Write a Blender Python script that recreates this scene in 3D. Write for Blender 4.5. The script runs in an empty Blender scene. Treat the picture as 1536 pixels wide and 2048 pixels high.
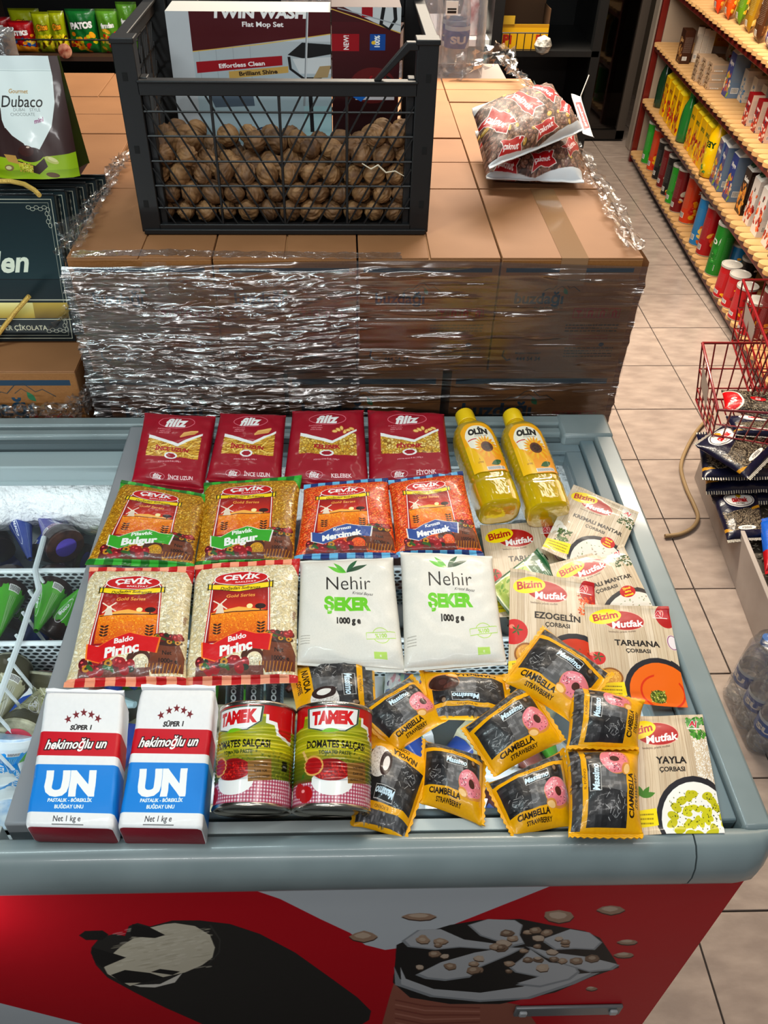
import bpy, math, random
import numpy as np
from mathutils import Vector, Matrix, Euler

# ---------------------------------------------------------------- camera
SC = bpy.context.scene
COL = SC.collection
PITCH, YAW, ROLL, CX, FPX = math.radians(41.818), math.radians(1.794), math.radians(.8227), 726.43, 1652.2
CAM = Vector((0, 0, 1.75))
_f = Vector((math.sin(YAW) * math.cos(PITCH), math.cos(YAW) * math.cos(PITCH), -math.sin(PITCH)))
_r = Vector((math.cos(YAW), -math.sin(YAW), 0))
_u = _r.cross(_f)
_R = _r * math.cos(ROLL) + _u * math.sin(ROLL)
_U = _u * math.cos(ROLL) - _r * math.sin(ROLL)
cd = bpy.data.cameras.new('camera')
cam = bpy.data.objects.new('camera', cd)
COL.objects.link(cam)
m = Matrix((_R, _U, -_f)).transposed().to_4x4()
m.translation = CAM
cam.matrix_world = m
cd.sensor_width = 36
cd.sensor_fit = 'AUTO'
cd.lens = FPX / 2048 * 36
cd.shift_x = (768 - CX) / 2048
cd.clip_start = .02
SC.camera = cam


def at(px, py, x=None, y=None, z=None):
    """point of a real plane (x=, y= or z=) seen at a pixel of the 1536x2048 photograph"""
    d = _R * ((px - CX) / FPX) + _U * ((1024 - py) / FPX) + _f
    if z is not None:
        t = (z - CAM.z) / d.z
    elif y is not None:
        t = (y - CAM.y) / d.y
    else:
        t = (x - CAM.x) / d.x
    return CAM + d * t


# ---------------------------------------------------------------- world, lights, exposure
W = bpy.data.worlds.new('world')
SC.world = W
W.use_nodes = True
W.node_tree.nodes['Background'].inputs[0].default_value = (.92, .95, 1, 1)
W.node_tree.nodes['Background'].inputs[1].default_value = .13


def area(name, loc, target, sx, sy, power, col):
    l = bpy.data.lights.new(name, 'AREA')
    l.shape = 'RECTANGLE'
    l.size, l.size_y, l.energy, l.color = sx, sy, power, col
    o = bpy.data.objects.new(name, l)
    COL.objects.link(o)
    o.location = loc
    o.rotation_euler = (Vector(target) - Vector(loc)).to_track_quat('-Z', 'Y').to_euler()
    return o


# tube lights on the ceiling: one row over the freezer, one over the aisle; added fills noted
area('ceiling_light', (-.75, .55, 2.75), (-.1, .95, .8), .07, 1.3, 19, (.80, .98, 1))
area('ceiling_light', (.45, .1, 2.75), (.2, .9, .8), 1.2, .10, 10, (1, .98, .94))
area('ceiling_light', (.35, 1.6, 2.8), (.3, 1.7, 0), .10, 1.2, 5, (1, .95, .86))
area('ceiling_light', (-.5, -1.6, 2.7), (-.1, .6, .6), 1.4, .08, 24, (1, .99, .97))  # added behind the camera to brighten the red front
area('aisle_light', (.85, 3.1, 2.55), (1.70, 3.3, .35), .3, 2.0, 190, (1, .87, .70))
area('aisle_light', (.7, 2.6, 2.7), (1.2, 2.2, 0), .25, 1.0, 9, (1, .88, .74))
area('freezer_fill', (-.85, .50, .775), (-.7, .9, .62), .7, .02, 9, (.94, .99, 1))  # added fill under the front rim, brightens the cones; no fitted lamp
area('freezer_fill', (.05, .50, .79), (.05, .9, .60), .8, .02, 3, (.94, .99, 1))  # second added fill, brightens the packs below the right lid
area('back_light', (-.8, 2.4, 2.6), (-1.0, 3.4, .9), .8, .2, 12, (1, .96, .9))
SC.view_settings.view_transform = 'Standard'
SC.view_settings.look = 'None'
SC.view_settings.exposure = 0.0
SC.view_settings.gamma = 1.0
SC.view_settings.use_curve_mapping = False
SC.cycles.max_bounces = 8
SC.cycles.transparent_max_bounces = 12
SC.cycles.transmission_bounces = 8
SC.cycles.use_denoising = True
SC.cycles.caustics_reflective = False
SC.cycles.caustics_refractive = False
SC.cycles.sample_clamp_indirect = 4
rnd = random.Random(7)


# ---------------------------------------------------------------- colour + art raster
def hx(c):
    if isinstance(c, str):
        c = c.lstrip('#')
        if len(c) == 3:
            c = ''.join(q * 2 for q in c)
        return tuple(int(c[i:i + 2], 16) / 255 for i in (0, 2, 4))
    return c


def lin(c):
    return tuple(v / 12.92 if v <= .04045 else ((v + .055) / 1.055) ** 2.4 for v in hx(c))


_txt = {}


def glyphs(s, bold):
    k = (s, round(bold, 3))
    if k not in _txt:
        cu = bpy.data.curves.new('t', 'FONT')
        cu.body = s
        cu.size = 1
        cu.offset = bold
        cu.align_x = 'CENTER'
        cu.resolution_u = 3
        ob = bpy.data.objects.new('t', cu)
        me = ob.to_mesh()
        v = np.array([q.co[:2] for q in me.vertices], float).reshape(-1, 2)
        me.calc_loop_triangles()
        t = np.array([q.vertices[:] for q in me.loop_triangles], int).reshape(-1, 3)
        ob.to_mesh_clear()
        bpy.data.objects.remove(ob)
        bpy.data.curves.remove(cu)
        _txt[k] = (v, t)
    return _txt[k]


class Art:
    """flat print: width w, height h in design units, y runs down, k pixels per unit"""

    def __init__(s, w, h, bg, k=4.0):
        s.w, s.h, s.k = w, h, k
        s.W, s.H = int(round(w * k)), int(round(h * k))
        s.a = np.empty((s.H, s.W, 3), np.float32)
        s.a[:] = hx(bg)
        s.map = None

    def _pt(s, p):
        p = np.asarray(p, float)
        if s.map is not None:
            p = np.array([s.map(*q) for q in p])
        return p * s.k

    def blend(s, x0, y0, m, c, al=1.0):
        h, w = m.shape
        a0, b0 = max(0, -y0), max(0, -x0)
        a1, b1 = min(h, s.H - y0), min(w, s.W - x0)
        if a1 <= a0 or b1 <= b0:
            return
        mm = (m[a0:a1, b0:b1] * al)[..., None].astype(np.float32)
        r = s.a[y0 + a0:y0 + a1, x0 + b0:x0 + b1]
        c = np.asarray(hx(c) if not isinstance(c, np.ndarray) else c, np.float32)
        if c.ndim == 3:
            c = c[a0:a1, b0:b1]
        r += (c - r) * mm

    def mask(s, p, ss=3):
        p = s._pt(p)
        x0, y0 = np.floor(p.min(0)).astype(int) - 1
        x1, y1 = np.ceil(p.max(0)).astype(int) + 1
        x0, y0 = max(x0, -2), max(y0, -2)
        x1, y1 = min(x1, s.W + 2), min(y1, s.H + 2)
        if x1 <= x0 or y1 <= y0:
            return None
        nx, ny = (x1 - x0) * ss, (y1 - y0) * ss
        X = x0 + (np.arange(nx) + .5) / ss
        Y = y0 + (np.arange(ny) + .5) / ss
        cnt = np.zeros((ny, nx + 1), np.int16)
        q = np.roll(p, -1, 0)
        for (ax, ay), (bx, by) in zip(p, q):
            if ay == by:
                continue
            lo, hi = (ay, by) if ay < by else (by, ay)
            i0 = max(0, int(math.ceil((lo - y0) * ss - .5)))
            i1 = min(ny, int(math.ceil((hi - y0) * ss - .5)))
            if i1 <= i0:
                continue
            yy = Y[i0:i1]
            xx = ax + (yy - ay) * (bx - ax) / (by - ay)
            j = np.clip(np.ceil((xx - x0) * ss - .5).astype(int), 0, nx)
            np.add.at(cnt, (np.arange(i0, i1), j), 1)
        ins = (np.cumsum(cnt, 1)[:, :nx] & 1).astype(np.float32)
        return x0, y0, ins.reshape(y1 - y0, ss, x1 - x0, ss).mean((1, 3))

    def poly(s, p, c, al=1.0):
        r = s.mask(p)
        if r:
            s.blend(r[0], r[1], r[2], c, al)
        return s

    def rect(s, x0, y0, x1, y1, c, al=1.0):
        return s.poly([(x0, y0), (x1, y0), (x1, y1), (x0, y1)], c, al)

    def ell(s, cx, cy, rx, ry, c, rot=0, al=1.0, n=28):
        a = np.linspace(0, 2 * math.pi, n, endpoint=False)
        cr, sr = math.cos(math.radians(rot)), math.sin(math.radians(rot))
        x, y = rx * np.cos(a), ry * np.sin(a)
        return s.poly(np.c_[cx + x * cr - y * sr, cy + x * sr + y * cr], c, al)

    def ring(s, cx, cy, rx, ry, wd, c, rot=0):
        return s.line([(cx + rx * math.cos(t) * math.cos(math.radians(rot)) - ry * math.sin(t) * math.sin(math.radians(rot)),
                        cy + rx * math.cos(t) * math.sin(math.radians(rot)) + ry * math.sin(t) * math.cos(math.radians(rot)))
                       for t in np.linspace(0, 2 * math.pi, 33)], wd, c)

    def line(s, p, wd, c, al=1.0):
        p = np.asarray(p, float)
        d = np.gradient(p, axis=0)
        n = np.c_[-d[:, 1], d[:, 0]]
        n /= np.maximum(np.linalg.norm(n, axis=1), 1e-9)[:, None]
        w = np.asarray(wd, float) * .5
        n = n * (w[:, None] if w.ndim else w)
        return s.poly(np.r_[p + n, (p - n)[::-1]], c, al)

    def grad(s, x0, y0, x1, y1, c0, c1):
        a, b = np.array(hx(c0)), np.array(hx(c1))
        (j0, i0), (j1, i1) = [(int(round(q[0])), int(round(q[1]))) for q in s._pt([(x0, y0), (x1, y1)])]
        i0, j0 = max(0, i0), max(0, j0)
        i1, j1 = min(s.H, i1), min(s.W, j1)
        t = np.linspace(0, 1, max(1, i1 - i0))[:, None, None]
        s.a[i0:i1, j0:j1] = a + (b - a) * t
        return s

    def text(s, t, cx, cy, size, c, bold=0.0, shear=0.0, rot=0, sx=1.0, out=None, arc=0.0, al=1.0):
        """cy is the middle of the capitals"""
        if out:
            s.text(t, cx, cy, size, out[0], bold + out[1], shear, rot, sx, None, arc)
        v, tr = glyphs(t, bold)
        if not len(tr):
            return s
        v = v - np.array([0, .36])
        x = (v[:, 0] + v[:, 1] * shear) * sx * size
        y = -v[:, 1] * size - arc * ((v[:, 0] * sx * size) ** 2) * -1
        cr, sr = math.cos(math.radians(rot)), math.sin(math.radians(rot))
        P = s._pt(np.c_[cx + x * cr - y * sr, cy + x * sr + y * cr])
        ss = 3
        x0, y0 = np.floor(P.min(0)).astype(int) - 1
        x1, y1 = np.ceil(P.max(0)).astype(int) + 2
        if x1 - x0 > 4000 or y1 - y0 > 4000 or x1 < 0 or y1 < 0 or x0 > s.W or y0 > s.H:
            return s
        M = np.zeros(((y1 - y0) * ss, (x1 - x0) * ss), bool)
        Q = (P - (x0, y0)) * ss - .5
        for a, b, d in Q[tr]:
            i0, i1 = int(min(a[1], b[1], d[1])), int(max(a[1], b[1], d[1])) + 2
            j0, j1 = int(min(a[0], b[0], d[0])), int(max(a[0], b[0], d[0])) + 2
            yy = np.arange(i0, i1)[:, None]
            xx = np.arange(j0, j1)[None]
            e = [(q[0] - p[0]) * (yy - p[1]) - (q[1] - p[1]) * (xx - p[0]) for p, q in ((a, b), (b, d), (d, a))]
            mn = np.minimum(np.minimum(e[0], e[1]), e[2])
            mx = np.maximum(np.maximum(e[0], e[1]), e[2])
            M[i0:i1, j0:j1] |= (mn >= -1e-6) | (mx <= 1e-6)
        m = M.reshape(y1 - y0, ss, x1 - x0, ss).mean((1, 3))
        s.blend(x0, y0, m, c, al)
        return s

    def grains(s, n, rx, ry, pal, seed, box=None, hi=.25, dark=.35):  # every grain gets a painted shade below and a painted glint
        r = random.Random(seed)
        x0, y0, x1, y1 = box or (0, 0, s.w, s.h)
        pal = [np.array(hx(c)) for c in pal]
        for i in range(n):
            c = pal[r.randrange(len(pal))] * r.uniform(.85, 1.1)
            x, y, t = r.uniform(x0, x1), r.uniform(y0, y1), r.uniform(0, 180)
            k = r.uniform(.8, 1.2)
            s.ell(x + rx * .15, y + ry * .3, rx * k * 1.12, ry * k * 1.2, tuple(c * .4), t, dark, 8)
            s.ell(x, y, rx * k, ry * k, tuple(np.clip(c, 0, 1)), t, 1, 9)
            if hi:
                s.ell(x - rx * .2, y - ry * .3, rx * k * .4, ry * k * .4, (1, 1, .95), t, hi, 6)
        return s

    def speck(s, n, r0, c, seed, box, al=1.0, asp=.6):
        r = random.Random(seed)
        for i in range(n):
            s.ell(r.uniform(box[0], box[2]), r.uniform(box[1], box[3]), r0 * r.uniform(.5, 1.5), r0 * asp * r.uniform(.5, 1.5),
                  c if not isinstance(c, (list, tuple)) or not isinstance(c[0], str) else c[r.randrange(len(c))], r.uniform(0, 180), al, 7)
        return s

    def lines_of_text(s, x0, y0, x1, rows, dy, hgt, c, seed=1, al=.8):
        r = random.Random(seed)
        for i in range(rows):
            x = x0
            while x < x1:
                w = r.uniform(.02, .09) * (x1 - x0)
                s.rect(x, y0 + i * dy, min(x + w, x1), y0 + i * dy + hgt, c, al)
                x += w + .015 * (x1 - x0)
        return s

    def noise(s, amp, seed=0, cell=6):
        g = np.random.default_rng(seed)
        n = g.normal(0, 1, (s.H // cell + 2, s.W // cell + 2))
        n = np.kron(n, np.ones((cell, cell)))[:s.H, :s.W]
        for ax in (0, 1):
            n = (n + np.roll(n, cell // 2, ax) + np.roll(n, -(cell // 2), ax)) / 3
        s.a += (n * amp)[..., None].astype(np.float32)
        return s

    def image(s, name):
        im = bpy.data.images.new(name, s.W, s.H)
        b = np.ones((s.H, s.W, 4), np.float32)
        p = np.clip(s.a[::-1], 0, 1)
        p = p + (p * p * (3 - 2 * p) - p) * .22                     # print inks: a little more contrast
        l = p.mean(2, keepdims=True)
        b[..., :3] = np.clip(l + (p - l) * 1.12, 0, 1) * .93
        im.pixels.foreach_set(b.ravel())
        im.update()
        im.pack()
        return im


# ---------------------------------------------------------------- materials
def pm(name, col, rough=.5, metal=0, coat=0, trans=0, ior=1.45, bump=None, var=None, emit=0, img=None, alpha=1, spec=.5, sub=0, tint=None):
    mt = bpy.data.materials.new(name)
    mt.use_nodes = True
    nt = mt.node_tree
    b = nt.nodes['Principled BSDF']
    I = b.inputs
    I['Base Color'].default_value = (*lin(col), 1)
    I['Roughness'].default_value = rough
    I['Metallic'].default_value = metal
    I['Coat Weight'].default_value = coat
    I['Coat Roughness'].default_value = .08
    I['Transmission Weight'].default_value = trans
    I['IOR'].default_value = ior
    I['Alpha'].default_value = alpha
    I['Specular IOR Level'].default_value = spec
    tc = None
    if bump or var or img:
        tc = nt.nodes.new('ShaderNodeTexCoord')
    if img:
        t = nt.nodes.new('ShaderNodeTexImage')
        t.image = img
        t.extension = 'EXTEND'
        nt.links.new(tc.outputs['UV'], t.inputs[0])
        nt.links.new(t.outputs[0], I['Base Color'])
    if var:                                           # (scale, second colour, detail, stretch)
        mp = nt.nodes.new('ShaderNodeMapping')
        mp.inputs['Scale'].default_value = var[3] if len(var) > 3 else (1, 1, 1)
        n = nt.nodes.new('ShaderNodeTexNoise')
        n.inputs['Scale'].default_value = var[0]
        n.inputs['Detail'].default_value = var[2] if len(var) > 2 else 4
        rp = nt.nodes.new('ShaderNodeValToRGB')
        rp.color_ramp.elements[0].position = .35
        rp.color_ramp.elements[1].position = .68
        rp.color_ramp.elements[0].color = (*lin(col), 1)
        rp.color_ramp.elements[1].color = (*lin(var[1]), 1)
        nt.links.new(tc.outputs['Object'], mp.inputs[0])
        nt.links.new(mp.outputs[0], n.inputs['Vector'])
        nt.links.new(n.outputs['Fac'], rp.inputs[0])
        nt.links.new(rp.outputs[0], I['Base Color'])
    if bump:                                          # (scale, strength, distance, stretch)
        mp = nt.nodes.new('ShaderNodeMapping')
        mp.inputs['Scale'].default_value = bump[3] if len(bump) > 3 else (1, 1, 1)
        n = nt.nodes.new('ShaderNodeTexNoise')
        n.inputs['Scale'].default_value = bump[0]
        n.inputs['Detail'].default_value = 3
        bp = nt.nodes.new('ShaderNodeBump')
        bp.inputs['Strength'].default_value = bump[1]
        bp.inputs['Distance'].default_value = bump[2]
        nt.links.new(tc.outputs['Object'], mp.inputs[0])
        nt.links.new(mp.outputs[0], n.inputs['Vector'])
        nt.links.new(n.outputs['Fac'], bp.inputs['Height'])
        nt.links.new(bp.outputs[0], I['Normal'])
        if coat:
            nt.links.new(bp.outputs[0], I['Coat Normal'])
    if emit:
        I['Emission Color'].default_value = (*lin(col), 1)
        I['Emission Strength'].default_value = emit
    return mt


FILM = (38, .55, .0035)          # crinkle relief of plastic film


def tm(name, art, rough=.32, coat=.35, bump=FILM, metal=0):
    return pm(name, (1, 1, 1), rough + .06, metal, coat * .45, bump=bump, img=art.image(name), spec=.35)


def film_mat(name, tint, gloss, scale, strength, dist, stretch=(1, 1, 1), base=.08, rough=.12, lo=.0):
    """clear wrapping film: see-through with wrinkled glossy relief"""
    mt = bpy.data.materials.new(name)
    mt.use_nodes = True
    nt = mt.node_tree
    nt.nodes.clear()
    o = nt.nodes.new('ShaderNodeOutputMaterial')
    tr = nt.nodes.new('ShaderNodeBsdfTransparent')
    tr.inputs[0].default_value = (*tint, 1)
    gl = nt.nodes.new('ShaderNodeBsdfGlossy')
    gl.inputs['Roughness'].default_value = rough
    gl.inputs['Color'].default_value = (1, 1, 1, 1)
    df = nt.nodes.new('ShaderNodeBsdfDiffuse')
    df.inputs[0].default_value = (.75, .78, .8, 1)
    tc = nt.nodes.new('ShaderNodeTexCoord')
    mp = nt.nodes.new('ShaderNodeMapping')
    mp.inputs['Scale'].default_value = stretch
    n = nt.nodes.new('ShaderNodeTexNoise')
    n.inputs['Scale'].default_value = scale
    n.inputs['Detail'].default_value = 4
    n.inputs['Distortion'].default_value = .6
    bp = nt.nodes.new('ShaderNodeBump')
    bp.inputs['Strength'].default_value = strength
    bp.inputs['Distance'].default_value = dist
    fr = nt.nodes.new('ShaderNodeLayerWeight')
    fr.inputs[0].default_value = .3
    ma = nt.nodes.new('ShaderNodeMath')
    ma.operation = 'MULTIPLY_ADD'
    ma.inputs[1].default_value = gloss
    ma.inputs[2].default_value = base
    ma.use_clamp = True
    m1 = nt.nodes.new('ShaderNodeMixShader')
    m2 = nt.nodes.new('ShaderNodeMixShader')
    m2.inputs[0].default_value = lo
    L = nt.links.new
    L(tc.outputs['Object'], mp.inputs[0])
    L(mp.outputs[0], n.inputs['Vector'])
    L(n.outputs['Fac'], bp.inputs['Height'])
    L(bp.outputs[0], gl.inputs['Normal'])
    L(bp.outputs[0], fr.inputs['Normal'])
    L(fr.outputs['Fresnel'], ma.inputs[0])
    L(ma.outputs[0], m1.inputs[0])
    L(tr.outputs[0], m1.inputs[1])
    L(gl.outputs[0], m1.inputs[2])
    L(m1.outputs[0], m2.inputs[1])
    L(df.outputs[0], m2.inputs[2])
    L(m2.outputs[0], o.inputs[0])
    return mt


# ---------------------------------------------------------------- mesh builder
class MB:
    def __init__(s):
        s.v, s.uv, s.f, s.m = [], [], [], []

    def add(s, vs, fs, mi=0, uvs=None):
        o = len(s.v)
        s.v += [tuple(q) for q in vs]
        s.uv += [tuple(q) for q in uvs] if uvs is not None else [(0, 0)] * len(vs)
        s.f += [tuple(i + o for i in q) for q in fs]
        s.m += [mi] * len(fs)
        return s

    def box(s, x0, x1, y0, y1, z0, z1, mi=0):
        v = [(x, y, z) for z in (z0, z1) for y in (y0, y1) for x in (x0, x1)]
        return s.add(v, [(0, 2, 3, 1), (4, 5, 7, 6), (0, 1, 5, 4), (2, 6, 7, 3), (0, 4, 6, 2), (1, 3, 7, 5)], mi)

    def quad(s, p, mi=0, uv=((0, 0), (1, 0), (1, 1), (0, 1))):
        return s.add(p, [(0, 1, 2, 3)], mi, uv)

    def slab(s, poly, z0, z1, mi=0):
        n = len(poly)
        v = [(x, y, z0) for x, y in poly] + [(x, y, z1) for x, y in poly]
        f = [tuple(range(n))[::-1], tuple(range(n, 2 * n))] + [(i, (i + 1) % n, n + (i + 1) % n, n + i) for i in range(n)]
        return s.add(v, f, mi)

    def prism(s, poly, axis, a0, a1, mi=0):
        """poly in the plane across axis ('x': (y,z); 'y': (x,z))"""
        n = len(poly)
        mk = (lambda a, p: (a, p[0], p[1])) if axis == 'x' else (lambda a, p: (p[0], a, p[1]))
        v = [mk(a0, p) for p in poly] + [mk(a1, p) for p in poly]
        f = [tuple(range(n)), tuple(range(n, 2 * n))[::-1]] + [(i, n + i, n + (i + 1) % n, (i + 1) % n) for i in range(n)]
        return s.add(v, f, mi)

    def loft(s, rings, mi=0, caps=True, uvs=None, closed=True):
        n = len(rings[0])
        v = [p for r in rings for p in r]
        f = []
        for i in range(len(rings) - 1):
            for j in range(n if closed else n - 1):
                k = (j + 1) % n
                f.append((i * n + j, i * n + k, (i + 1) * n + k, (i + 1) * n + j))
        if caps:
            f.append(tuple(range(n))[::-1])
            f.append(tuple(range((len(rings) - 1) * n, len(rings) * n)))
        return s.add(v, f, mi, uvs)

    def tube(s, pts, r, n=6, mi=0, caps=True):
        pts = [Vector(p) for p in pts]
        rings = []
        up = None
        for i, p in enumerate(pts):
            d = (pts[min(i + 1, len(pts) - 1)] - pts[max(i - 1, 0)]).normalized()
            if up is None:
                up = Vector((0, 0, 1)) if abs(d.z) < .9 else Vector((1, 0, 0))
            a = d.cross(up).normalized()
            up = a.cross(d).normalized()
            rr = r[i] if isinstance(r, (list, tuple)) else r
            rings.append([p + (a * math.cos(t) + up * math.sin(t)) * rr for t in [2 * math.pi * k / n for k in range(n)]])
        return s.loft(rings, mi, caps)

    def lathe(s, prof, n=24, mi=0, cen=(0, 0), uvf=None):
        """prof list of (r, z); uvf(angle 0..1, index)->uv"""
        rings, uv = [], []
        m = n + 1
        for i, (r, z) in enumerate(prof):
            for j in range(m):
                t = 2 * math.pi * j / n
                uv.append(uvf(j / n, i) if uvf else (0, 0))
            rings.append([(cen[0] + r * math.cos(2 * math.pi * j / n), cen[1] + r * math.sin(2 * math.pi * j / n), z) for j in range(m)])
        s.loft(rings, mi, False, uv, closed=False)
        return s

    def xf(s, M, start=0):
        s.v[start:] = [tuple(M @ Vector(q)) for q in s.v[start:]]
        return s

    def build(s, name, mats, parent=None, smooth=40, bevel=0, link=True):
        me = bpy.data.meshes.new(name)
        me.from_pydata(s.v, [], s.f)
        uvl = me.uv_layers.new(name='UVMap')
        li = np.empty(len(me.loops), np.int32)
        me.loops.foreach_get('vertex_index', li)
        uvl.data.foreach_set('uv', np.asarray(s.uv, np.float32)[li].ravel())
        for mt in (mats if isinstance(mats, (list, tuple)) else [mats]):
            me.materials.append(mt)
        me.polygons.foreach_set('material_index', s.m)
        if smooth:
            me.polygons.foreach_set('use_smooth', [True] * len(me.polygons))
            me.set_sharp_from_angle(angle=math.radians(smooth))
        me.update()
        ob = bpy.data.objects.new(name, me)
        COL.objects.link(ob)
        if parent is not None:
            ob.parent = parent
        if bevel:
            md = ob.modifiers.new('edge', 'BEVEL')
            md.width = bevel
            md.segments = 2
            md.limit_method = 'ANGLE'
            md.angle_limit = math.radians(50)
        return ob


def tag(o, label=None, cat=None, group=None, kind=None):
    for k, v in (('label', label), ('category', cat), ('group', group), ('kind', kind)):
        if v:
            o[k] = v
    return o


def empty(name, loc=(0, 0, 0), rz=0, label=None, cat=None, group=None, kind=None):
    o = bpy.data.objects.new(name, None)
    o.empty_display_size = .05
    COL.objects.link(o)
    o.location = loc
    o.rotation_euler = (0, 0, rz)
    return tag(o, label, cat, group, kind)


def dup(root, loc=None, rot=None, label=None, group=None, parent=None, sub=False):
    r = root.copy()
    COL.objects.link(r)
    if not sub:
        if loc is not None:
            r.location = loc
        if rot is not None:
            r.rotation_euler = rot
        if label:
            r['label'] = label
        if group:
            r['group'] = group
    if parent is not None:
        r.parent = parent
        r.matrix_parent_inverse = root.matrix_parent_inverse
    for ch in [c for c in bpy.data.objects if c.parent == root]:
        dup(ch, parent=r, sub=True)
    return r


def frame(TL, TR, BR, BL):
    """rigid frame through four seen corners: origin, matrix, local corner xy"""
    O = (TL + TR + BR + BL) / 4
    ex = ((TR - TL) + (BR - BL)).normalized()
    ey = ((TL - BL) + (TR - BR))
    ey = (ey - ex * ey.dot(ex)).normalized()
    ez = ex.cross(ey)
    M = Matrix((ex, ey, ez)).transposed().to_4x4()
    M.translation = O
    Mi = M.inverted()
    return O, M, [(Mi @ p).xy for p in (TL, TR, BR, BL)]


def wrinkle(X, Y, seed, amp, f0=25):
    g = np.random.default_rng(seed)
    z = np.zeros_like(X)
    for i in range(7):
        th = g.uniform(0, math.pi)
        f = f0 * g.uniform(1, 4.5)
        ph = g.uniform(0, 6.3)
        w = np.sin((X * math.cos(th) + Y * math.sin(th)) * f + ph + 1.5 * np.sin(Y * f * .37 + ph * 2))
        z += (1 - np.abs(w)) ** 2 * g.uniform(.3, 1) * (25 / f) ** .5
    return z * amp


def pack(name, label, cat, group, px, zt, zb, up, dn, mat, nx=26, ny=34, a=3.0, b=.45, seal=.05, wamp=.0012, seed=0,
         pinch=.03, zig=0.0, vt=0.0, extra=None, bodyname='bag', sealname='seal', uvrot=False):
    """filled film bag laid through four seen corners (TL TR BR BL of its print); z* = height of its side seam"""
    P = [at(q[0], q[1], z=(zt if i < 2 else zb)) for i, q in enumerate(px)]
    if uvrot:                       # the seams are at the left and right end of the print
        P = [P[1], P[2], P[3], P[0]]
    O, M, C = frame(*P)
    root = empty(name, label=label, cat=cat, group=group)
    root.matrix_world = M
    su = np.linspace(-1, 1, nx)
    su = .5 * su + .5 * np.sin(math.pi / 2 * su)
    sv = np.linspace(-1, 1, ny)
    sv = .5 * sv + .5 * np.sin(math.pi / 2 * sv)
    U, V = np.meshgrid(su, np.concatenate([[-1], sv * (1 - seal * 2), [1]]) if seal else sv)
    ny2 = U.shape[0]
    vb = np.clip(np.abs(V) / (1 - 2 * seal), 0, 1)
    prof = np.clip(1 - np.abs(U) ** a, 0, 1) ** b * np.clip(1 - vb ** a, 0, 1) ** b
    Us = U * (1 - pinch * (1 - vb ** 4))
    s, t = (Us + 1) / 2, (V + 1) / 2
    c = [np.array(q) for q in C]
    X = (1 - t) * ((1 - s) * c[3][0] + s * c[2][0]) + t * ((1 - s) * c[0][0] + s * c[1][0])
    Y = (1 - t) * ((1 - s) * c[3][1] + s * c[2][1]) + t * ((1 - s) * c[0][1] + s * c[1][1])
    if zig:
        Y += zig * np.where(np.arange(nx) % 2, 1, -1)[None] * (np.abs(V) > .999)
    w = wrinkle(X, Y, seed, wamp) * (.25 + .75 * np.minimum(1, prof * 2))
    Zt = up * prof + w + .0004
    if extra:
        Zt = Zt + extra(U, V) * prof
    Zb = -dn * prof - .0004
    wav = wrinkle(X, Y, seed + 50, .002, 12) * (vb >= 1)
    Zt, Zb = Zt + wav, Zb + wav

    def sub(r0, r1, nm):
        mb = MB()
        R = range(r0, r1 + 1)
        uv = [((V[i, j] + 1) / 2, (1 - U[i, j]) / 2) if uvrot else ((U[i, j] + 1) / 2, min(1, (V[i, j] + 1) / 2 * (1 + vt))) for i in R for j in range(nx)]
        n = len(R)
        fs = [(i * nx + j, i * nx + j + 1, (i + 1) * nx + j + 1, (i + 1) * nx + j) for i in range(n - 1) for j in range(nx - 1)]
        mb.add([(X[i, j], Y[i, j], Zt[i, j]) for i in R for j in range(nx)], fs, 0, uv)
        k = n * nx
        mb.v += [(X[i, j], Y[i, j], Zb[i, j]) for i in R for j in range(nx)]
        mb.uv += uv
        f2 = [tuple(q + k for q in f[::-1]) for f in fs]
        for i in range(n - 1):
            f2.append((i * nx, (i + 1) * nx, k + (i + 1) * nx, k + i * nx))
            f2.append((i * nx + nx - 1, k + i * nx + nx - 1, k + (i + 1) * nx + nx - 1, (i + 1) * nx + nx - 1))
        for j in range(nx - 1):
            f2.append((j, k + j, k + j + 1, j + 1))
            e = (n - 1) * nx + j
            f2.append((e, e + 1, k + e + 1, k + e))
        mb.f += f2
        mb.m += [0] * len(f2)
        return mb.build(nm, mat, root, smooth=70)
    if seal:
        sub(1, ny2 - 2, bodyname)
        sub(0, 1, sealname)
        sub(ny2 - 2, ny2 - 1, sealname)
    else:
        o = sub(0, ny2 - 1, bodyname)
    return root


def rrect(w, h, r, n=4, cx=0, cz=0):
    """rounded rectangle outline (x,z) counter-clockwise"""
    out = []
    for sx, sz, a0 in ((1, 1, 0), (-1, 1, 90), (-1, -1, 180), (1, -1, 270)):
        for i in range(n + 1):
            t = math.radians(a0 + 90 * i / n)
            out.append((cx + sx * (w / 2 - r) + r * math.cos(t), cz + sz * (h / 2 - r) + r * math.sin(t)))
    return out
# ================================================================ printed designs
WHT, BLK = '#f4f4f2', '#161412'


def veg(a, x0, y0, w, seed, sc=1.0):
    r = random.Random(seed)
    for i in range(26):
        x, y = x0 + r.uniform(0, w), y0 + r.uniform(-4, 4) * sc
        k = r.random()
        if k < .5:
            a.ell(x, y, 4 * sc, 3.4 * sc, '#8e0f1a' if k < .3 else '#5d0c16', r.uniform(0, 90))
            a.ell(x - 1 * sc, y - 1 * sc, 1.1 * sc, .8 * sc, '#e06060')
        elif k < .7:
            a.ell(x, y, 3 * sc, 2 * sc, '#1c2a12')
        elif k < .88:
            a.ell(x, y, 3 * sc, 2.6 * sc, '#b9821d')
            a.ell(x, y, 1.2 * sc, 1 * sc, '#3a1a08')
        else:
            a.ell(x, y, 3.5 * sc, 1.4 * sc, '#2f5a1c', r.uniform(0, 180))


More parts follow.
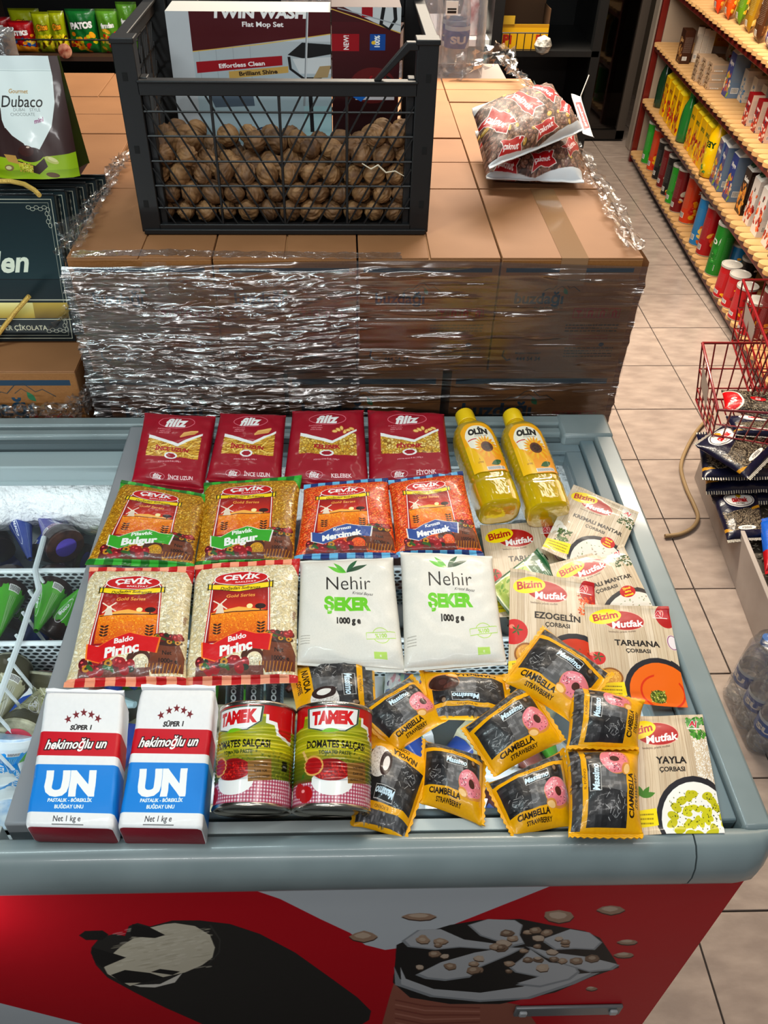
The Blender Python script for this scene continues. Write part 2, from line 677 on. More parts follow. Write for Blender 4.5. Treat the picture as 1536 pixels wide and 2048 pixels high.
def art_cevik(kind):
    H = 118
    a = Art(100, H, {'rice': '#d8c7a0', 'bulgur': '#a8791a', 'lentil': '#c8431a'}[kind], 4.6)
    if kind == 'rice':
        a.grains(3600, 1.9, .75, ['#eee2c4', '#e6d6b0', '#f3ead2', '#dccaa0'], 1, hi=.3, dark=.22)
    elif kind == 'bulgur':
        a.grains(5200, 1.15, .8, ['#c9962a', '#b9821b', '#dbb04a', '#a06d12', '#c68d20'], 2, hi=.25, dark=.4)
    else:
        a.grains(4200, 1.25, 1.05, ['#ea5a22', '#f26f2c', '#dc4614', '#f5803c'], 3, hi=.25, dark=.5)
    c1, c2, cb = {'rice': ('#b3161c', '#f0a183', '#c3151d'), 'bulgur': ('#3da33a', '#1f6b26', '#3e9c2f'), 'lentil': ('#1f3a74', '#6fb3dc', '#3c5590')}[kind]
    for y0, y1 in ((0, 7), (H - 6.5, H)):
        for i in range(12):
            a.rect(i * 8.4, y0, i * 8.4 + 8.4, y1, c1 if i % 2 else c2)
    if kind != 'lentil':
        for s in (0, 1):
            a.poly([(100 * s, 5), (100 * s + (8 - 16 * s), 5), (100 * s, 18)], c1, .9)
    # arch panel
    a.map = lambda x, y: (46 + (x - 48.5) * 1.27, 4 + y * .975)
    x0, x1, yt = 28, 69, 16
    t = np.linspace(math.pi, 2 * math.pi, 20)
    arch = [(48.5 + 20.5 * math.cos(q), yt + 9 + 8 * math.sin(q)) for q in t]
    pan = arch + [(x1 + 1.5, 84), (x0 - 2.5, 84)]
    cen = np.array([48.5, 50])
    for k, c in ((1.07, '#b3161c'), (1.035, WHT), (1.0, '#8e1016')):
        a.poly([tuple(cen + (np.array(p) - cen) * [k, 1 + (k - 1) * .5]) for p in pan], c)
    a.grad(x0 + 1, 28, x1 - .5, 54, '#7a0d12', '#c8381a')
    a.poly([(x0 + 2, 54), (48, 49), (x1 - .5, 53.5), (x1 - .5, 55), (x0 + 2, 56)], '#ffcf6a', .8)
    a.ell(56, 49, 2.3, 2.3, '#ffe9a8')
    a.grad(x0 - .5, 54, x1 + .6, 82, '#e98a16', '#c85a0c')
    a.speck(500, .5, ('#f5a52a', '#b8500c', '#ffc04a'), 5, (x0, 56, x1, 81), .8)
    a.line([(x0, 55.5), (44, 54), (x1, 53.8)], .9, '#3a1008')
    a.ell(64, 49.5, 4, 2.6, '#2a0d0a').rect(63.6, 50, 64.4, 54, '#2a0d0a')
    a.poly([(31, 55), (32.4, 46), (35.6, 46), (37.4, 55)], '#e6d3bd')
    for an in (40, 130, 220, 310):
        an = math.radians(an)
        a.line([(34, 46.5), (34 + 7 * math.cos(an), 46.5 + 7 * math.sin(an))], 1.1, '#f1e4cf')
    for x in (33, 65):
        for i in range(4):
            a.ell(x - 1.5, 66 + i * 2.8, 1.7, .8, '#2e1506', 35).ell(x + 1.5, 66 + i * 2.8, 1.7, .8, '#2e1506', -35)
    # logo + ribbon
    a.ell(48.5, 19.5, 20.5, 8.3, WHT).ell(48.5, 19.5, 19.6, 7.6, '#b8141c')
    a.text('ÇEVİK', 48.5, 17.8, 8.2, WHT, .045, .1, 0, 1.15)
    a.text('BAKLİYAT', 52, 24.0, 2.6, WHT, .02, 0, 0, 1.3)
    a.poly([(24, 24.5), (48, 28.5), (73, 24.5), (73, 30), (48, 34), (24, 30)], '#f2cf1c')
    for x in (24.2, 27, 70, 72.5):
        a.rect(x - .5, 23.5, x + .4, 31, '#2a2208')
    a.line([(24, 24.5), (48, 28.5), (73, 24.5)], .5, '#2a2208').line([(24, 30), (48, 34), (73, 30)], .5, '#2a2208')
    a.text('Doğadan Sofranıza', 48.5, 30.2, 4.1, '#2a2208', .01, .25, 0, .95)
    a.text('Gold Series', 49, 38, 4.6, '#f0b75a', .012, .15)
    # sack, vegetables
    a.map = None
    a.poly([(70, 92), (74, 84), (84, 81), (94, 84), (99, 95), (98, 109), (72, 110), (66, 100)], '#6b3a26')
    a.grad(72, 92, 97, 109, '#75432c', '#5b2f1e')
    a.ell(84, 83, 13, 3.5, '#3b1c12')
    veg(a, 73, 80, 22, 4, .8)
    a.ell(60, 97, 10, 7, '#4c2a1c').ell(62, 101, 7, 7, {'rice': '#e8d9b8', 'bulgur': '#c08c28', 'lentil': '#e2561f'}[kind])
    a.grains(60, 1.2, .8, {'rice': ['#eee2c4'], 'bulgur': ['#c9962a'], 'lentil': ['#ee662a']}[kind], 9, (56, 97, 68, 106))
    for i in range(10):
        a.line([(66 + i * 3, 110), (67 + i * 3.2, 102)], .7, '#b5781f')
    a.rect(10, 105, 70, H - 6.5, '#4a130f', .75)
    veg(a, 12, 103, 44, 8, 1.15)
    a.text('Net', 84, 92.5, 5.2, '#1a0e0a', .02).text('1000g e', 85, 99.5, 5.2, '#1a0e0a', .02)
    # banner
    a.map = lambda x, y: (46 + (x - 48.5) * 1.2, y)
    bn = [(22, 84), (30, 87), (40, 80), (52, 74.5), (62, 78), (74, 79), (72, 93), (60, 91), (46, 94), (33, 101), (23, 97)]
    cc = np.mean(bn, 0)
    a.poly([tuple(cc + (np.array(p) - cc) * 1.05) for p in bn], '#f0802a' if kind == 'rice' else WHT, .9).poly(bn, cb)
    up, lo = {'rice': ('Baldo', 'Pirinç'), 'bulgur': ('Pilavlık', 'Bulgur'), 'lentil': ('Kırmızı', 'Mercimek')}[kind]
    a.text(up, 48, 80.8, 6.4 if kind != 'lentil' else 5.6, WHT, .035, .2, -14)
    a.text(lo, 47.5, 90.0, 11.6 if kind != 'lentil' else 10.2, WHT, .05, .2, -13, .95 if kind != 'lentil' else .82)
    # glossy side strip print
    a.map = None
    a.text('1000g', 97, 60, 3.4, '#5a2010', .01, 0, -90)
    return a


def art_filiz(word, kind):
    a = Art(100, 108, '#94112a', 4.6)
    a.noise(.012, 3, 20)
    if kind == 'tube':
        pal = ['#d9a53c', '#c48f2a', '#e8c063', '#b17d1e']
    else:
        pal = ['#dcb24c', '#e8c86c', '#c2923a', '#f0d68a']
    x0, x1, y0, y1 = 15, 88, 36, 70
    a.rect(x0, y0, x1, y1, '#8a6418')
    r = random.Random(kind + word)
    for i in range(260):
        x, y = r.uniform(x0, x1), r.uniform(y0, y1)
        c = pal[r.randrange(4)]
        if kind == 'tube':
            t = math.radians(r.gauss(-12, 25))
            dx, dy = 6 * math.cos(t), 6 * math.sin(t)
            a.line([(x - dx, y - dy), (x + dx, y + dy)], 3.4, '#7c5512').line([(x - dx, y - dy), (x + dx, y + dy)], 2.7, c)
            a.line([(x - dx, y - dy - .6), (x + dx, y + dy - .6)], .5, '#fff0b8', .5)
        else:
            t = r.uniform(0, 180)
            a.ell(x, y, 4.4, 2.8, '#80581a', t, .8).ell(x, y, 3.9, 2.3, c, t).ell(x, y, 1.2, 2.2, '#9c7024', t, .7)
    # frame of the window
    a.rect(0, 28, x0, 76, '#94112a').rect(x1, 28, 100, 76, '#94112a').rect(0, y1, 100, 80, '#94112a')
    a.poly([(0, 20), (100, 20), (100, 27), (x1 + .5, 29), (57, 49), (x0 - 1, 37), (0, 37)], '#94112a')
    a.poly([(x0, 36), (57, 47.5), (x1 + 1, 28), (x1 + 1, 31.5), (57, 52), (x0, 41.5)], WHT)
    a.ring(50, 12.5, 25, 9.5, .9, '#d8808c', -4)
    a.text('filiz', 50, 12.6, 19, WHT, .045, .35, -5, 1.1)
    a.text('Zevk kurumuyla', 34, 24.5, 2.7, '#e8b0b0', .01, .2, -3).text('sağlıklı yaşam', 36, 27.6, 2.7, '#e8b0b0', .01, .2, -3).text('lezzet burada', 35, 30.6, 2.7, '#e8b0b0', .01, .2, -3)
    for i in range(5 if kind == 'tube' else 6):
        if kind == 'tube':
            a.line([(58 + i, 36 - i * 1.6), (78 + i, 30 - i * 1.2)], 3.2, '#b5742a').line([(58 + i, 36 - i * 1.6), (78 + i, 30 - i * 1.2)], 2.4, '#e9b878')
        else:
            a.ell(60 + i * 4.5, 33 - (i % 3) * 2.6, 4, 2.6, '#b5742a', i * 40).ell(60 + i * 4.5, 33 - (i % 3) * 2.6, 3.2, 1.9, '#eec37e', i * 40)
    a.text(word, 50, 57.5, 8.4, '#a3142a', .05, .05, 0, 1.0)
    a.ell(50, 68, 9, 5.4, WHT).ell(50, 68, 6.4, 3, '#94112a').rect(46, 64.6, 54, 65.4, '#94112a').rect(46, 70.8, 54, 71.4, '#94112a')
    a.text('pişirme süresi 8 dk | 500g e', 50, 77.5, 2.8, '#f0d0d0', .012, 0, -3)
    a.text('filiz', 36, 99.5, 8.6, WHT, .03, .3, -2).ring(36, 99.5, 10, 4.4, .5, '#d8a0a8').text(word, 68, 99, 7, '#f0d8d8', .03, 0, -2, .9)
    return a


def leaf(a, x, y, L, w, ang, c):
    t = np.linspace(0, 1, 12)
    up = np.c_[t * L, -w * np.sin(t * math.pi) * (1 - .3 * t)]
    lo = np.c_[t[::-1] * L, w * .55 * np.sin(t[::-1] * math.pi)]
    p = np.r_[up, lo]
    q = math.radians(ang)
    R = np.array([[math.cos(q), -math.sin(q)], [math.sin(q), math.cos(q)]])
    return a.poly(p @ R.T + (x, y), c)


def art_nehir():
    a = Art(100, 112, '#dedcd4', 4.4)
    a.noise(.008, 5, 3)
    for an, L, w, c in ((-160, 21, 3.4, '#5cb22a'), (-137, 18, 3.2, '#4ea52c'), (-52, 20, 3.3, '#1d5a3a'), (-22, 24, 3.4, '#10442c')):
        leaf(a, 49, 20.5, L, w, an, c)
    a.text('Nehir', 50, 32, 21, BLK, -.008, 0, 0, .95)
    a.text('Kristal Beyaz', 65, 43.5, 4, '#333', 0, .35, 5)
    a.text('ŞEKER', 48, 54, 17.5, '#67b81f', .06, 0, 0, .88)
    a.text('1000 g e', 49, 71, 8.6, BLK, .05, 0, 0, .82)
    a.ring(80, 84, 8, 7, .6, '#a8cc5a').poly([(66, 82.5), (94, 79.5), (94, 85.5), (66, 88.5)], '#dedcd4')
    a.line([(66, 82.5), (94, 79.5), (94, 85.5), (66, 88.5), (66, 82.5)], .6, '#9cc84a').text('%100', 80, 84, 5.2, '#9cc84a', .02, 0, -6)
    a.rect(72, 99, 84, 105, '#a4ce52', .8).text('e', 78, 102, 4, WHT)
    a.lines_of_text(3, 86, 12, 4, 2.6, .8, '#8a8880')
    return a


def star(a, x, y, r, c, rot=0):
    return a.poly([(x + (r if i % 2 == 0 else r * .4) * math.sin(math.radians(36 * i + rot)), y - (r if i % 2 == 0 else r * .4) * math.cos(math.radians(36 * i + rot))) for i in range(10)], c)


def art_un():
    a = Art(100, 140, '#e9eaec', 4.2)
    a.noise(.006, 2, 10)
    for i, (x, y) in enumerate(((33, 30), (42.5, 25), (52, 22.5), (61.5, 24.5), (70, 28.5))):
        star(a, x, y, 4.8, '#6d1420', -20 + i * 10)
    a.text('SÜPER 1', 51, 38.5, 7.0, '#241c1c', .045, .12, -2, 1.08)
    a.rect(0, 44, 100, 70, '#b5142a')
    a.text('hekimoğlu un', 48, 57, 14.2, WHT, .03, .32, -2, .93, out=('#1c060a', .075))
    a.rect(0, 79, 100, 127, '#1c7fcb')
    a.text('UN', 46, 97.5, 33.5, '#eef0f2', .062, 0, -1, 1.2)
    a.text('PASTALIK - BÖREKLİK', 48, 115, 4.9, WHT, .035, .05, -1, 1.05).text('BUĞDAY UNU', 48, 121.3, 4.9, WHT, .035, .05, -1, 1.05)
    a.text('Net 1 kg e', 47, 132.2, 7.4, '#26242a', .01, .12, -1, 1.0).rect(30, 137.2, 66, 137.8, '#555')
    return a


def art_tamek():
    W, H = 157, 128          # half round the can
    a = Art(W, H, '#b9b42a', 4.2)
    a.grad(0, 20, W, 62, '#7d8a14', '#c9bb2c')
    a.grad(0, 62, W, 100, '#a89a26', '#3f4c14')
    a.speck(260, 1.6, ('#6f7a20', '#93912a', '#4d5a1a', '#c8b848'), 4, (60, 60, W, 95), .6)
    for i in range(7):
        a.line([(0, 30 + i * 5), (40, 27 + i * 5), (90, 31 + i * 5), (W, 26 + i * 5)], 1.6, '#e6e070' if i % 2 else '#7c8a1a', .5)
    a.rect(0, 0, W, 17, '#b5161c')
    a.poly([(0, 17), (30, 17), (28, 30), (0, 34)], '#b5161c')
    a.poly([(112, 17), (W, 17), (W, 52), (146, 49), (128, 42), (124, 30), (112, 28)], WHT).poly([(116, 15), (W, 15), (W, 47), (146, 45), (131, 39), (128, 26), (116, 24)], '#b5161c')
    # logo
    lg = [(38, 9), (106, 8), (104, 26), (88, 36), (62, 37), (40, 32)]
    cc = np.mean(lg, 0)
    a.poly([tuple(cc + (np.array(p) - cc) * 1.1) for p in lg], '#6c7c6c').poly([tuple(cc + (np.array(p) - cc) * 1.06) for p in lg], '#213a26').poly(lg, WHT)
    a.text('TAMEK', 71, 20, 21, '#c4161e', .07, .06, -2, .80)
    leaf(a, 56, 38, 26, 3.5, -4, '#7fb52a')
    a.text('DOMATES SALÇASI', 78, 53, 12.5, '#16160c', .03, 0, 0, .78).text('TOMATO PASTE', 76, 63, 6.4, '#3a4512', .03, 0, 0, .9)
    # checked cloth
    a.poly([(0, 100), (W, 94), (W, H), (0, H)], '#e8d8dc')
    for i in range(46):
        a.rect(i * 4, 95, i * 4 + 2, H, '#8e1c3a', .6)
    for i in range(9):
        a.rect(0, 97 + i * 4, W, 99 + i * 4, '#8e1c3a', .55)
    a.poly([(0, 70), (W, 70), (W, 94), (0, 100)], '#5c6a20', .35)
    a.ell(38, 112, 11, 10, '#a8121a').ell(26, 107, 9, 9, '#a8121a').ell(34, 108, 3, 2, '#f0a0a0')
    leaf(a, 30, 96, 12, 2, -60, '#2e6a1e')
    a.ell(74, 97, 27, 17, WHT).rect(44, 75, 106, 92, '#5f6a20', 0)
    a.ell(74, 91, 26, 6, '#c8c8c8').ell(72, 84, 25, 13, '#8a0e14')
    a.speck(120, 1.6, ('#b8181a', '#d43a2a', '#7a0a10'), 6, (52, 76, 92, 93), .8)
    a.ring(48, 79, 13, 11, 2.4, '#d9a860').ell(48, 79, 12, 10, '#a3141a').line([(38, 72), (30, 60)], 4, '#e0b878')
    a.poly([(92, 75), (122, 71), (124, 96), (94, 99)], '#8a6534')
    for i in range(3):
        a.text(('%100 NEYSE', 'İLAVE YOK', 'SONSUZ LEZZET')[i], 109, 79 + i * 7, 3.6, '#1c1208', .02, 0, -6, .9)
    a.rect(139, 72, 149, 84, BLK).text('830g', 144, 78, 3.2, WHT)
    a.text('830 g e', 132, 113, 5, '#e8e0e0', .01)
    return a


def art_olin():
    a = Art(100, 150, '#f0b010', 4)
    t = np.linspace(math.pi, 2 * math.pi, 20)
    a.a[:] = hx('#f2a90e')
    a.poly([(50 + 42 * math.cos(q), 34 + 26 * math.sin(q)) for q in t] + [(92, 70), (60, 100), (14, 72)], '#f7f1dc')
    a.poly([(0, 84), (40, 110), (100, 92), (100, 150), (0, 150)], '#f39c12').poly([(0, 60), (8, 60), (40, 112), (40, 150), (0, 150)], '#f4bc1a')
    a.text('OLİN', 50, 27, 23, BLK, .07, .12, 0, 1.0).text('AYÇİÇEK YAĞI', 55, 41, 5.4, '#555', .01, .1)
    a.rect(12, 48, 40, 51, '#b5161c')
    for i in range(22):
        q = 360 / 22 * i
        leaf(a, 62 + 10 * math.cos(math.radians(q)), 76 + 10 * math.sin(math.radians(q)), 26, 4.5, q, '#f09a12' if i % 2 else '#f8b62a')
    a.ell(62, 76, 17, 16, '#5a2a0c').ell(62, 76, 12, 11, '#2a1208').speck(80, .8, '#7a4418', 3, (50, 64, 74, 88))
    leaf(a, 88, 118, 34, 11, 158, '#1d5a2a')
    a.text('1', 28, 112, 8, '#7a3a10', .01).text('LITRE', 28, 121, 7, '#7a3a10', .01)
    a.rect(40, 136, 92, 146, WHT)
    for i in range(24):
        a.rect(43 + i * 2, 137, 43.9 + i * 2, 145, BLK)
    return a


def bm_logo(a, x, y, k=1.0, rot=-3):
    a.ell(x + 9 * k, y + 2 * k, 25 * k, 14.5 * k, '#d8b0a0', rot + 6).ell(x + 9 * k, y + 2 * k, 24 * k, 13.6 * k, '#a3131d', rot + 6)
    a.ell(x - 11 * k, y - 3 * k, 19.5 * k, 10.5 * k, '#f3d51a', rot - 12)
    a.text('Bizim', x - 11 * k, y - 4 * k, 13.5 * k, '#a3131d', .03, .12, rot - 10, 1.05)
    a.text('Mutfak', x + 13 * k, y + 7 * k, 12.5 * k, WHT, .035, .15, rot - 4, 1.05)
    a.text('besleyici, pratik mutfak', x + 6 * k, y + 18.5 * k, 3.4 * k, '#5a4a40', .01, 0, rot, 1.0, None, -.004)


def wood(a, seed):
    r = random.Random(seed)
    H = a.h
    x = 0
    while x < a.w:
        w = r.uniform(7, 15)
        c = r.choice(['#cdbca4', '#d8c9b3', '#c4b39c', '#d2c0a8'])
        a.rect(x, 0, x + w, H, c)
        for i in range(9):
            xx = x + r.uniform(0, w)
            p = [(xx + math.sin(t * 3 + i) * .6, t * H / 5) for t in np.linspace(0, 5, 14)]
            a.line(p, r.uniform(.15, .5), '#a8927a', .6)
        a.line([(x, 0), (x, H)], .35, '#8f7a66', .7)
        x += w


def art_soup(kind, seed=1):
    a = Art(100, 128, '#d5c5ad', 4)
    wood(a, seed)
    t1 = {'tarhana': 'TARHANA', 'mantar': 'KREMALI MANTAR', 'ezogelin': 'EZOGELİN', 'yayla': 'YAYLA'}[kind]
    # corner picture + mark
    if kind == 'mantar':
        for x, y in ((84, 8), (92, 18), (84, 20), (95, 30)):
            a.ell(x, y, 6, 4.5, '#e6dfd4', 20).ell(x + 1, y + 2, 2.5, 3.5, '#bfb3a2')
        veg_c = '#2f4a1c'
        a.speck(60, 1.6, veg_c, 3, (78, 18, 100, 36))
    elif kind == 'yayla':
        a.speck(500, .7, '#f2f0ea', 3, (82, 22, 100, 78))
        a.speck(50, 3, ('#2e6a22', '#4b8a30'), 4, (80, 4, 100, 28), 1, .5)
    else:
        a.ell(94, 14, 12, 16, '#a01018').ell(90, 9, 3, 4, '#e06050')
        if kind == 'ezogelin':
            a.speck(120, 1.3, ('#c8401a', '#e86a2a', '#8a1a10'), 5, (80, 20, 100, 46))
        else:
            a.ell(97, 49, 7, 10, '#e8e0e4').ring(97, 49, 6, 9, 1, '#8a4a70')
    a.rect(78, 5, 98, 17, WHT, .25)
    a.text('Aj', 87, 10, 9, '#b5142a', .03, .2, 0, 1.1, out=(WHT, .05)).rect(79, 16, 96, 17, WHT)
    bm_logo(a, 34, 20)
    sz = 10.5 if len(t1) < 9 else 8.8
    a.text(t1, 55, 53, sz, '#141010', .03, 0, 0, 1.03 if len(t1) < 9 else .98).text('ÇORBASI', 55, 63, 7.0, '#141010', .025)
    # pot
    bowl = {'tarhana': '#d96a14', 'mantar': '#e4ddd2', 'ezogelin': '#b8380e', 'yayla': '#f2f1ec'}[kind]
    a.line([(86, 84), (92, 74), (97, 78), (104, 90)], 3.4, '#27272f')
    a.ell(76, 112, 42, 41, '#24242c').ell(76, 114, 37, 37, bowl)
    r = random.Random(seed)
    if kind == 'tarhana':
        a.ring(76, 112, 24, 20, 2.2, '#c4380c').ell(82, 96, 14, 12, bowl).ell(70, 118, 9, 7.5, '#55601c').speck(90, 1, ('#2c3c12', '#8a9a3a', '#c8c070'), 3, (62, 111, 78, 125))
    elif kind == 'ezogelin':
        a.speck(90, 1.2, ('#e0641c', '#7a1c08', '#3a5a1c', '#d88a30'), 3, (48, 88, 100, 126))
    elif kind == 'yayla':
        for i in range(16):
            q = i * .39
            a.ell(76 + 26 * math.cos(q) + r.uniform(-4, 4), 110 + 20 * math.sin(q), 6, 4, '#b8b428', r.uniform(0, 180))
            a.ell(76 + 12 * math.cos(q * 1.7), 112 + 8 * math.sin(q), 3, 5, '#c4c02c', r.uniform(0, 180))
        a.speck(120, .8, ('#2c3412', '#6a6a1a'), 3, (48, 88, 100, 126))
    else:
        a.speck(70, 1.2, ('#7a8a5a', '#a89a88', '#5a6a3a'), 3, (48, 88, 100, 126))
    # left pictures
    if kind in ('tarhana', 'ezogelin'):
        big = 15 if kind == 'ezogelin' else 9
        a.ell(6 if kind == 'ezogelin' else 8, 74, big, big * .95, '#b5121a').ell(3, 68, 3, 2.4, '#f08070')
        for q in range(5):
            leaf(a, 9, 72, 7, 1.4, q * 72, '#2e5a1c')
        a.ell(20, 98, 14, 12, '#8a5a2a').ell(20, 98, 12, 10, '#c89444').speck(90, .7, '#e8bc6a', 8, (11, 91, 29, 106))
    elif kind == 'mantar':
        for x, y in ((6, 78), (14, 84), (4, 90)):
            a.ell(x, y, 8, 6, '#ece6dc', 30).ell(x + 2, y + 3, 2.5, 4, '#c8baa6', 30)
        a.speck(70, 1.8, ('#2e4a1c', '#4a6a2a'), 4, (10, 84, 28, 104))
    else:
        a.ell(8, 88, 10, 9, '#7a5a48').ell(8, 88, 8, 7, '#efeee8')
        for q in (-60, -110, -20):
            leaf(a, 22, 92, 13, 4, q, '#4a7a2e')
    a.poly([(0, 106), (34, 103), (36, 119), (0, 123)], '#ecd41c').lines_of_text(4, 108, 31, 3, 4.2, 1.5, '#7a6a10', 3)
    if kind == 'mantar':
        a.ell(78, 76, 10, 9, '#b5141c').text('Şimdi', 78, 71, 4.4, '#f6dc3a', .04).text('daha', 78, 76, 4.4, '#f6dc3a', .04).text('lezzetli', 78, 81, 4.2, '#f6dc3a', .04)
    return a


def art_green():
    a = Art(100, 130, '#12552c', 3)
    a.poly([(4, 40), (96, 40), (96, 126), (4, 126)], '#dfe8c8').poly([(7, 43), (93, 43), (93, 123), (7, 123)], '#a8bb5c')
    a.ell(50, 80, 40, 30, '#c9cf86').speck(60, 4, ('#5c8a2a', '#8aa83c', '#dfe0a8'), 3, (10, 45, 90, 120), .8)
    a.text('Sebze', 40, 16, 14, WHT, .03, .2, 0).text('çorbası', 45, 30, 9, '#cfe0cf', .01, .2).lines_of_text(60, 8, 96, 6, 4.5, 1.6, '#e8f0e8')
    return a


def donut(a, x, y, r, glaze, dough, spr, seed=1, bite=(-.6, .75)):
    a.ell(x + .5, y + 1.5, r * 1.06, r, dough).ell(x, y, r, r * .92, glaze)
    a.ell(x - r * .35, y - r * .4, r * .5, r * .22, (1, .85, .88) if spr else '#8a5a4a', -30, .35)
    a.ell(x + r * .1, y + r * .05, r * .26, r * .32, '#4a2a24')
    rr = random.Random(seed)
    if spr:
        for i in range(46):
            t, q = rr.uniform(0, 6.28), rr.uniform(.4, .92) * r
            px, py, d = x + q * math.cos(t), y + q * .92 * math.sin(t), rr.uniform(0, 3.14)
            a.line([(px - 1.2 * math.cos(d), py - 1.2 * math.sin(d)), (px + 1.2 * math.cos(d), py + 1.2 * math.sin(d))], .75, rr.choice(['#3a1420', '#f8e8ec', '#5a1c2c', '#fff']))
    bx, by = x + r * bite[0], y + r * bite[1]
    a.ell(bx, by, r * .42, r * .28, dough, 20).ell(bx - .8, by + 1.2, r * .34, r * .2, '#f0c48a', 20)


def art_massimo(kind):
    a = Art(120, 100, '#e0a40c', 4)
    a.noise(.012, 6, 8)
    x0, x1, y0, y1 = 9, 108, 22, 76
    a.rect(6, 3, 112, 15, '#4a4a4c').speck(60, 3, ('#6a6a6c', '#2c2c2e', '#8a8a8c'), 2, (6, 4, 112, 14), .7)
    a.rect(x0, y0, x1, y1, '#2c2c2e')
    r = random.Random(11)
    for i in range(120):
        x, y = r.uniform(x0, x1), r.uniform(y0, y1)
        w, h = r.uniform(2, 14), r.uniform(2, 12)
        g = r.choice([.07, .1, .14, .2, .3, .5])
        a.poly([(max(x0, x), max(y0, y)), (min(x1, x + w), max(y0, y)), (min(x1, x + w), min(y1, y + h)), (max(x0, x), min(y1, y + h))], (g, g, g + .01), .5)
    for i in range(26):
        x, y = r.uniform(x0 + 4, x0 + 40), r.uniform(50, 72)
        a.line([(x, y), (x + r.uniform(-7, 7), y + r.uniform(-8, 4))], .7, '#c9c9c9', .7)
    a.poly([(52, y0), (74, y0), (80, y1), (46, y1)], '#9a9a9a', .45)
    a.rect(60, 26, 66, 40, '#d8d8d8', .7)
    a.rect(46, 24, 84, 40, '#b0b0b0').rect(47, 25, 83, 39, '#17171b')
    a.text('Massimo', 65, 32.5, 12.5, '#cfeaff', .04, .3, 0, .84)
    a.text('IL FORNO', 64, 18.4, 4.2, '#6a4a10', .01, 0, 0, 1.5)
    a.ell(96, 27, 5, 6, '#2a1c14').ell(95, 25.5, 2.6, 4, '#8a7460')
    for xx in (2.2, 4.4, 114, 116.5):
        a.line([(xx, 4), (xx, 96)], .5, '#a87808', .7)
    nm = {'straw': ('CIAMBELLA', 'STRAWBERRY'), 'cocoa': ('CIAMBELLA', 'COCOA'), 'nuvola': ('NUVOLA', 'COFFEE')}[kind]
    a.text(nm[0], 46, 82.5, 10.4, '#1c1204', .035, 0, 0, 1.05).text(nm[1], 54, 91.8, 7.2, '#1c1204', .025)
    if kind == 'straw':
        donut(a, 91, 60, 21, '#d9838e', '#c98a4a', True)
    elif kind == 'cocoa':
        donut(a, 91, 62, 20, '#34140c', '#c98a4a', False)
    else:
        a.ell(88, 64, 22, 18, '#e8e4e0').speck(160, 1.1, '#bdb6b0', 3, (70, 48, 106, 80)).ell(76, 64, 11, 15, '#2c100a').ell(75, 64, 6, 9, '#efece8')
    return a


def seeds(a, box, n, seed):
    r = random.Random(seed)
    a.rect(*box, '#2a2622')
    for i in range(n):
        x, y, t = r.uniform(box[0], box[2]), r.uniform(box[1], box[3]), r.uniform(0, 180)
        g = r.choice(['#6e6355', '#574c40', '#8a7e6c', '#3c342c'])
        a.ell(x, y, 3.2, 1.1, '#1c1814', t).ell(x, y, 2.8, .8, g, t).ell(x, y, 2.0, .25, '#c4b8a4', t, .8)


def art_seedbag(kind):
    a = Art(120, 100, '#12152e', 3.2)
    if kind == 'red':
        seeds(a, (0, 0, 120, 100), 900, 5)
        a.ell(2, 60, 34, 46, '#e6d8c8').ell(0, 60, 32, 44, '#b01018').text('S', 16, 60, 26, '#f0c8c8', .03, .2)
        a.ell(120, 60, 26, 46, '#e6d8c8').ell(122, 60, 25, 44, '#a00f18').ell(66, 44, 16, 8, '#a81420').text('SS', 66, 44, 12, '#f0d0d0', .04, .2)
        return a
    seeds(a, (8, 40, 112, 84), 620, 4)
    a.poly([(0, 0), (120, 0), (120, 46), (80, 40), (20, 50), (0, 42)], '#12152e')
    a.poly([(90, 40), (120, 30), (120, 36), (88, 46)], '#b0842a').poly([(0, 76), (20, 84), (20, 88), (0, 82)], '#b0842a')
    a.rect(0, 84, 120, 100, '#12152e')
    a.ell(62, 22, 42, 17, '#e9e6e2').ell(62, 22, 39, 14.5, '#2a1420').ell(62, 22, 37.5, 13.2, '#f2efec')
    a.poly([(62, 4), (70, 14), (62, 20), (54, 14)], '#c09a2c')
    a.text('çakmak', 62, 22, 15, '#b5141e', .05, .1, 0, .92).text('KURUYEMİŞ', 62, 31, 4.4, '#5a4a3a', .02)
    a.ell(62, 80, 28, 4, '#e8e4de').text('AYÇEKİRDEĞİ', 62, 80, 4.6, '#1c1c1c', .02)
    for i in range(30):
        a.rect(i * 4, 0, i * 4 + 2, 4, '#d8d0be').rect(i * 4, 95, i * 4 + 2, 100, '#d8d0be')
    return a


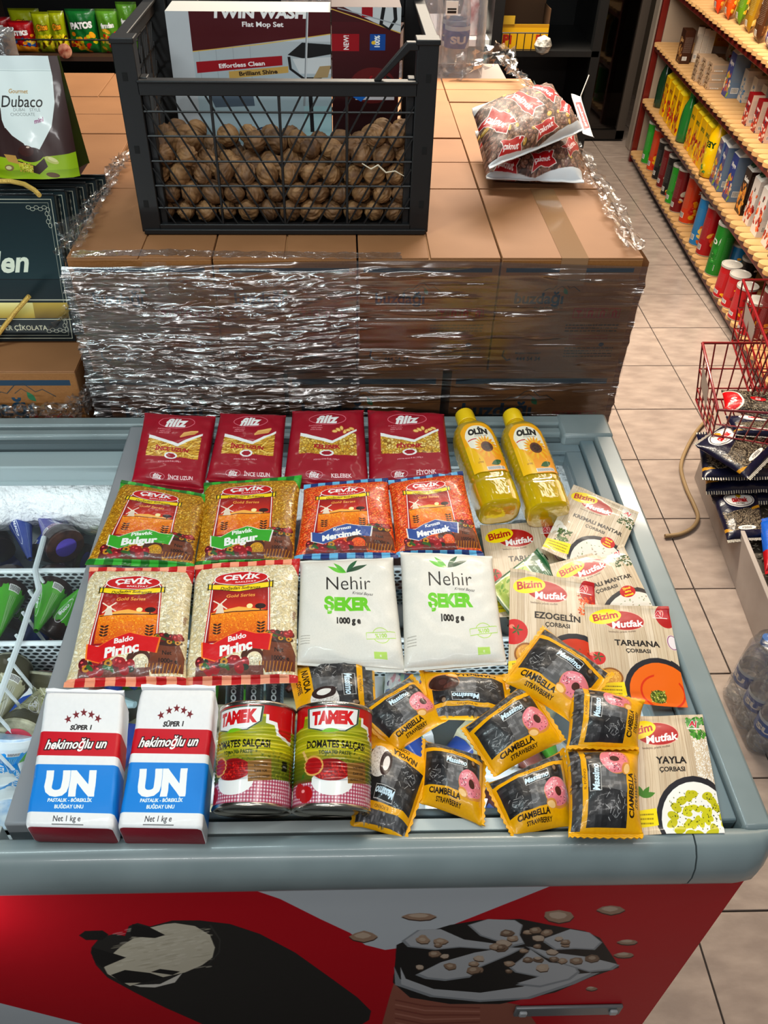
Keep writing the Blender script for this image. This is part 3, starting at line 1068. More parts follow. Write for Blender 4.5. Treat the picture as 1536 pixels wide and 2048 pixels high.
def art_caknut(seed):
    a = Art(120, 96, '#46302a', 4)
    a.grains(900, 3.3, 2.3, ['#7e5c50', '#6e4c3e', '#8a6a58', '#664640', '#785a4a', '#846256'], seed, hi=.25, dark=.6)
    a.grains(16, 3.4, 2.4, ['#cfa552', '#c09a4a'], seed + 3, hi=.4, dark=.6)

    def badge(x, y, rot, k=1.0, al=1.0):
        q = math.radians(rot)
        s = [(-17, -9), (-5, -7), (6, -10), (18, -8), (14, -1), (19, 7), (8, 9), (-4, 7), (-17, 9), (-13, 0)]
        f = lambda z: [(x + (u * math.cos(q) - v * math.sin(q)) * k * z, y + (u * math.sin(q) + v * math.cos(q)) * k * z) for u, v in s]
        a.poly(f(1.08), '#e8dcd8', al).poly(f(1.0), '#a30f1a', al).text('çaknut', x - 1 * k, y, 9.4 * k, '#f6ecec', .04, .12, rot, .95)
        leaf(a, x + 12 * k * math.cos(q - .5), y + 12 * k * math.sin(q - .5), 5 * k, 2 * k, rot - 60, '#f6ecec')
    badge(16, 46, 62, 1.2)
    badge(56, 34, 70, 1.35)
    badge(92, 26, 68, 1.25)
    badge(68, 82, -8, .8)
    badge(106, 62, -50, .8)
    badge(24, 86, 12, .8)
    a.poly([(0, 90), (60, 93), (120, 84), (120, 96), (0, 96)], '#d0d4d8')
    a.poly([(0, 0), (40, 0), (30, 8), (0, 12)], '#dfe2e4', .85)
    return a


def art_buz(big, alt=False):
    W, H = (310, 222) if big else (246, 222)
    a = Art(W, H, '#8a6138', 2.4)
    a.noise(.012, 3 + big, 4)
    a.rect(8, 14, W - 12, 22 if not big else 26, '#1c3a4e')
    k = 1.55 if big else 1.0
    ox, oy = (22, 88) if big else (28, 72)
    if alt:
        k, ox, oy = 1.8, 52, 76
    a.line([(ox + 52 * k, oy - 14 * k), (ox + 62 * k, oy - 20 * k), (ox + 68 * k, oy - 18 * k), (ox + 78 * k, oy - 28 * k), (ox + 88 * k, oy - 30 * k), (ox + 98 * k, oy - 20 * k), (ox + 106 * k, oy - 23 * k), (ox + 118 * k, oy - 14 * k)], 1.0 * k, '#26323a')
    a.line([(ox + 76 * k, oy - 18 * k), (ox + 84 * k, oy - 24 * k), (ox + 94 * k, oy - 16 * k)], .8 * k, '#26323a')
    a.text('buzdağı', ox + 46 * k, oy - 1, 29 * k, '#153c52', .03, 0, 0, .98)
    leaf(a, ox + 96 * k, oy - 8 * k, 14 * k, 5 * k, -120, '#2c6a4a')
    a.text('Doğal Mineralli Su', ox + 66 * k, oy + 18 * k, 7 * k, '#2a3a40', 0)
    x = W - 104
    for i in range(4):
        a.line([(x + i * 22, 92), (x + 19 + i * 22, 92), (x + 19 + i * 22, 110), (x + i * 22, 110), (x + i * 22, 91.5)], 1.4, '#9a2a28')
        if i == 0:
            a.poly([(x + 3, 95), (x + 16, 95), (x + 10, 103)], '#9a2a28').rect(x + 9, 102, x + 10.4, 108, '#9a2a28')
        else:
            a.rect(x + 5 + i * 22, 97, x + 8 + i * 22, 108, '#9a2a28').rect(x + 11 + i * 22, 97, x + 14 + i * 22, 108, '#9a2a28')
            a.poly([(x + 3 + i * 22, 99), (x + 9.5 + i * 22, 94), (x + 16 + i * 22, 99)], '#9a2a28')
    a.lines_of_text(x - 10, 124, W - 16, 3, 6, 2.6, '#3a3a34', 3, .8).lines_of_text(x, 146, W - 30, 2, 6, 2.4, '#8a3a30', 4, .7)
    a.lines_of_text(x - 4, 172, W - 16, 4, 6, 2.4, '#3a3a34', 5, .7).ell(W - 40, 166, 5, 4, '#1c3a4e')
    a.line([(24, 178), (22, 190), (32, 200), (38, 197)], 3, '#1c3040').text('Müşteri Hizmetleri', 70, 184, 6.2, '#26323a', .01).text('444 54 34', 72, 196, 12, '#26323a', .01, 0, 0, .95)
    if big:
        a.rect(W - 66, 128, W - 24, 206, '#1c3a4e')
    return a
# ================================================================ setting: floor, walls
tile_m = pm('floor_tile', '#8d7e75', .3, bump=(60, .25, .002), var=(11, '#a5958a', 9, (1, 2.5, 1)), coat=.15)
grout_m = pm('grout', '#2a211e', .8)
TX, TY, TP = 1.0125, 2.2165, .3018
fl = MB().box(-2.2, 3.2, -.6, 7.2, -.05, -.004).build('floor', grout_m)
tag(fl, kind='structure')
tm0 = None
for i in range(-2, 7):
    for j in range(-8, 16):
        if TX + i * TP > 2.2:
            continue
        if tm0 is None:
            tm0 = MB().box(.002, TP - .002, .002, TP - .002, -.006, 0).build('tile', tile_m, fl, bevel=.001)
            o = tm0
        else:
            o = tm0.copy()
            COL.objects.link(o)
            o.parent = fl
        o.location = (TX + i * TP, TY + j * TP, rnd.uniform(-.0005, .0003))
dark_m = pm('dark_wall', '#191614', .6)
wall_m = pm('wall_paint', '#8f8378', .6, var=(3, '#7d7268'))
tag(MB().box(-2.2, 3.2, 6.6, 6.7, 0, 2.9).build('wall_back', dark_m), kind='structure')
tag(MB().box(2.16, 2.26, .2, 6.6, 0, 2.9).build('wall_right', pm('wall_cream', '#a89884', .6)), kind='structure')
tag(MB().box(-2.2, -2.1, -.6, 6.6, 0, 2.9).build('wall_left', dark_m), kind='structure')
# pale pier at the end of the aisle with the dark glass door beside it
tag(MB().box(1.80, 2.15, 5.34, 5.42, 0, 2.9).build('wall_end', wall_m, bevel=.006), kind='structure')
d = empty('door_1', (1.77, 5.5, 0), kind='structure')
MB().box(-.86, .03, 0, .05, .02, .07).build('door_sill', pm('sill_metal', '#2a2522', .4, .6), d)
MB().box(-.02, .03, 0, .05, .02, 2.2).build('door_frame', pm('door_metal', '#4c443e', .4, .5), d)
MB().box(-.86, -.02, .02, .03, .07, 2.2).build('door_glass', film_mat('dark_glass', (.35, .33, .32), .9, 5, .0, .001, base=.03, rough=.05), d)

# ================================================================ freezer
GR = '#7a8789'
gray = pm('grey_plastic', GR, .34, coat=.2, var=(14, '#717e80', 2))
gray2 = pm('pale_rail', '#aab4b4', .4)
gray3 = pm('channel_grey', '#4d595d', .5)
glass = film_mat('lid_glass', (.97, .985, .985), .14, 3, .0, .001, base=.004, rough=.02)
inner_m = pm('freezer_liner', '#d4e0e4', .5, bump=(30, .2, .004))
FX0, FX1, FY0, FY1 = -1.35, .492, .436, 1.272
fz = empty('chest_freezer', (-.4, .85, 0), label='grey rimmed chest freezer with red ice cream front under all the groceries', cat='freezer')
T = Matrix.Translation(-Vector(fz.location))


def fpart(mb, name, mt, bevel=0, smooth=40):
    return mb.xf(T).build(name, mt, fz, bevel=bevel, smooth=smooth)


b = MB()
b.box(FX0, -1.28, FY0 + .01, FY1, .03, .80).box(.455, FX1 - .008, FY0 + .01, FY1, .03, .80)
b.box(-1.28, .455, FY0 + .01, .488, .03, .80).box(-1.28, .455, 1.225, FY1, .03, .80).box(-1.28, .455, .488, 1.225, .03, .40)
fpart(b, 'body', pm('body_white', '#c9d0d3', .4))
fpart(MB().box(-1.28, .455, .488, 1.225, .40, .405).box(-1.28, -1.275, .488, 1.225, .405, .8).box(.45, .455, .488, 1.225, .405, .8)
      .box(-1.275, .45, .488, .493, .405, .8).box(-1.275, .45, 1.22, 1.225, .405, .8), 'liner', inner_m)
# rounded front rim
prof = [(.462, .838), (.456, .848), (.447, .8515), (.436, .849), (.427, .841), (.420, .827), (.4175, .81), (.419, .793), (.425, .777), (.436, .765), (.46, .765)]
b = MB()
xs = [FX0, .395]
b.loft([[(x, y, z) for y, z in prof] for x in xs])
fpart(b, 'front_rim', gray, smooth=50)
b = MB()
rg = []
for x, k in ((.397, 1), (.455, 1), (.472, .92), (.484, .7), (.491, .4), (.493, .1)):
    rg.append([(x, .462 - (.462 - y) * (k if y < .455 else 1) - 0, z) for y, z in prof])
b.loft(rg)
fpart(b, 'corner_cap', gray, smooth=60)
# right, middle and back rails
fpart(MB().box(.458, .493, .455, 1.272, .79, .852), 'side_rail', gray, bevel=.005)
fpart(MB().box(.433, .4575, .47, 1.24, .80, .843), 'side_ledge', pm('ledge', '#64757b', .4), bevel=.002)
fpart(MB().box(FX0, .45, 1.247, 1.272, .80, .853).box(FX0, .45, 1.225, 1.244, .80, .846), 'back_rail', gray, bevel=.004)
fpart(MB().box(FX0, .452, 1.213, 1.224, .80, .835), 'back_channel', gray3)
fpart(MB().box(-.342, .432, .4635, .4785, .80, .841), 'front_track', gray2, bevel=.001)
fpart(MB().box(-.342, .432, .479, .487, .80, .824), 'front_channel', gray3)
fpart(MB().box(FX0, -.40, .463, .482, .79, .832), 'left_track', gray2, bevel=.001)
cor = MB().box(.40, .4935, 1.205, 1.274, .80, .856)
fpart(cor, 'back_corner', gray, bevel=.006)
# right sliding lid
lid = MB().box(-.392, -.352, .474, 1.246, .806, .850)
fpart(lid, 'lid_frame', pm('lid_frame_grey', '#84888c', .42), bevel=.003)
fpart(MB().box(-.351, .432, 1.185, 1.212, .80, .834).box(.404, .432, .488, 1.184, .80, .834).box(-.351, .404, .488, .497, .80, .830), 'lid_inner_frame', pm('lid_inner', '#6a7a80', .4), bevel=.0015)
fpart(MB().box(-.351, .403, .497, 1.185, .823, .8275), 'lid_glass', glass)
# left sliding lid a step lower
low_m = pm('lower_frame', '#93a3a6', .4)
fpart(MB().box(FX0 + .05, -.395, 1.165, 1.212, .775, .82), 'lower_lid_frame', low_m, bevel=.003)
fpart(MB().box(FX0 + .05, -.395, .484, .496, .775, .80), 'lower_lid_frame', low_m, bevel=.003)
fpart(MB().box(FX0 + .05, -.393, .496, 1.165, .786, .790), 'lower_lid_glass', glass)

# printed front, drawn in its own plane through the seen outline
PH, PW, PX0 = .765, 1.842, FX0
a = Art(PW * 1000, PH * 1000, '#a8081e', 1.0)


def pmap(x, y):
    p = at(x, y, y=FY0)
    return ((p.x - PX0) * 1000, (PH - p.z) * 1000)


a.map = pmap
a.poly([(-400, 1600), (482, 1772), (520, 1790), (590, 1820), (650, 1850), (700, 1882), (735, 1900), (790, 1902), (800, 1890), (1120, 1764), (1500, 1600), (1500, 1500), (-400, 1500)], '#a8081e')
wh = '#b9bfc4'
a.poly([(480, 1771), (560, 1798), (640, 1838), (700, 1866), (730, 1890), (770, 1900), (800, 1896), (880, 1860), (1125, 1763), (1125, 1700), (480, 1700)], wh)
a.poly([(-600, 1950), (-200, 1970), (0, 2006), (165, 2048), (300, 2100), (700, 2400), (-600, 2400)], wh)
# chocolate cone with bitten end
cone = [(182, 1905), (183, 1895), (200, 1875), (228, 1868), (250, 1872), (258, 1852), (275, 1846), (300, 1853), (345, 1841), (400, 1841), (460, 1848), (520, 1868), (590, 1905),
        (660, 1955), (715, 1995), (742, 2022), (738, 2040), (715, 2054), (600, 2090), (480, 2080), (400, 2046), (330, 2015), (270, 1985), (215, 1955), (192, 1930)]
a.poly(cone, '#2c2a27')
a.poly([(228, 1905), (245, 1890), (268, 1876), (300, 1872), (300, 1855), (330, 1848), (350, 1846), (390, 1852), (420, 1870), (430, 1895), (425, 1915), (405, 1930), (370, 1945), (300, 1960), (260, 1972), (215, 1948), (208, 1935)], '#c2bcaa')
a.map = None
cx0, cy0 = pmap(320, 1905)
r = random.Random(5)
for i in range(120):
    x, y = pmap(r.uniform(235, 420), r.uniform(1858, 1935))
    a.ell(x, y, r.uniform(4, 12), r.uniform(1, 3), r.choice(['#d6d0bf', '#aca592', '#cfc9b8']), -25, .5)
a.map = pmap
for p in ([(182, 1905), (185, 1895), (230, 1908), (252, 1915), (205, 1935), (190, 1925)], [(260, 1868), (265, 1848), (300, 1855), (330, 1870), (310, 1876), (265, 1873)],
          [(222, 1950), (250, 1940), (300, 1946), (328, 1955), (290, 1965), (245, 1966)], [(302, 1944), (320, 1938), (360, 1943), (345, 1950)],
          [(158, 1871), (170, 1862), (205, 1861), (217, 1869), (205, 1880), (172, 1880)]):
    a.poly(p, '#1f1d1b')
a.poly([(265, 1970), (320, 1968), (365, 1946), (350, 1965), (310, 1975), (280, 1974)], '#d0ccc2')
a.line([(420, 1850), (440, 1880), (438, 1905), (415, 1930)], [4, 3, 3, 1], '#3c3a36')
# nut cone
nut = ['#a28c78', '#8c7664', '#b7a594', '#7a6656']
a.poly([(788, 1965), (780, 1990), (764, 2048), (740, 2200), (1200, 2200), (1110, 2100), (1060, 2030), (1040, 2010)], '#8e5c4e')
for i in range(9):
    a.line([(790, 2000 + i * 9), (850, 2012 + i * 9), (900, 2014 + i * 8), (960, 2016 + i * 7)], 3, '#b58474' if i % 2 else '#6e3c34', .6)
a.poly([(786, 1965), (790, 1930), (793, 1890), (840, 1868), (900, 1850), (960, 1840), (1040, 1838), (1100, 1850), (1170, 1862), (1200, 1876), (1230, 1920), (1238, 1935), (1180, 1955), (1110, 1985), (1000, 2008), (900, 2008), (820, 1995)], '#23211f')
cr = '#aeb1b4'
for p in ([(788, 1932), (800, 1958), (860, 1980), (960, 1988), (1050, 1975), (1140, 1950), (1200, 1945), (1150, 1968), (1060, 1998), (960, 2004), (860, 1994), (790, 1970)],
          [(803, 1882), (835, 1860), (880, 1858), (930, 1880), (990, 1888), (1030, 1895), (990, 1900), (920, 1895), (870, 1900), (815, 1894)],
          [(935, 1850), (975, 1838), (1030, 1840), (1046, 1850), (1040, 1870), (1050, 1888), (1020, 1895), (1000, 1885), (960, 1872)],
          [(830, 1950), (880, 1925), (950, 1905), (1010, 1895), (1050, 1895), (1020, 1910), (960, 1935), (940, 1955), (890, 1962), (850, 1958)],
          [(1060, 1898), (1100, 1925), (1150, 1930), (1160, 1945), (1140, 1960), (1080, 1975), (1030, 1970), (1080, 1955), (1030, 1945), (1018, 1935), (1045, 1915)],
          [(1050, 1892), (1100, 1905), (1180, 1915), (1240, 1930), (1225, 1940), (1180, 1945), (1130, 1930), (1090, 1915)],
          [(1080, 1880), (1140, 1858), (1180, 1865), (1205, 1885), (1190, 1900), (1150, 1898), (1110, 1900)]):
    cc = np.mean(p, 0)
    a.poly(p, '#8b8f93').poly([tuple(cc + (np.array(q) - cc) * .93 - (0, 1.5)) for q in p], cr)
r = random.Random(9)
for i in range(46):
    x, y, s = r.uniform(830, 1200), r.uniform(1860, 1955), r.uniform(7, 16)
    if abs(x - 1000) / 230 + abs(y - 1905) / 60 > 1.25:
        continue
    g = r.choice(nut)
    p = [(x + s * math.cos(t) * r.uniform(.8, 1.2), y + s * .5 * math.sin(t) * r.uniform(.8, 1.2)) for t in np.linspace(0, 5.4, 7)]
    a.poly([(u, v + 2) for u, v in p], '#4c3c30').poly(p, g).poly([(x + (u - x) * .5 - 1, y + (v - y) * .5 - 1) for u, v in p], '#c3b4a2', .6)
for x, y, s, ry in ((840, 1833, 34, 8), (1118, 1833, 36, 14), (1222, 1820, 28, 9), (728, 1873, 28, 11), (1256, 1884, 22, 6), (1248, 1910, 20, 6), (1183, 1977, 12, 4)):
    p = [(x + s * math.cos(t) * r.uniform(.8, 1.1), y + ry * math.sin(t) * r.uniform(.8, 1.1)) for t in np.linspace(0, 5.5, 8)]
    a.poly([(u, v + 2) for u, v in p], '#3c2c24').poly(p, '#9a8270').poly([(x + (u - x) * .6 - 2, y + (v - y) * .55 - 2) for u, v in p], '#bba896')
a.map = None
a.image
fpart(MB().quad([(FX0, FY0, 0.0), (FX1 - .012, FY0, 0.0), (FX1 - .012, FY0, PH), (FX0, FY0, PH)], 0, ((0, 0), ((FX1 - .012 - FX0) / PW, 0), ((FX1 - .012 - FX0) / PW, 1), (0, 1))).box(FX0, FX1 - .012, FY0 + .0005, FY0 + .012, 0, PH, 1),
      'printed_front', [tm('freezer_print', a, .5, .05, (9, .25, .004)), pm('panel_back', '#8a8f92', .5)])
# thermostat plate
p0, p1 = at(1032, 2016, y=FY0 - .004), at(1248, 2010, y=FY0 - .004)
fpart(MB().box(p0.x, p1.x, FY0 - .006, FY0 - .0005, p0.z - .035, p0.z), 'control_plate', pm('plate', '#6f7274', .35, .3), bevel=.002)
for xx in (p0.x + .012, p1.x - .014):
    fpart(MB().box(xx - .006, xx + .006, FY0 - .011, FY0 - .006, p0.z - .022, p0.z - .006), 'clip', pm('clip_grey', '#9a9ea0', .3), bevel=.002)

# ---- freezer contents
white_wire = pm('white_wire', '#c9d2d6', .35)
holes = Art(200, 60, '#a9b4b8', 4)
for i in range(40):
    for j in range(12):
        holes.ell(i * 5 + (2.5 if j % 2 else 0), j * 5 + 2.5, 1.9, 1.9, '#1d2426', 0, 1, 10)
perf_m = tm('perforated', holes, .5, 0, None)


def divider(y, z1, x0, x1, label):
    e = empty('basket_divider', (0, y, z1), label=label, cat='divider')
    MB().quad([(x0, 0, -.10), (x1, 0, -.10), (x1, 0, 0), (x0, 0, 0)], 0, ((0, 0), (3, 0), (3, 1), (0, 1))).box(x0, x1, .001, .003, -.10, 0, 0).build('perforated_panel', perf_m, e)
    MB().tube([(x0, -.002, 0), (x1, -.002, 0)], .0045, 8).build('top_wire', white_wire, e)


ya, yb, yc = at(40, 1140, z=.70).y, at(40, 1285, z=.70).y, at(40, 1590, z=.7).y
divider(ya, .70, -1.27, .445, 'perforated white basket wall behind the green cones')
divider(yb, .70, -1.27, .445, 'perforated white basket wall in front of the green cones')
perf_m.node_tree.nodes['Image Texture'].extension = 'REPEAT'
e = empty('wire_divider', (0, 0, 0), label='bent white wire divider running between the ice cream cones', cat='divider')
P = [at(*q, z=.715) for q in ((88, 1075), (70, 1140), (78, 1180), (60, 1215), (36, 1290), (0, 1390), (-30, 1480))]
MB().tube(P, .005, 8).build('rail', white_wire, e)
for q in range(8):
    s = P[1].lerp(P[6], q / 7)
    MB().tube([s, s + Vector((.03, .0, -.13))], .0028, 6).build('rung', white_wire, e)
# frost ridge along the back wall
g = np.random.default_rng(3)
fr = MB()
rings = []
for i in range(90):
    x = -1.27 + i * .0195
    k = 1 + .18 * math.sin(i * .5) + g.uniform(-.12, .12)
    rings.append([(x, 1.221 - (.004 + q[0] * k) + g.uniform(-.002, .002), q[1] + .012 * math.sin(i * .23) + g.uniform(-.002, .002)) for q in ((0, .778), (.02, .772), (.045, .75), (.06, .72), (.058, .68), (.04, .645), (0, .62))])
fr.loft(rings, 0, True, None, False)
tag(fr.build('frost', pm('frost_white', '#f2f6f8', .7, bump=(70, 1, .012)), smooth=80), 'thick white frost ridge built up on the rear freezer wall', 'frost', kind='stuff')

CONE = {}


def art_cone(kind):
    a = Art(100, 130, {'blue': '#1d3f8c', 'purple': '#4a4690', 'green': '#4fa32c', 'cream': '#a8a68c', 'sky': '#2a8fd0', 'rose': '#c2949c'}[kind], 2.4)
    top = {'blue': '#15161c', 'purple': '#2c1a18', 'green': '#2e1a14', 'cream': '#4a4636', 'sky': '#dfe8ec', 'rose': '#5a2430'}[kind]
    a.rect(0, 0, 100, 34, top)
    for i in range(10):
        a.ell(5 + i * 10, 34, 6, 5 + (i * 7 % 5) * 1.6, top)
    if kind == 'purple':
        a.rect(0, 36, 100, 50, '#b494ac').speck(120, 1.3, '#2c1a18', 3, (0, 36, 100, 50))
    if kind == 'cream':
        for i in range(10):
            a.line([(r.uniform(0, 100), 40), (r.uniform(0, 100), 80), (r.uniform(0, 100), 125)], 2.5, r.choice(['#5c5a46', '#c8c6ac', '#6e7a3a', '#d8d6c4']), .8)
    a.text({'blue': 'cono', 'purple': 'Cornetto', 'green': 'cone', 'cream': 'BOL', 'sky': 'GELATO', 'rose': 'cono'}[kind], 30, 70, 17, '#e8e8ee', .04, .2, -78)
    a.ring(30, 70, 12, 34, 1.6, '#e8e8ee')
    a.rect(66, 44, 84, 120, tuple(np.array(hx('#1d3f8c' if kind == 'blue' else '#cfd2d0')) * .9), .25)
    for i in range(12):
        a.line([(67 + i * 1.5, 58), (67 + i * 1.5, 118)], .5, '#e0e4e8' if i % 3 else '#222', .6)
    a.rect(62, 38, 86, 50, WHT)
    for i in range(11):
        a.rect(64 + i * 2, 39.5, 65 + i * 2, 48.5, BLK)
    return a


def cone_thing(kind, tip, end, R, label, group, lidc):
    """wrapped cone from its tip to its wide lidded end, both real points"""
    tip, end = Vector(tip), Vector(end)
    if kind not in CONE:
        CONE[kind] = tm('cone_' + kind, art_cone(kind), .3, .3, (60, .4, .002))
    L = (end - tip).length
    e = empty('ice_cream_cone', label=label, cat='ice cream', group=group)
    z = (end - tip).normalized()
    x = z.cross(Vector((0, 0, 1))).normalized()
    y = z.cross(x)
    M = Matrix((x, y, z)).transposed().to_4x4()
    M.translation = tip
    e.matrix_world = M
    pr = [(.004, 0), (R * .5, L * .45), (R * .86, L * .78), (R * .95, L * .83), (R * .97, L * .95), (R, L * .97), (R * .98, L)]
    MB().lathe(pr, 24, uvf=lambda t, i: (t * 2 % 1.0 if t < 1 else 1.0, pr[i][1] / L)).build('wrapper', CONE[kind], e, smooth=60)
    ld = MB().lathe([(R * .99, L - .001), (R * .985, L + .003), (R * .5, L + .005), (.0005, L + .004)], 24).build('lid', lidc[0], e, smooth=60)
    if lidc[1]:
        MB().lathe([(R * .55, L + .0056), (R * .5, L + .006), (.0005, L + .0062)], 20).build('badge', lidc[1], ld, smooth=60)


cl_b = (pm('lid_dark', '#1c1412', .35, coat=.4), None)
cl_p = (pm('lid_brown', '#2a1814', .3, coat=.4, var=(60, '#4a2c20')), pm('lid_violet', '#5040a8', .4))
cl_c = (pm('lid_cream', '#b8b59c', .4, var=(40, '#5c5a46')), pm('lid_pink', '#b03848', .4))
cl_s = (pm('lid_blue', '#2a86c4', .4, var=(30, '#dfe8ec')), None)
G = {'blue': 'blue cones in the rear basket', 'purple': 'violet cones in the rear basket', 'green': 'green cones in the middle basket', 'cream': 'cream cones in the front basket', 'sky': 'sky blue cones in the front basket'}
for kind, tp, en, z0, z1, R, lb, lc in (
        ('blue', (60, 1118), (30, 1006), .69, .655, .030, 'navy and royal blue cone with its dark lid up, left of the violet cones', cl_b),
        ('blue', (112, 1030), (84, 1122), .68, .64, .028, 'royal blue cone pointing back, beside the wire divider', cl_b),
        ('blue', (-20, 1020), (-6, 1100), .63, .63, .030, 'dark blue cone cut off by the photo edge in the rear basket', cl_b),
        ('purple', (78, 1030), (130, 1092), .69, .70, .032, 'violet cone facing forward with round violet badge on its lid', cl_p),
        ('purple', (92, 1022), (205, 992), .65, .68, .030, 'lying violet cone with spotted pink band, nearest the frost', cl_p),
        ('purple', (100, 1010), (160, 1045), .64, .65, .030, 'violet cone half hidden behind the forward-facing one', cl_p),
        ('purple', (90, 1095), (165, 1120), .60, .60, .030, 'lowest violet cone against the basket wall', cl_p),
        ('green', (-6, 1275), (22, 1165), .69, .65, .033, 'green cone with dark brown top at the left of the divider', cl_b),
        ('green', (72, 1262), (112, 1162), .69, .655, .032, 'green cone with a white label, standing right of the divider', cl_b),
        ('green', (160, 1180), (104, 1262), .67, .63, .031, 'green cone lying tip backward across its neighbour', cl_b),
        ('green', (45, 1200), (10, 1275), .58, .6, .028, 'pale green cone at the bottom of the middle basket', cl_b),
        ('cream', (-10, 1455), (18, 1345), .68, .655, .034, 'cream cone with scribbled wrapper left of the divider', cl_c),
        ('cream', (80, 1440), (98, 1350), .6, .65, .028, 'cream cone tucked under the lid frame', cl_c),
        ('cream', (75, 1385), (40, 1470), .64, .66, .034, 'cream cone lying tip backward above the sky blue ones', cl_c),
        ('sky', (10, 1560), (20, 1470), .60, .66, .034, 'sky blue cone with light speckles in the front basket', cl_s),
        ('sky', (-15, 1500), (-2, 1600), .64, .64, .034, 'sky blue cone with its white end forward', cl_s),
        ('sky', (30, 1530), (18, 1640), .62, .66, .033, 'sky blue cone at the very front of the freezer', cl_s)):
    z1 -= .01
    R *= 1.13
    cone_thing(kind, at(*tp, z=z0), at(*en, z=z1), R, lb, G[kind], lc)
# bed of more wrappers further down, too deep to tell apart
bed = MB()
rr = random.Random(4)
for i in range(230):
    x, y = rr.uniform(-.86, .42), rr.uniform(.51, 1.17)
    t = rr.uniform(0, 3.1)
    p = Vector((x, y, rr.uniform(.49, .56)))
    q = Vector((math.cos(t), math.sin(t), rr.uniform(-.2, .2))) * .07
    bed.tube([p - q, p, p + q], [.006, .02, .028], 8, i % 6)
bed.box(-1.27, .445, .5, 1.215, .47, .48, 6)
tag(bed.build('wrapped_ices', [pm('ice_' + c, c, .35, coat=.3) for c in ('#1d3f8c', '#3f8c2c', '#a8a68c', '#c9cfd2', '#6a3a34', '#9ab8c0')] + [pm('tray', '#8c9a9e', .5)], smooth=60),
    'jumble of wrapped ices deep under the freezer glass', 'ice cream', kind='stuff')

# ================================================================ carton stack
CB = '#a5774a'
card = pm('cardboard', '#9a6c42', .75, bump=(160, .15, .001, (1, 6, 1)), var=(5, '#8c6038', 3))
card_top = pm('cardboard_top', '#95663f', .7, bump=(120, .15, .001), var=(4, '#845834', 3))
card_in = pm('card_edge', '#5c3c20', .8)
buz_s, buz_b = tm('carton_print', art_buz(0), .6, 0, (90, .1, .001)), tm('carton_print_large', art_buz(1), .6, 0, (90, .1, .001))
tape_m = pm('clear_tape', '#8f6c4a', .15, coat=.8)


m_alt = tm('carton_print_left', art_buz(1, True), .6, 0, (90, .1, .001))


def carton(x0, x1, y0, y1, z0, z1, mt, label, group, flap='y', jit=0, tape=False, detail=True):
    w, dp, h = x1 - x0, y1 - y0, z1 - z0
    b = MB().box(-w / 2, w / 2, 0, dp, 0, h - .003, 0)
    b.quad([(-w / 2 + .001, -.0004, 0), (w / 2 - .001, -.0004, 0), (w / 2 - .001, -.0004, h - .004), (-w / 2 + .001, -.0004, h - .004)], 1)
    if not detail:
        b = MB().box(-w / 2, w / 2, 0, dp, 0, h, 0)
    o = b.build('carton', [card, mt], bevel=.002)
    o.location = ((x0 + x1) / 2, y0, z0)
    o.rotation_euler[2] = jit
    tag(o, label, 'carton', group)
    if detail:
        gp = .0016
        if flap == 'y':
            for s in (-1, 1):
                MB().box(min(s * gp, s * w / 2), max(s * gp, s * w / 2), .001, dp - .001, h - .003, h).build('flap', card_top, o, bevel=.001)
        else:
            for y in ((.001, dp / 2 - gp), (dp / 2 + gp, dp - .001)):
                MB().box(-w / 2, w / 2, y[0], y[1], h - .003, h).build('flap', card_top, o, bevel=.001)
        if tape:
            MB().box(-.02, .026, -.0008, dp + .001, h + .0002, h + .0007).box(-.02, .026, -.0012, -.0007, h - .05, h + .0005).build('tape', tape_m, o)
    return o


Z1 = 1.137
XC = [-.466, -.2205, .026, .2715, .517]
names = ['left end', 'second from left', 'third from left', 'right end']
rows = [(1.33, 1.643), (1.648, 1.948), (1.953, 2.234), (2.239, 2.455)]
for ri, (y0, y1) in enumerate(rows):
    for ci in range(4):
        j = rnd.uniform(-.006, .006) if ri else 0
        carton(XC[ci] + .0015, XC[ci + 1] - .0015, y0, y1, .915, Z1 - (0 if ri == 0 else rnd.uniform(0, .004)), buz_s,
               'brown water carton, %s of the %s top row of the wrapped stack' % (names[ci], ('front', 'second', 'third', 'rearmost')[ri]),
               'cartons of the wrapped stack', 'y' if ri in (0, 2) or ci == 1 else 'x', j * .3, tape=(ri == 0 and ci == 3))
for ri, (y0, y1) in enumerate(rows[1:], 1):
    carton(-.75, XC[0] - .006, y0 + .02, y1 + .02, .915, Z1, buz_s, 'brown water carton behind the chocolate boxes, %s row' % ('', 'second', 'third', 'rearmost')[ri], 'cartons of the wrapped stack', 'x' if ri == 2 else 'y', .004)
for k, (x0, x1) in enumerate(((-.45, -.112), (-.105, .189), (.206, .517))):
    carton(x0, x1, 1.334, 1.60, .692, .912, buz_b, 'water carton with large print in the second tier, %s' % ('left end', 'middle', 'right end')[k], 'cartons of the wrapped stack')
for t in range(4):
    z0 = .025 + (t if t < 3 else 3) * .2222
    for k in range(3 if t < 3 else 0):
        carton(-.45 + k * .325, -.128 + k * .325, 1.334, 1.60, z0, z0 + .2212, buz_b, 'water carton in the hidden lower tiers of the stack', 'lower cartons of the stack', detail=False)
for z0, z1 in ((.025, .4675), (.4695, .912)):
    for k in range(2):
        for x0, x1 in ((-.74, -.12), (-.11, .51)):
            carton(x0, x1, 1.61 + k * .425, 2.03 + k * .425, z0, z1, buz_b, 'plain carton inside the stack below the top row', 'inner cartons of the stack', detail=False)
pal = empty('pallet', (0, 1.3, 0), label='low wooden pallet under the wrapped carton stack', cat='pallet')
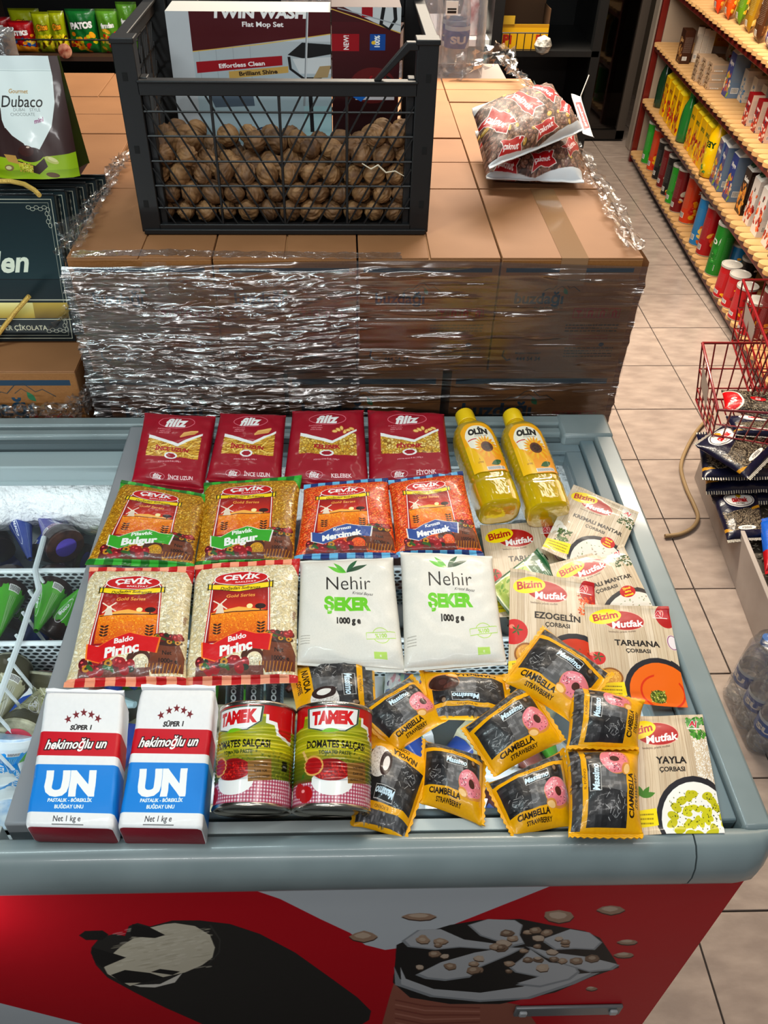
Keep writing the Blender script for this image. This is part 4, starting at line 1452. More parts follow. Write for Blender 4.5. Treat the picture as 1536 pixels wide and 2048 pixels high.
for i in range(8):
    MB().box(-.74, .51, .04 + i * .145, .13 + i * .145, .012, .024).build('plank', pm('pallet_wood', '#8a6c48', .8) if i == 0 else bpy.data.materials['pallet_wood'], pal)
for x in (-.7, -.1, .42):
    MB().box(x, x + .08, .04, 1.14, 0, .012).build('runner', bpy.data.materials['pallet_wood'], pal)


# stretch film: horizontal folds as real relief
def vnoise(shape, cz, cx, g):
    """smooth random field, cz x cx cells"""
    a = g.random((cz + 1, cx + 1))
    zz = np.linspace(0, cz, shape[0])
    xx = np.linspace(0, cx, shape[1])
    b = np.array([np.interp(xx, np.arange(cx + 1), r_) for r_ in a])
    return np.array([np.interp(zz, np.arange(cz + 1), b[:, q]) for q in range(shape[1])]).T


def ridges(X, Z, seed, n=3, thr=.5):
    """stretched film: long nearly level folds whose upper faces catch the ceiling tubes"""
    g = np.random.default_rng(seed)
    h = np.zeros_like(X)
    for i in range(n):
        L = (.008, .013, .021)[i % 3]
        wv = Z + g.normal(-.03, .05) * X + .03 * (vnoise(X.shape, 4, 9, g) - .5) + .008 * (vnoise(X.shape, 12, 30, g) - .5)
        t = (wv / L) % 1.0
        saw = np.where(t < .7, (1 - t), .3 + (t - .7) * 2.333)
        mask = np.clip((vnoise(X.shape, 50 // (i + 1), 6, g) * .55 + vnoise(X.shape, 100, 13, g) * .45 - (thr if np.isscalar(thr) else thr)) * 7, 0, 1)
        h += saw * L * (.62 + .25 * (vnoise(X.shape, 30, 9, g) - .5)) * mask * .85
    return h + .0012 * vnoise(X.shape, 60, 20, g)


wrap_m = film_mat('stretch_film', (.90, .87, .87), 1.2, 45, .25, .0012, (.3, 1, 4), base=.085, rough=.19, lo=.006)
nx, nz = 150, 330
X, Z = np.meshgrid(np.linspace(-.475, .524, nx), np.linspace(.70, 1.128, nz))
Hh = ridges(X, Z, 4, 3, np.clip(.53 + (X + .05) * .42, .46, .74))
left = 1
Y = 1.3225 - Hh * left - .002 * (X < -.46)
Y[0:1] = 1.325
top = np.clip((Z - 1.11) / .018, 0, 1)
Y = Y * (1 - top) + 1.328 * top
edge = np.clip((np.abs(X - .0245) - .485) / .015, 0, 1)
wf = MB()
rows_ = [[(X[i, j], Y[i, j], Z[i, j] + .006 * math.sin(X[i, j] * 6 + 1) * top[i, j]) for j in range(nx)] for i in range(nz)]
wf.loft(rows_, 0, False, None, False)
# second tier pulled inward on the right side, film wrapping round the corner
sidey = np.linspace(1.325, 2.45, 60)
SZ = np.linspace(.70, 1.132, 40)
gy, gz = np.meshgrid(sidey, SZ)
hs = ridges(gy, gz, 9, 2, .55) * .6
wf.loft([[(.523 + hs[i, j], gy[i, j], gz[i, j]) for j in range(60)] for i in range(40)], 0, False, None, False)
X2, Z2g = np.meshgrid(np.linspace(-.47, .03, 110), np.linspace(.70, 1.12, 300))
H2 = ridges(X2, Z2g, 31, 2, .53)
wf.loft([[(X2[i, j], 1.3165 - H2[i, j] - .003 * np.clip((.03 - X2[i, j]) * 4, 0, 1), Z2g[i, j] + .01 * math.sin(X2[i, j] * 9)) for j in range(110)] for i in range(300)], 0, False, None, False)
wrap = wf.build('stretch_wrap', wrap_m, smooth=80)
tag(wrap, 'crumpled clear stretch film wound round the carton stack', 'plastic wrap')


def film_strip(P, Wd, name, label, seed, amp=.006, mt=None, n=70, m=14):
    """loose rope of film along points, Wd = (width vector)"""
    g = np.random.default_rng(seed)
    pts = [Vector(p) for p in P]
    mb = MB()
    rows = []
    for i in range(n):
        t = i / (n - 1) * (len(pts) - 1)
        k = min(int(t), len(pts) - 2)
        p = pts[k].lerp(pts[k + 1], t - k)
        row = []
        for j in range(m):
            s = j / (m - 1) - .5
            row.append(p + Vector(Wd) * s * (1 + .15 * math.sin(i * .7)) + Vector((g.uniform(-1, 1), g.uniform(-1, 1), abs(g.uniform(0, 1.3)))) * amp)
        rows.append(row)
    mb.loft(rows, 0, False, None, False)
    return tag(mb.build(name, mt or loose_m, smooth=80), label, 'plastic wrap')


loose_m = film_mat('loose_film', (.98, .97, .96), .55, 50, .6, .006, base=.02, rough=.12, lo=.02)
film_strip([(.505, 1.35, 1.142), (.512, 1.6, 1.145), (.505, 1.9, 1.146), (.50, 2.2, 1.15), (.46, 2.42, 1.16)], (.04, 0, -.008), 'film_edge', 'shiny film rolled along the right top edge of the stack', 3)
film_strip([(-.462, 1.345, 1.143), (-.458, 1.50, 1.15), (-.452, 1.66, 1.155), (-.45, 1.8, 1.15)], (.045, .01, .012), 'film_edge', 'shiny film rolled beside the black gift boxes', 5)
film_strip([(-.455, 1.337, 1.1405), (-.30, 1.342, 1.141), (-.2, 1.337, 1.1405), (-.05, 1.334, 1.140), (.1, 1.333, 1.1395)], (0, .022, .001), 'film_edge', 'thin film lapped over the front top edge of the stack', 8, .0012, n=110, m=8)
film_strip([(.30, 2.44, 1.15), (.42, 2.45, 1.19), (.47, 2.44, 1.165)], (.0, .02, .05), 'film_tuft', 'film tuft standing at the far right corner of the stack', 11, .012, n=26, m=8)

# ================================================================ walnut crate
bk = pm('crate_black', '#0d0e10', .5, bump=(90, .15, .001))
CX0, CX1, CY0, CY1, CZ0, CZ1 = -.352, .152, 1.425, 1.765, Z1 + .0045, 1.444
crate = empty('plastic_crate', ((CX0 + CX1) / 2, (CY0 + CY1) / 2, CZ0), label='black lattice plastic crate full of walnuts on the carton stack', cat='crate')
TC = Matrix.Translation(-Vector(crate.location))


def cpart(mb, n, bevel=.0015):
    return mb.xf(TC).build(n, bk, crate, bevel=bevel)


for x0, x1 in ((CX0, CX0 + .034), (CX1 - .034, CX1)):
    for fy in (0, 1):
        y0, y1 = (CY0, CY0 + .03) if fy == 0 else (CY1 - .03, CY1)
        b = MB().box(x0, x1, y0, y1, CZ0, CZ1 + (.03 if fy else 0))
        inn = x1 if x0 == CX0 else x0
        s = 1 if x0 == CX0 else -1
        if fy == 0:
            b.box(min(inn, inn + s * .012), max(inn, inn + s * .012), y0 + .008, y1, CZ0, CZ1 - .055)
            b.box(x0 - .002, x1 + .002, y0 - .002, y1 + .002, CZ1 - .006, CZ1 + .002)
        cpart(b, 'corner_post')
yf = CY0 + .004
zr = 1.386
cpart(MB().box(CX0 + .03, CX1 - .03, CY0, CY0 + .012, zr - .022, zr).box(CX0 + .03, CX1 - .03, CY0 - .003, CY0 + .016, zr - .003, zr + .001), 'front_rail')
cpart(MB().prism([(CX1 - .03, CZ1 - .002), (CX1 - .03, CZ1 - .014), (CX1 - .045, CZ1 - .014), (.062, zr + .001), (.052, zr + .001), (CX1 - .05, CZ1 - .002)], 'y', CY0, CY0 + .014), 'rail_brace')
for x in (CX0, CX1):
    s = 1 if x == CX0 else -1
    cpart(MB().box(min(x, x + s * .014), max(x, x + s * .014), CY0 + .03, CY1 - .03, CZ1 - .024, CZ1).box(min(x, x + s * .02), max(x, x + s * .02), CY0 + .03, CY1 - .03, CZ1 - .004, CZ1 + .001), 'side_rail')
    cpart(MB().box(min(x, x + s * .01), max(x, x + s * .01), CY0 + .03, CY1 - .03, CZ0, CZ0 + .02), 'side_skirt')
cpart(MB().box(CX0 + .03, CX1 - .03, CY1 - .012, CY1, CZ1 - .04, CZ1 - .02), 'rear_rail')
for x0, x1, x2 in ((CX0 + .034, CX0 + .075, CX0 + .10), (CX1 - .034, CX1 - .075, CX1 - .10)):
    cpart(MB().prism([(x0, CZ1 + .03), (x1, CZ1 + .03), (x2, CZ1 - .03), (x0, CZ1 - .03)], 'y', CY1 - .014, CY1), 'rear_gusset')
cpart(MB().box(CX0 + .004, CX1 - .004, CY0 - .004, CY1 + .002, CZ0 - .003, CZ0 + .006), 'base')
cpart(MB().box(CX0 + .03, CX1 - .03, CY0, CY0 + .01, CZ0 + .004, CZ0 + .014), 'front_skirt')


def lattice(name, P0, ux, L, z0, z1, nv, zs, r=.0019):
    b = MB()
    f = lambda s, z: (P0[0] + ux[0] * s, P0[1] + ux[1] * s, z)
    for z in zs:
        b.tube([f(0, z), f(L, z)], r, 5)
    for k in range(1, nv):
        b.tube([f(L * k / nv, z0), f(L * k / nv, z1)], r * 1.35, 5)
    dx = (z1 - z0) * .55
    s = -dx
    while s < L / 2:
        for side in (0, 1):
            a0, a1 = s, s + dx
            q0, q1 = z1, z0
            if a0 < 0:
                q0 = z1 + (z0 - z1) * (-a0) / dx
                a0 = 0
            if a1 > L / 2:
                q1 = z1 + (z0 - z1) * (L / 2 - s) / dx
                a1 = L / 2
            if a1 - a0 > .01:
                b.tube([f(a0 if not side else L - a0, q0), f(a1 if not side else L - a1, q1)], r * .9, 5)
        s += L / 16
    return cpart(b, name, 0)


lattice('front_lattice', (CX0 + .034, yf), (1, 0), CX1 - CX0 - .068, CZ0 + .01, zr - .02, 4, [at(560, p, y=CY0).z for p in (226, 275, 325, 374, 418)])
lattice('rear_lattice', (CX0 + .034, CY1 - .006), (1, 0), CX1 - CX0 - .068, CZ0 + .01, CZ1 - .03, 5, [CZ0 + .05 * k for k in range(1, 5)], .002)
lattice('side_lattice', (CX0 + .004, CY0 + .03), (0, 1), CY1 - CY0 - .06, CZ0 + .01, CZ1 - .02, 5, [CZ0 + .045 * k for k in range(1, 7)], .0024)
lattice('side_lattice', (CX1 - .004, CY0 + .03), (0, 1), CY1 - CY0 - .06, CZ0 + .01, CZ1 - .02, 5, [CZ0 + .045 * k for k in range(1, 7)], .0024)
hole_m = pm('slot_black', '#040404', .9)
for z in (.25, .14, .05):
    for x in (CX0 + .010, CX1 - .018):
        b = MB()
        b.box(x, x + .008, CY0 - .0006, CY0 + .001, CZ0 + z - .006, CZ0 + z + .006)
        b.xf(TC).build('post_slot', hole_m, crate)

# walnuts: four shells, copied one by one
wal_m = [pm('walnut_shell_%s' % c[1:], c, .6, bump=(170, .6, .0012, (1, 1, .35)), var=(60, d, 5)) for c, d in (('#8a6440', '#5a3c22'), ('#9a7248', '#6a482a'), ('#7c5836', '#4e3420'), ('#a47c50', '#6e4c2e'))]
import bmesh
wm = []
for k in range(6):
    bm = bmesh.new()
    bmesh.ops.create_icosphere(bm, subdivisions=5, radius=1)
    g = random.Random(k)
    ph = [g.uniform(0, 6.28) for _ in range(8)]
    for v in bm.verts:
        x, y, z = v.co
        th = math.atan2(y, x)
        lat = math.asin(max(-1, min(1, z)))
        c = math.cos(lat)
        wr = .042 * math.sin(9 * th + 2.2 * math.sin(4 * lat + ph[0]) + ph[1]) + .022 * math.sin(17 * th + 2.5 * math.sin(5 * lat + ph[2]) + ph[3])
        seam = .07 * math.exp(-(y / .09) ** 2)
        groove = -.035 * math.exp(-((abs(y) - .17) / .07) ** 2)
        rr_ = 1 + wr * c + (seam + groove)
        zt = 1.14 * z + (.07 * z ** 7 if z > 0 else 0)
        v.co = Vector((x * rr_, y * rr_ * .96, zt * (1 + .3 * (rr_ - 1)))) * .0172
    me = bpy.data.meshes.new('walnut')
    bm.to_mesh(me)
    bm.free()
    me.materials.append(wal_m[k % 4])
    me.polygons.foreach_set('use_smooth', [True] * len(me.polygons))
    wm.append(me)
rw = random.Random(12)
spots = []
px_, py_, pz_ = .0372, .0345, .0318
X0, X1 = CX0 + .033, CX1 - .033
ncol = int((X1 - X0) / px_)
for L in range(6):
    for jy in range(8):
        for i in range(ncol + 1):
            x = X0 + px_ * (i + (.5 if (L + jy) % 2 else .1))
            if x > X1 - .004:
                continue
            top_lv = 3.05 + .8 * math.sin(x * 9 + jy) * .5 + (.9 if x > .05 else 0) + (.5 if x < -.25 else 0) - .12 * jy
            if L > top_lv:
                continue
            if not (jy <= 1 or L + 1 > top_lv - .6) or (jy > 4):
                continue
            spots.append((x, CY0 + .036 + jy * py_ + rw.uniform(-.002, .002), CZ0 + .025 + L * pz_ + rw.uniform(-.001, .001)))
print('walnuts', len(spots))
for i, p in enumerate(spots[:300]):
    o = bpy.data.objects.new('walnut', wm[rw.randrange(6)])
    COL.objects.link(o)
    o.location = p
    o.rotation_euler = (rw.uniform(-1.6, 1.6), rw.uniform(-1.6, 1.6), rw.uniform(0, 6.28))
    s = rw.uniform(.90, 1.08)
    o.scale = (s, s, s)
    tag(o, 'brown walnut among the heap filling the black crate', 'walnut', 'walnuts in the crate')
# twist of pale string caught in the lattice
tag(MB().tube([at(*q, y=CY0 - .002) for q in ((724, 327), (742, 338), (756, 330), (772, 345), (790, 342), (808, 352))], [.0009, .0014, .0016, .0015, .0012, .0006], 5).build('string', pm('string_white', '#cfc4ac', .7)),
    'twist of pale string caught in the crate lattice', 'string')


# mop set boxes standing in the crate
def art_mop(n):
    if n == 0:
        a = Art(282, 290, '#bfc4c8', 2.6)
        a.map = lambda x, y: (x, y * .75)
        a.grad(40, 60, 282, 290, '#aab0b4', '#9fb4bc')
        for x in (50, 80, 110, 140):
            a.rect(x, 70, x + 1.2, 170, '#8a9094', .6)
        a.rect(0, 0, 40, 290, '#b9bcc0')
        a.poly([(40, 0), (282, 0), (282, 44), (40, 82)], '#4a1018').line([(40, 82), (160, 66), (282, 44)], 2, '#c8a85a')
        a.text('TWIN WASH', 160, 2, 28, WHT, .05, .1).text('Flat Mop Set', 165, 25, 14, WHT, .03)
        a.poly([(44, 104), (196, 90), (196, 110), (44, 128)], '#8c1420').text('Effortless Clean', 124, 109, 13, WHT, .03, 0, -5)
        a.poly([(100, 124), (206, 112), (206, 126), (100, 140)], '#b9985a').text('Brilliant Shine', 152, 126, 12.5, '#2a1c10', .03, 0, -5)
        a.poly([(206, 88), (232, 62), (282, 66), (282, 86), (236, 96)], '#18181a').poly([(214, 96), (282, 92), (282, 128), (226, 128)], '#c8ccce').line([(208, 92), (210, 118), (232, 138), (262, 138), (282, 112)], 5, '#18181a')
        a.poly([(262, 112), (282, 110), (276, 136), (250, 138)], '#a08a68').line([(243, 0), (236, 140), (232, 200)], 4, '#8a8e92').line([(244, 0), (237, 140)], 1, '#f0f0f0')
        a.poly([(60, 170), (140, 168), (142, 200), (70, 204)], '#56616c').rect(232, 200, 282, 290, '#9ec4c8', .6).line([(244, 170), (246, 260)], 7, '#1c1c1e')
        a.ell(160, 262, 22, 14, '#1c2c4a').ring(160, 262, 17, 10, 1.4, '#c8d0e0')
    else:
        a = Art(115, 290, '#3f1016', 2.6)
        a.map = lambda x, y: (x, y * .75)
        a.grad(0, 30, 115, 290, '#4a121a', '#200a0c')
        a.poly([(20, 0), (115, 0), (115, 52), (70, 30)], '#c4c8ca').line([(0, 4), (60, 28), (115, 52)], 2, '#c8a85a').rect(50, 0, 68, 20, '#8c1420')
        a.line([(86, 0), (82, 34), (96, 44), (106, 24), (104, 0)], 6, '#1a1a1c').line([(10, 2), (115, 36)], 2.4, '#9a9ea2')
        a.rect(0, 54, 46, 90, '#8c1420').text('NEW!', 24, 72, 12, WHT, .03, 0, -90)
        a.poly([(64, 54), (90, 54), (90, 88), (64, 88)], '#1c4c8c').text('100%', 76, 70, 12, WHT, .04, 0, -90).ell(70, 72, 3.5, 4, '#d8b040')
        a.ell(70, 164, 40, 40, '#5c1c1e').poly([(46, 150), (108, 150), (108, 196), (40, 196)], '#c8c4c8').poly([(38, 166), (62, 184), (50, 200), (36, 190)], '#2468b0')
        a.text('CIC', 68, 158, 18, '#8c1420', .05, 0, -75).text('asy', 92, 158, 24, '#18181a', .05, 0, -75)
    return a


for n, (xa, xb, zt_, lb) in enumerate(((-.300, -.018, 1.444, 'white and maroon mop set box standing in the crate'), (-.016, .104, 1.452, 'dark maroon box of another mop set, right of the white one'))):
    y0 = 1.625
    z0 = zt_ - .29
    o = MB().quad([(xa, y0, z0), (xb, y0, z0), (xb, y0, zt_), (xa, y0, zt_)]).box(xa, xb, y0 + .0004, y0 + .085, z0, zt_, 1).xf(Matrix.Translation((-xa, -y0, -z0))).build('mop_box', [tm('mop_print_%d' % n, art_mop(n), .35, .2, (20, .1, .001)), pm('box_white_%d' % n, '#c8c4bc' if n == 0 else '#3a1418', .6)])
    o.location = (xa, y0, z0)
    tag(o, lb, 'box', 'mop set boxes in the crate')
# ================================================================ groceries on the closed freezer lid
GZ = .8285
m_rice, m_bul, m_len = [tm('print_' + k, art_cevik(k), .3, .45, (45, .5, .003)) for k in ('rice', 'bulgur', 'lentil')]
kw = dict(a=3.6, b=.5, seal=.035, pinch=.035, wamp=.0016)
pasta = dict(vt=.085, a=6, b=.42, seal=.02, pinch=.01, wamp=.0022)
mf = [tm('pasta_print_%d' % i, art_filiz(w, k), .34, .3, (22, .45, .004)) for i, (w, k) in enumerate((('İNCE UZUN', 'tube'), ('KELEBEK', 'bow'), ('FİYONK', 'shell')))]
g = 'dark red pasta bags in the back row'
pack('pasta_bag', 'leftmost dark red pasta bag, tube pasta in its window', 'pasta', g, [(290, 828), (432, 836), (407, 982), (263, 966)], .896, .878, .012, .034, mf[0], seed=1, **pasta)
pack('pasta_bag', 'second dark red pasta bag, glare on its tube pasta window', 'pasta', g, [(441, 828), (572, 832), (562, 972), (412, 962)], .896, .878, .012, .034, mf[0], seed=2, **pasta)
pack('pasta_bag', 'third dark red pasta bag with pale bow pasta', 'pasta', g, [(585, 824), (727, 824), (738, 976), (567, 966)], .896, .878, .012, .034, mf[1], seed=3, **pasta)
pack('pasta_bag', 'rightmost dark red pasta bag with curled yellow pasta, beside the oil bottles', 'pasta', g, [(735, 823), (888, 829), (906, 962), (738, 972)], .896, .878, .013, .034, mf[2], seed=4, **pasta)
g = 'clear grocery bags in the middle rows'
pack('bulgur_bag', 'bulgur bag with green ends, left of two, tilted', 'bulgur', g, [(244, 962), (418, 992), (388, 1138), (170, 1130)], .888, .878, .014, .022, m_bul, seed=5, **kw)
pack('bulgur_bag', 'bulgur bag with green ends, right of two', 'bulgur', g, [(408, 966), (604, 956), (588, 1134), (388, 1136)], .888, .872, .014, .024, m_bul, seed=6, **kw)
pack('lentil_bag', 'orange red lentil bag beside the bulgur', 'lentils', g, [(608, 972), (776, 958), (797, 1118), (588, 1122)], .886, .866, .014, .026, m_len, seed=7, **kw)
pack('lentil_bag', 'orange red lentil bag beside the oil bottles', 'lentils', g, [(776, 962), (925, 944), (968, 1114), (792, 1116)], .886, .866, .014, .026, m_len, seed=8, **kw)
pack('rice_bag', 'white rice bag with red ends, left of two', 'rice', g, [(180, 1136), (390, 1138), (372, 1372), (128, 1378)], .886, .878, .015, .024, m_rice, seed=9, **kw)
pack('rice_bag', 'white rice bag with red ends, beside the sugar', 'rice', g, [(390, 1132), (600, 1120), (596, 1368), (366, 1374)], .884, .866, .015, .026, m_rice, seed=10, **kw)
m_sug = tm('sugar_print', art_nehir(), .36, .3, (20, .35, .003))
g = 'white sugar bags'
pack('sugar_bag', 'white sugar bag beside the rice, lower of the two', 'sugar', g, [(600, 1124), (786, 1118), (812, 1346), (592, 1332)], .884, .864, .014, .028, m_sug, seed=11, a=5, b=.42, seal=.02, pinch=.02, wamp=.0022)
pack('sugar_bag', 'white sugar bag beside the soup sachets', 'sugar', g, [(800, 1106), (984, 1114), (1014, 1330), (808, 1344)], .886, .866, .014, .028, m_sug, seed=12, a=5, b=.42, seal=.02, pinch=.02, wamp=.0022)


def brick(name, label, cat, group, px, zt, zb, th, r, mats, seed=0, fold=True):
    P = [at(q[0], q[1], z=(zt if i < 2 else zb)) for i, q in enumerate(px)]
    O, M, C = frame(*P)
    root = empty(name, label=label, cat=cat, group=group)
    root.matrix_world = M @ Matrix.Translation((0, 0, -th))
    w = ((C[1] - C[0]).length + (C[2] - C[3]).length) / 2
    h = ((C[0] - C[3]).length + (C[1] - C[2]).length) / 2
    sk = ((C[0] + C[1]) / 2 - (C[3] + C[2]) / 2).x
    g = np.random.default_rng(seed)
    rings, uv = [], []
    ts = [0, .006, .02, .05] + list(np.linspace(.09, .92, 14)) + [.955, .98, .994, 1]
    sc = [.93, .975, .993, 1] + [1] * 14 + [1, .99, .97, .93]
    for t, k in zip(ts, sc):
        y = (t - .5) * h
        ring = []
        for x, z in rrect(w * (1 + (k - 1) * .5), th * k, min(r, th * k * .48), 5, 0, th * .5):
            fz_ = .0012 * math.sin(y * 90 + seed) * (z > th * .5) + .0008 * math.sin(y * 55 + x * 60 + seed)
            ring.append((x + sk * (t - .5) + g.normal(0, .0003), y, max(0, z + fz_)))
            uv.append((min(.995, max(.005, x / w + .5)), min(.99, max(.01, t))))
        rings.append(ring)
    mb = MB().loft(rings, 0, False, uv)
    n = len(rings[0])
    mb.f.append(tuple(range(n))[::-1])
    mb.m.append(1)
    e = (len(rings) - 1) * n
    mb.f.append(tuple(range(e, e + n)))
    mb.m.append(2)
    mb.build('paper_bag', mats, root, smooth=55)
    if fold:                                   # folded closure flap standing up at the top end
        b = MB()
        rg = []
        for i in range(12):
            s = i / 11 - .5
            rg.append([(s * w * .97 + sk * .5, h / 2 - .002 + .001 * math.sin(i * 2.1), th * .55), (s * w * .98 + sk * .5, h / 2 + .004, th * .8), (s * w + sk * .5, h / 2 + .0055 + .001 * math.sin(i * 1.7), th * 1.01), (s * w * .99 + sk * .5, h / 2 + .002, th * 1.0)])
        b.loft(rg, 0, False)
        b.build('folded_top', mats[2], root)
    return root


m_un = [tm('flour_print', art_un(), .42, .15, (26, .4, .003)), pm('flour_base_red', '#7a1424', .45, bump=(60, .4, .002)), pm('flour_white', '#e6e7ea', .45, bump=(40, .5, .003))]
brick('flour_bag', 'white and blue flour bag at the front left corner', 'flour', 'paper flour bags', [(90, 1388), (247, 1388), (226, 1656), (50, 1648)], .902, .892, .042, .006, m_un, 1)
brick('flour_bag', 'white and blue flour bag beside the tomato cans', 'flour', 'paper flour bags', [(279, 1378), (432, 1378), (403, 1658), (236, 1653)], .902, .892, .045, .006, m_un, 2)

# tomato paste cans, tipped up at the far end
m_can = tm('can_label', art_tamek(), .3, .5, None)
m_tin = pm('tin', '#b9b4a8', .22, 1.0)
for i, (nx_, lb, R_) in enumerate((((504, 1626), 'tomato paste can beside the flour bag', .0445), ((662, 1628), 'tomato paste can beside the yellow donut packs', .0445))):
    th = math.radians(20)
    Cn = at(nx_[0], nx_[1], z=GZ + R_ * math.cos(th) + .002)
    far = at(nx_[0] + (13 if i == 0 else 8), 1420, z=Cn.z + .117 * math.sin(th))
    ax = (far - Cn).normalized()
    L = .117
    e = empty('tomato_paste_can', label=lb, cat='can', group='tomato paste cans')
    zax = ax
    xax = zax.cross(Vector((0, 0, 1))).normalized()
    yax = zax.cross(xax)           # points down
    M = Matrix((xax, yax, zax)).transposed().to_4x4()
    M.translation = Cn
    e.matrix_world = M
    prof = [(R_, .004)]
    z = .006
    while z < L - .006:
        rib = .0007 * math.sin((z - .03) / .0042 * 2 * math.pi) if .03 < z < L - .03 else 0
        prof.append((R_ + rib, z))
        z += .0011
    prof.append((R_, L - .004))
    rot = math.radians(8 if i == 0 else 4)
    n = 64
    mb = MB()
    rings, uv = [], []
    for (rr_, zz) in prof:
        row = []
        for j in range(n + 1):
            t = 2 * math.pi * j / n            # t=0 at underside seam
            an = t + math.pi / 2
            row.append((rr_ * math.cos(an), rr_ * math.sin(an), zz))
            u = (t / (2 * math.pi) - .25 + (.055 if i == 0 else -.02)) * 2
            uv.append(((u if 0 <= u <= 1 else abs(u % 2 - 1) * .05), (zz / L)))
        rings.append(row)
    mb.loft(rings, 0, False, uv, closed=False)
    mb.build('label', m_can, e, smooth=60)
    rim = lambda z0, s: [(R_ - .0045, z0 + s * .003), (R_ - .0035, z0), (R_ - .001, z0 - s * .0012), (R_ + .0012, z0), (R_ + .0014, z0 + s * .002), (R_ + .0004, z0 + s * .004)]
    MB().lathe([(.0005, .003), (R_ * .7, .003), (R_ * .72, .002), (R_ - .006, .003)] + rim(.001, 1), 48).build('bottom_rim', m_tin, e, smooth=60)
    MB().lathe([(.0005, L - .003), (R_ - .006, L - .003)] + rim(L - .001, -1), 48).build('top_rim', m_tin, e, smooth=60)

# sunflower oil bottles lying on the rear of the lid
m_oil = pm('oil', '#e3bd0c', .07, trans=.5, ior=1.30, bump=(45, .35, .005, (1, .5, 1)), spec=.4)
m_cap = pm('cap_yellow', '#f0c814', .35, coat=.2)
m_lab = tm('oil_label', art_olin(), .35, .3, None)
for i, (cp, bt, lb) in enumerate((((931, 838), (1000, 1026), 'yellow sunflower oil bottle beside the dark red pasta'), ((1026, 838), (1098, 1032), 'yellow sunflower oil bottle beside the mushroom soup sachet'))):
    A, B = at(*bt, z=GZ + .033), at(*cp, z=GZ + .056)
    y = (B - A).normalized()
    x = y.cross(Vector((0, 0, 1))).normalized()
    zz = x.cross(y)
    M = Matrix((x, y, zz)).transposed().to_4x4()
    M.translation = A
    e = empty('oil_bottle', label=lb, cat='oil bottle', group='sunflower oil bottles')
    e.matrix_world = M
    L = (B - A).length + .012
    st = [(0, .048, .044), (.004, .062, .054), (.014, .068, .060), (.05, .070, .062), (.2, .073, .062), (.22, .070, .059), (.45, .073, .060), (.66, .073, .060), (.74, .069, .056), (.80, .058, .05), (.845, .042, .038), (.87, .031, .03), (.90, .029, .029)]
    rings = []
    tt = np.unique(np.r_[np.linspace(0, .9, 60), [.004, .014]])
    for t in tt:
        w = np.interp(t, [q[0] for q in st], [q[1] for q in st])
        h = np.interp(t, [q[0] for q in st], [q[2] for q in st])
        rib = .0012 * math.sin(t * 150) if .2 < t < .78 else 0
        rings.append([(px2 + (rib if px2 > 0 else -rib) * (abs(px2) > w * .4), t * L, pz2) for px2, pz2 in rrect(w, h, min(w, h) * (.36 if t < .8 else .36 + .13 * min(1, (t - .8) / .08)), 6)])
    MB().loft(rings).build('bottle', m_oil, e, smooth=60)
    cap = MB()
    n = 48
    rr2 = []
    for yy, r_ in ((.885, .0165), (.89, .0172), (.985, .0168), (1.0, .0158), (1.003, .013)):
        rr2.append([((r_ + (.0004 if k % 2 else 0)) * math.cos(2 * math.pi * k / n), yy * L, (r_ + (.0004 if k % 2 else 0)) * math.sin(2 * math.pi * k / n)) for k in range(n)])
    cap.loft(rr2).build('cap', m_cap, e, smooth=30)
    lm = MB()
    w0, h0, r0, lw = .0735, .0605, .0225, .058
    Rg, uv = [], []
    for k in range(15):
        s = (k / 14 - .5)
        xx = s * lw
        ed = abs(xx) - (w0 / 2 - r0)
        z_ = h0 / 2 + .0008 - (r0 - math.sqrt(max(0, r0 * r0 - ed * ed)) if ed > 0 else 0)
        ar = 1 - .10 * (abs(s) * 2) ** 3
        Rg.append([(xx, (.27 + (.74 * ar + .02 - .27) * q / 10) * L, z_) for q in range(11)])
        uv += [(k / 14, q / 10) for q in range(11)]
    lm.loft(Rg, 0, False, uv, closed=False).build('label', m_lab, e)

# soup sachets
ms = {k: tm('soup_' + k, art_soup(k, sd), .3, .4, (30, .3, .002)) for k, sd in (('tarhana', 2), ('mantar', 3), ('ezogelin', 4), ('yayla', 5))}
m_gr = tm('soup_green', art_green(), .3, .4, (30, .3, .002))
m_silver = pm('foil', '#b8bcc0', .3, .8)
sk = dict(a=2.2, b=.8, seal=.03, pinch=.0, wamp=.0012, nx=16, ny=18, bodyname='sachet')
g = 'soup sachets spread on the lid'
pack('soup_sachet', 'tarhana soup sachet lying under the green sachet', 'soup', g, [(960, 1052), (1108, 1046), (1150, 1226), (990, 1236)], GZ + .004, GZ + .003, .003, .002, ms['tarhana'], seed=21, **sk)
pack('soup_sachet', 'mushroom soup sachet nearest the oil bottles', 'soup', g, [(1147, 970), (1277, 1027), (1222, 1156), (1082, 1100)], GZ + .034, GZ + .024, .004, .002, ms['mantar'], seed=22, **sk)
pack('soup_sachet', 'mushroom soup sachet with the red sticker fully visible', 'soup', g, [(1098, 1130), (1246, 1090), (1318, 1240), (1158, 1296)], GZ + .029, GZ + .022, .004, .002, ms['mantar'], seed=23, **sk)
pack('soup_sachet', 'small green vegetable soup sachet turned diagonally', 'soup', g, [(1076, 1098), (1118, 1160), (1040, 1258), (974, 1176)], GZ + .018, GZ + .011, .003, .002, m_gr, seed=24, **sk)
pack('soup_sachet', 'ezogelin soup sachet with the big tomato', 'soup', g, [(1020, 1140), (1188, 1168), (1200, 1372), (1016, 1366)], GZ + .034, GZ + .024, .004, .002, ms['ezogelin'], seed=25, **sk)
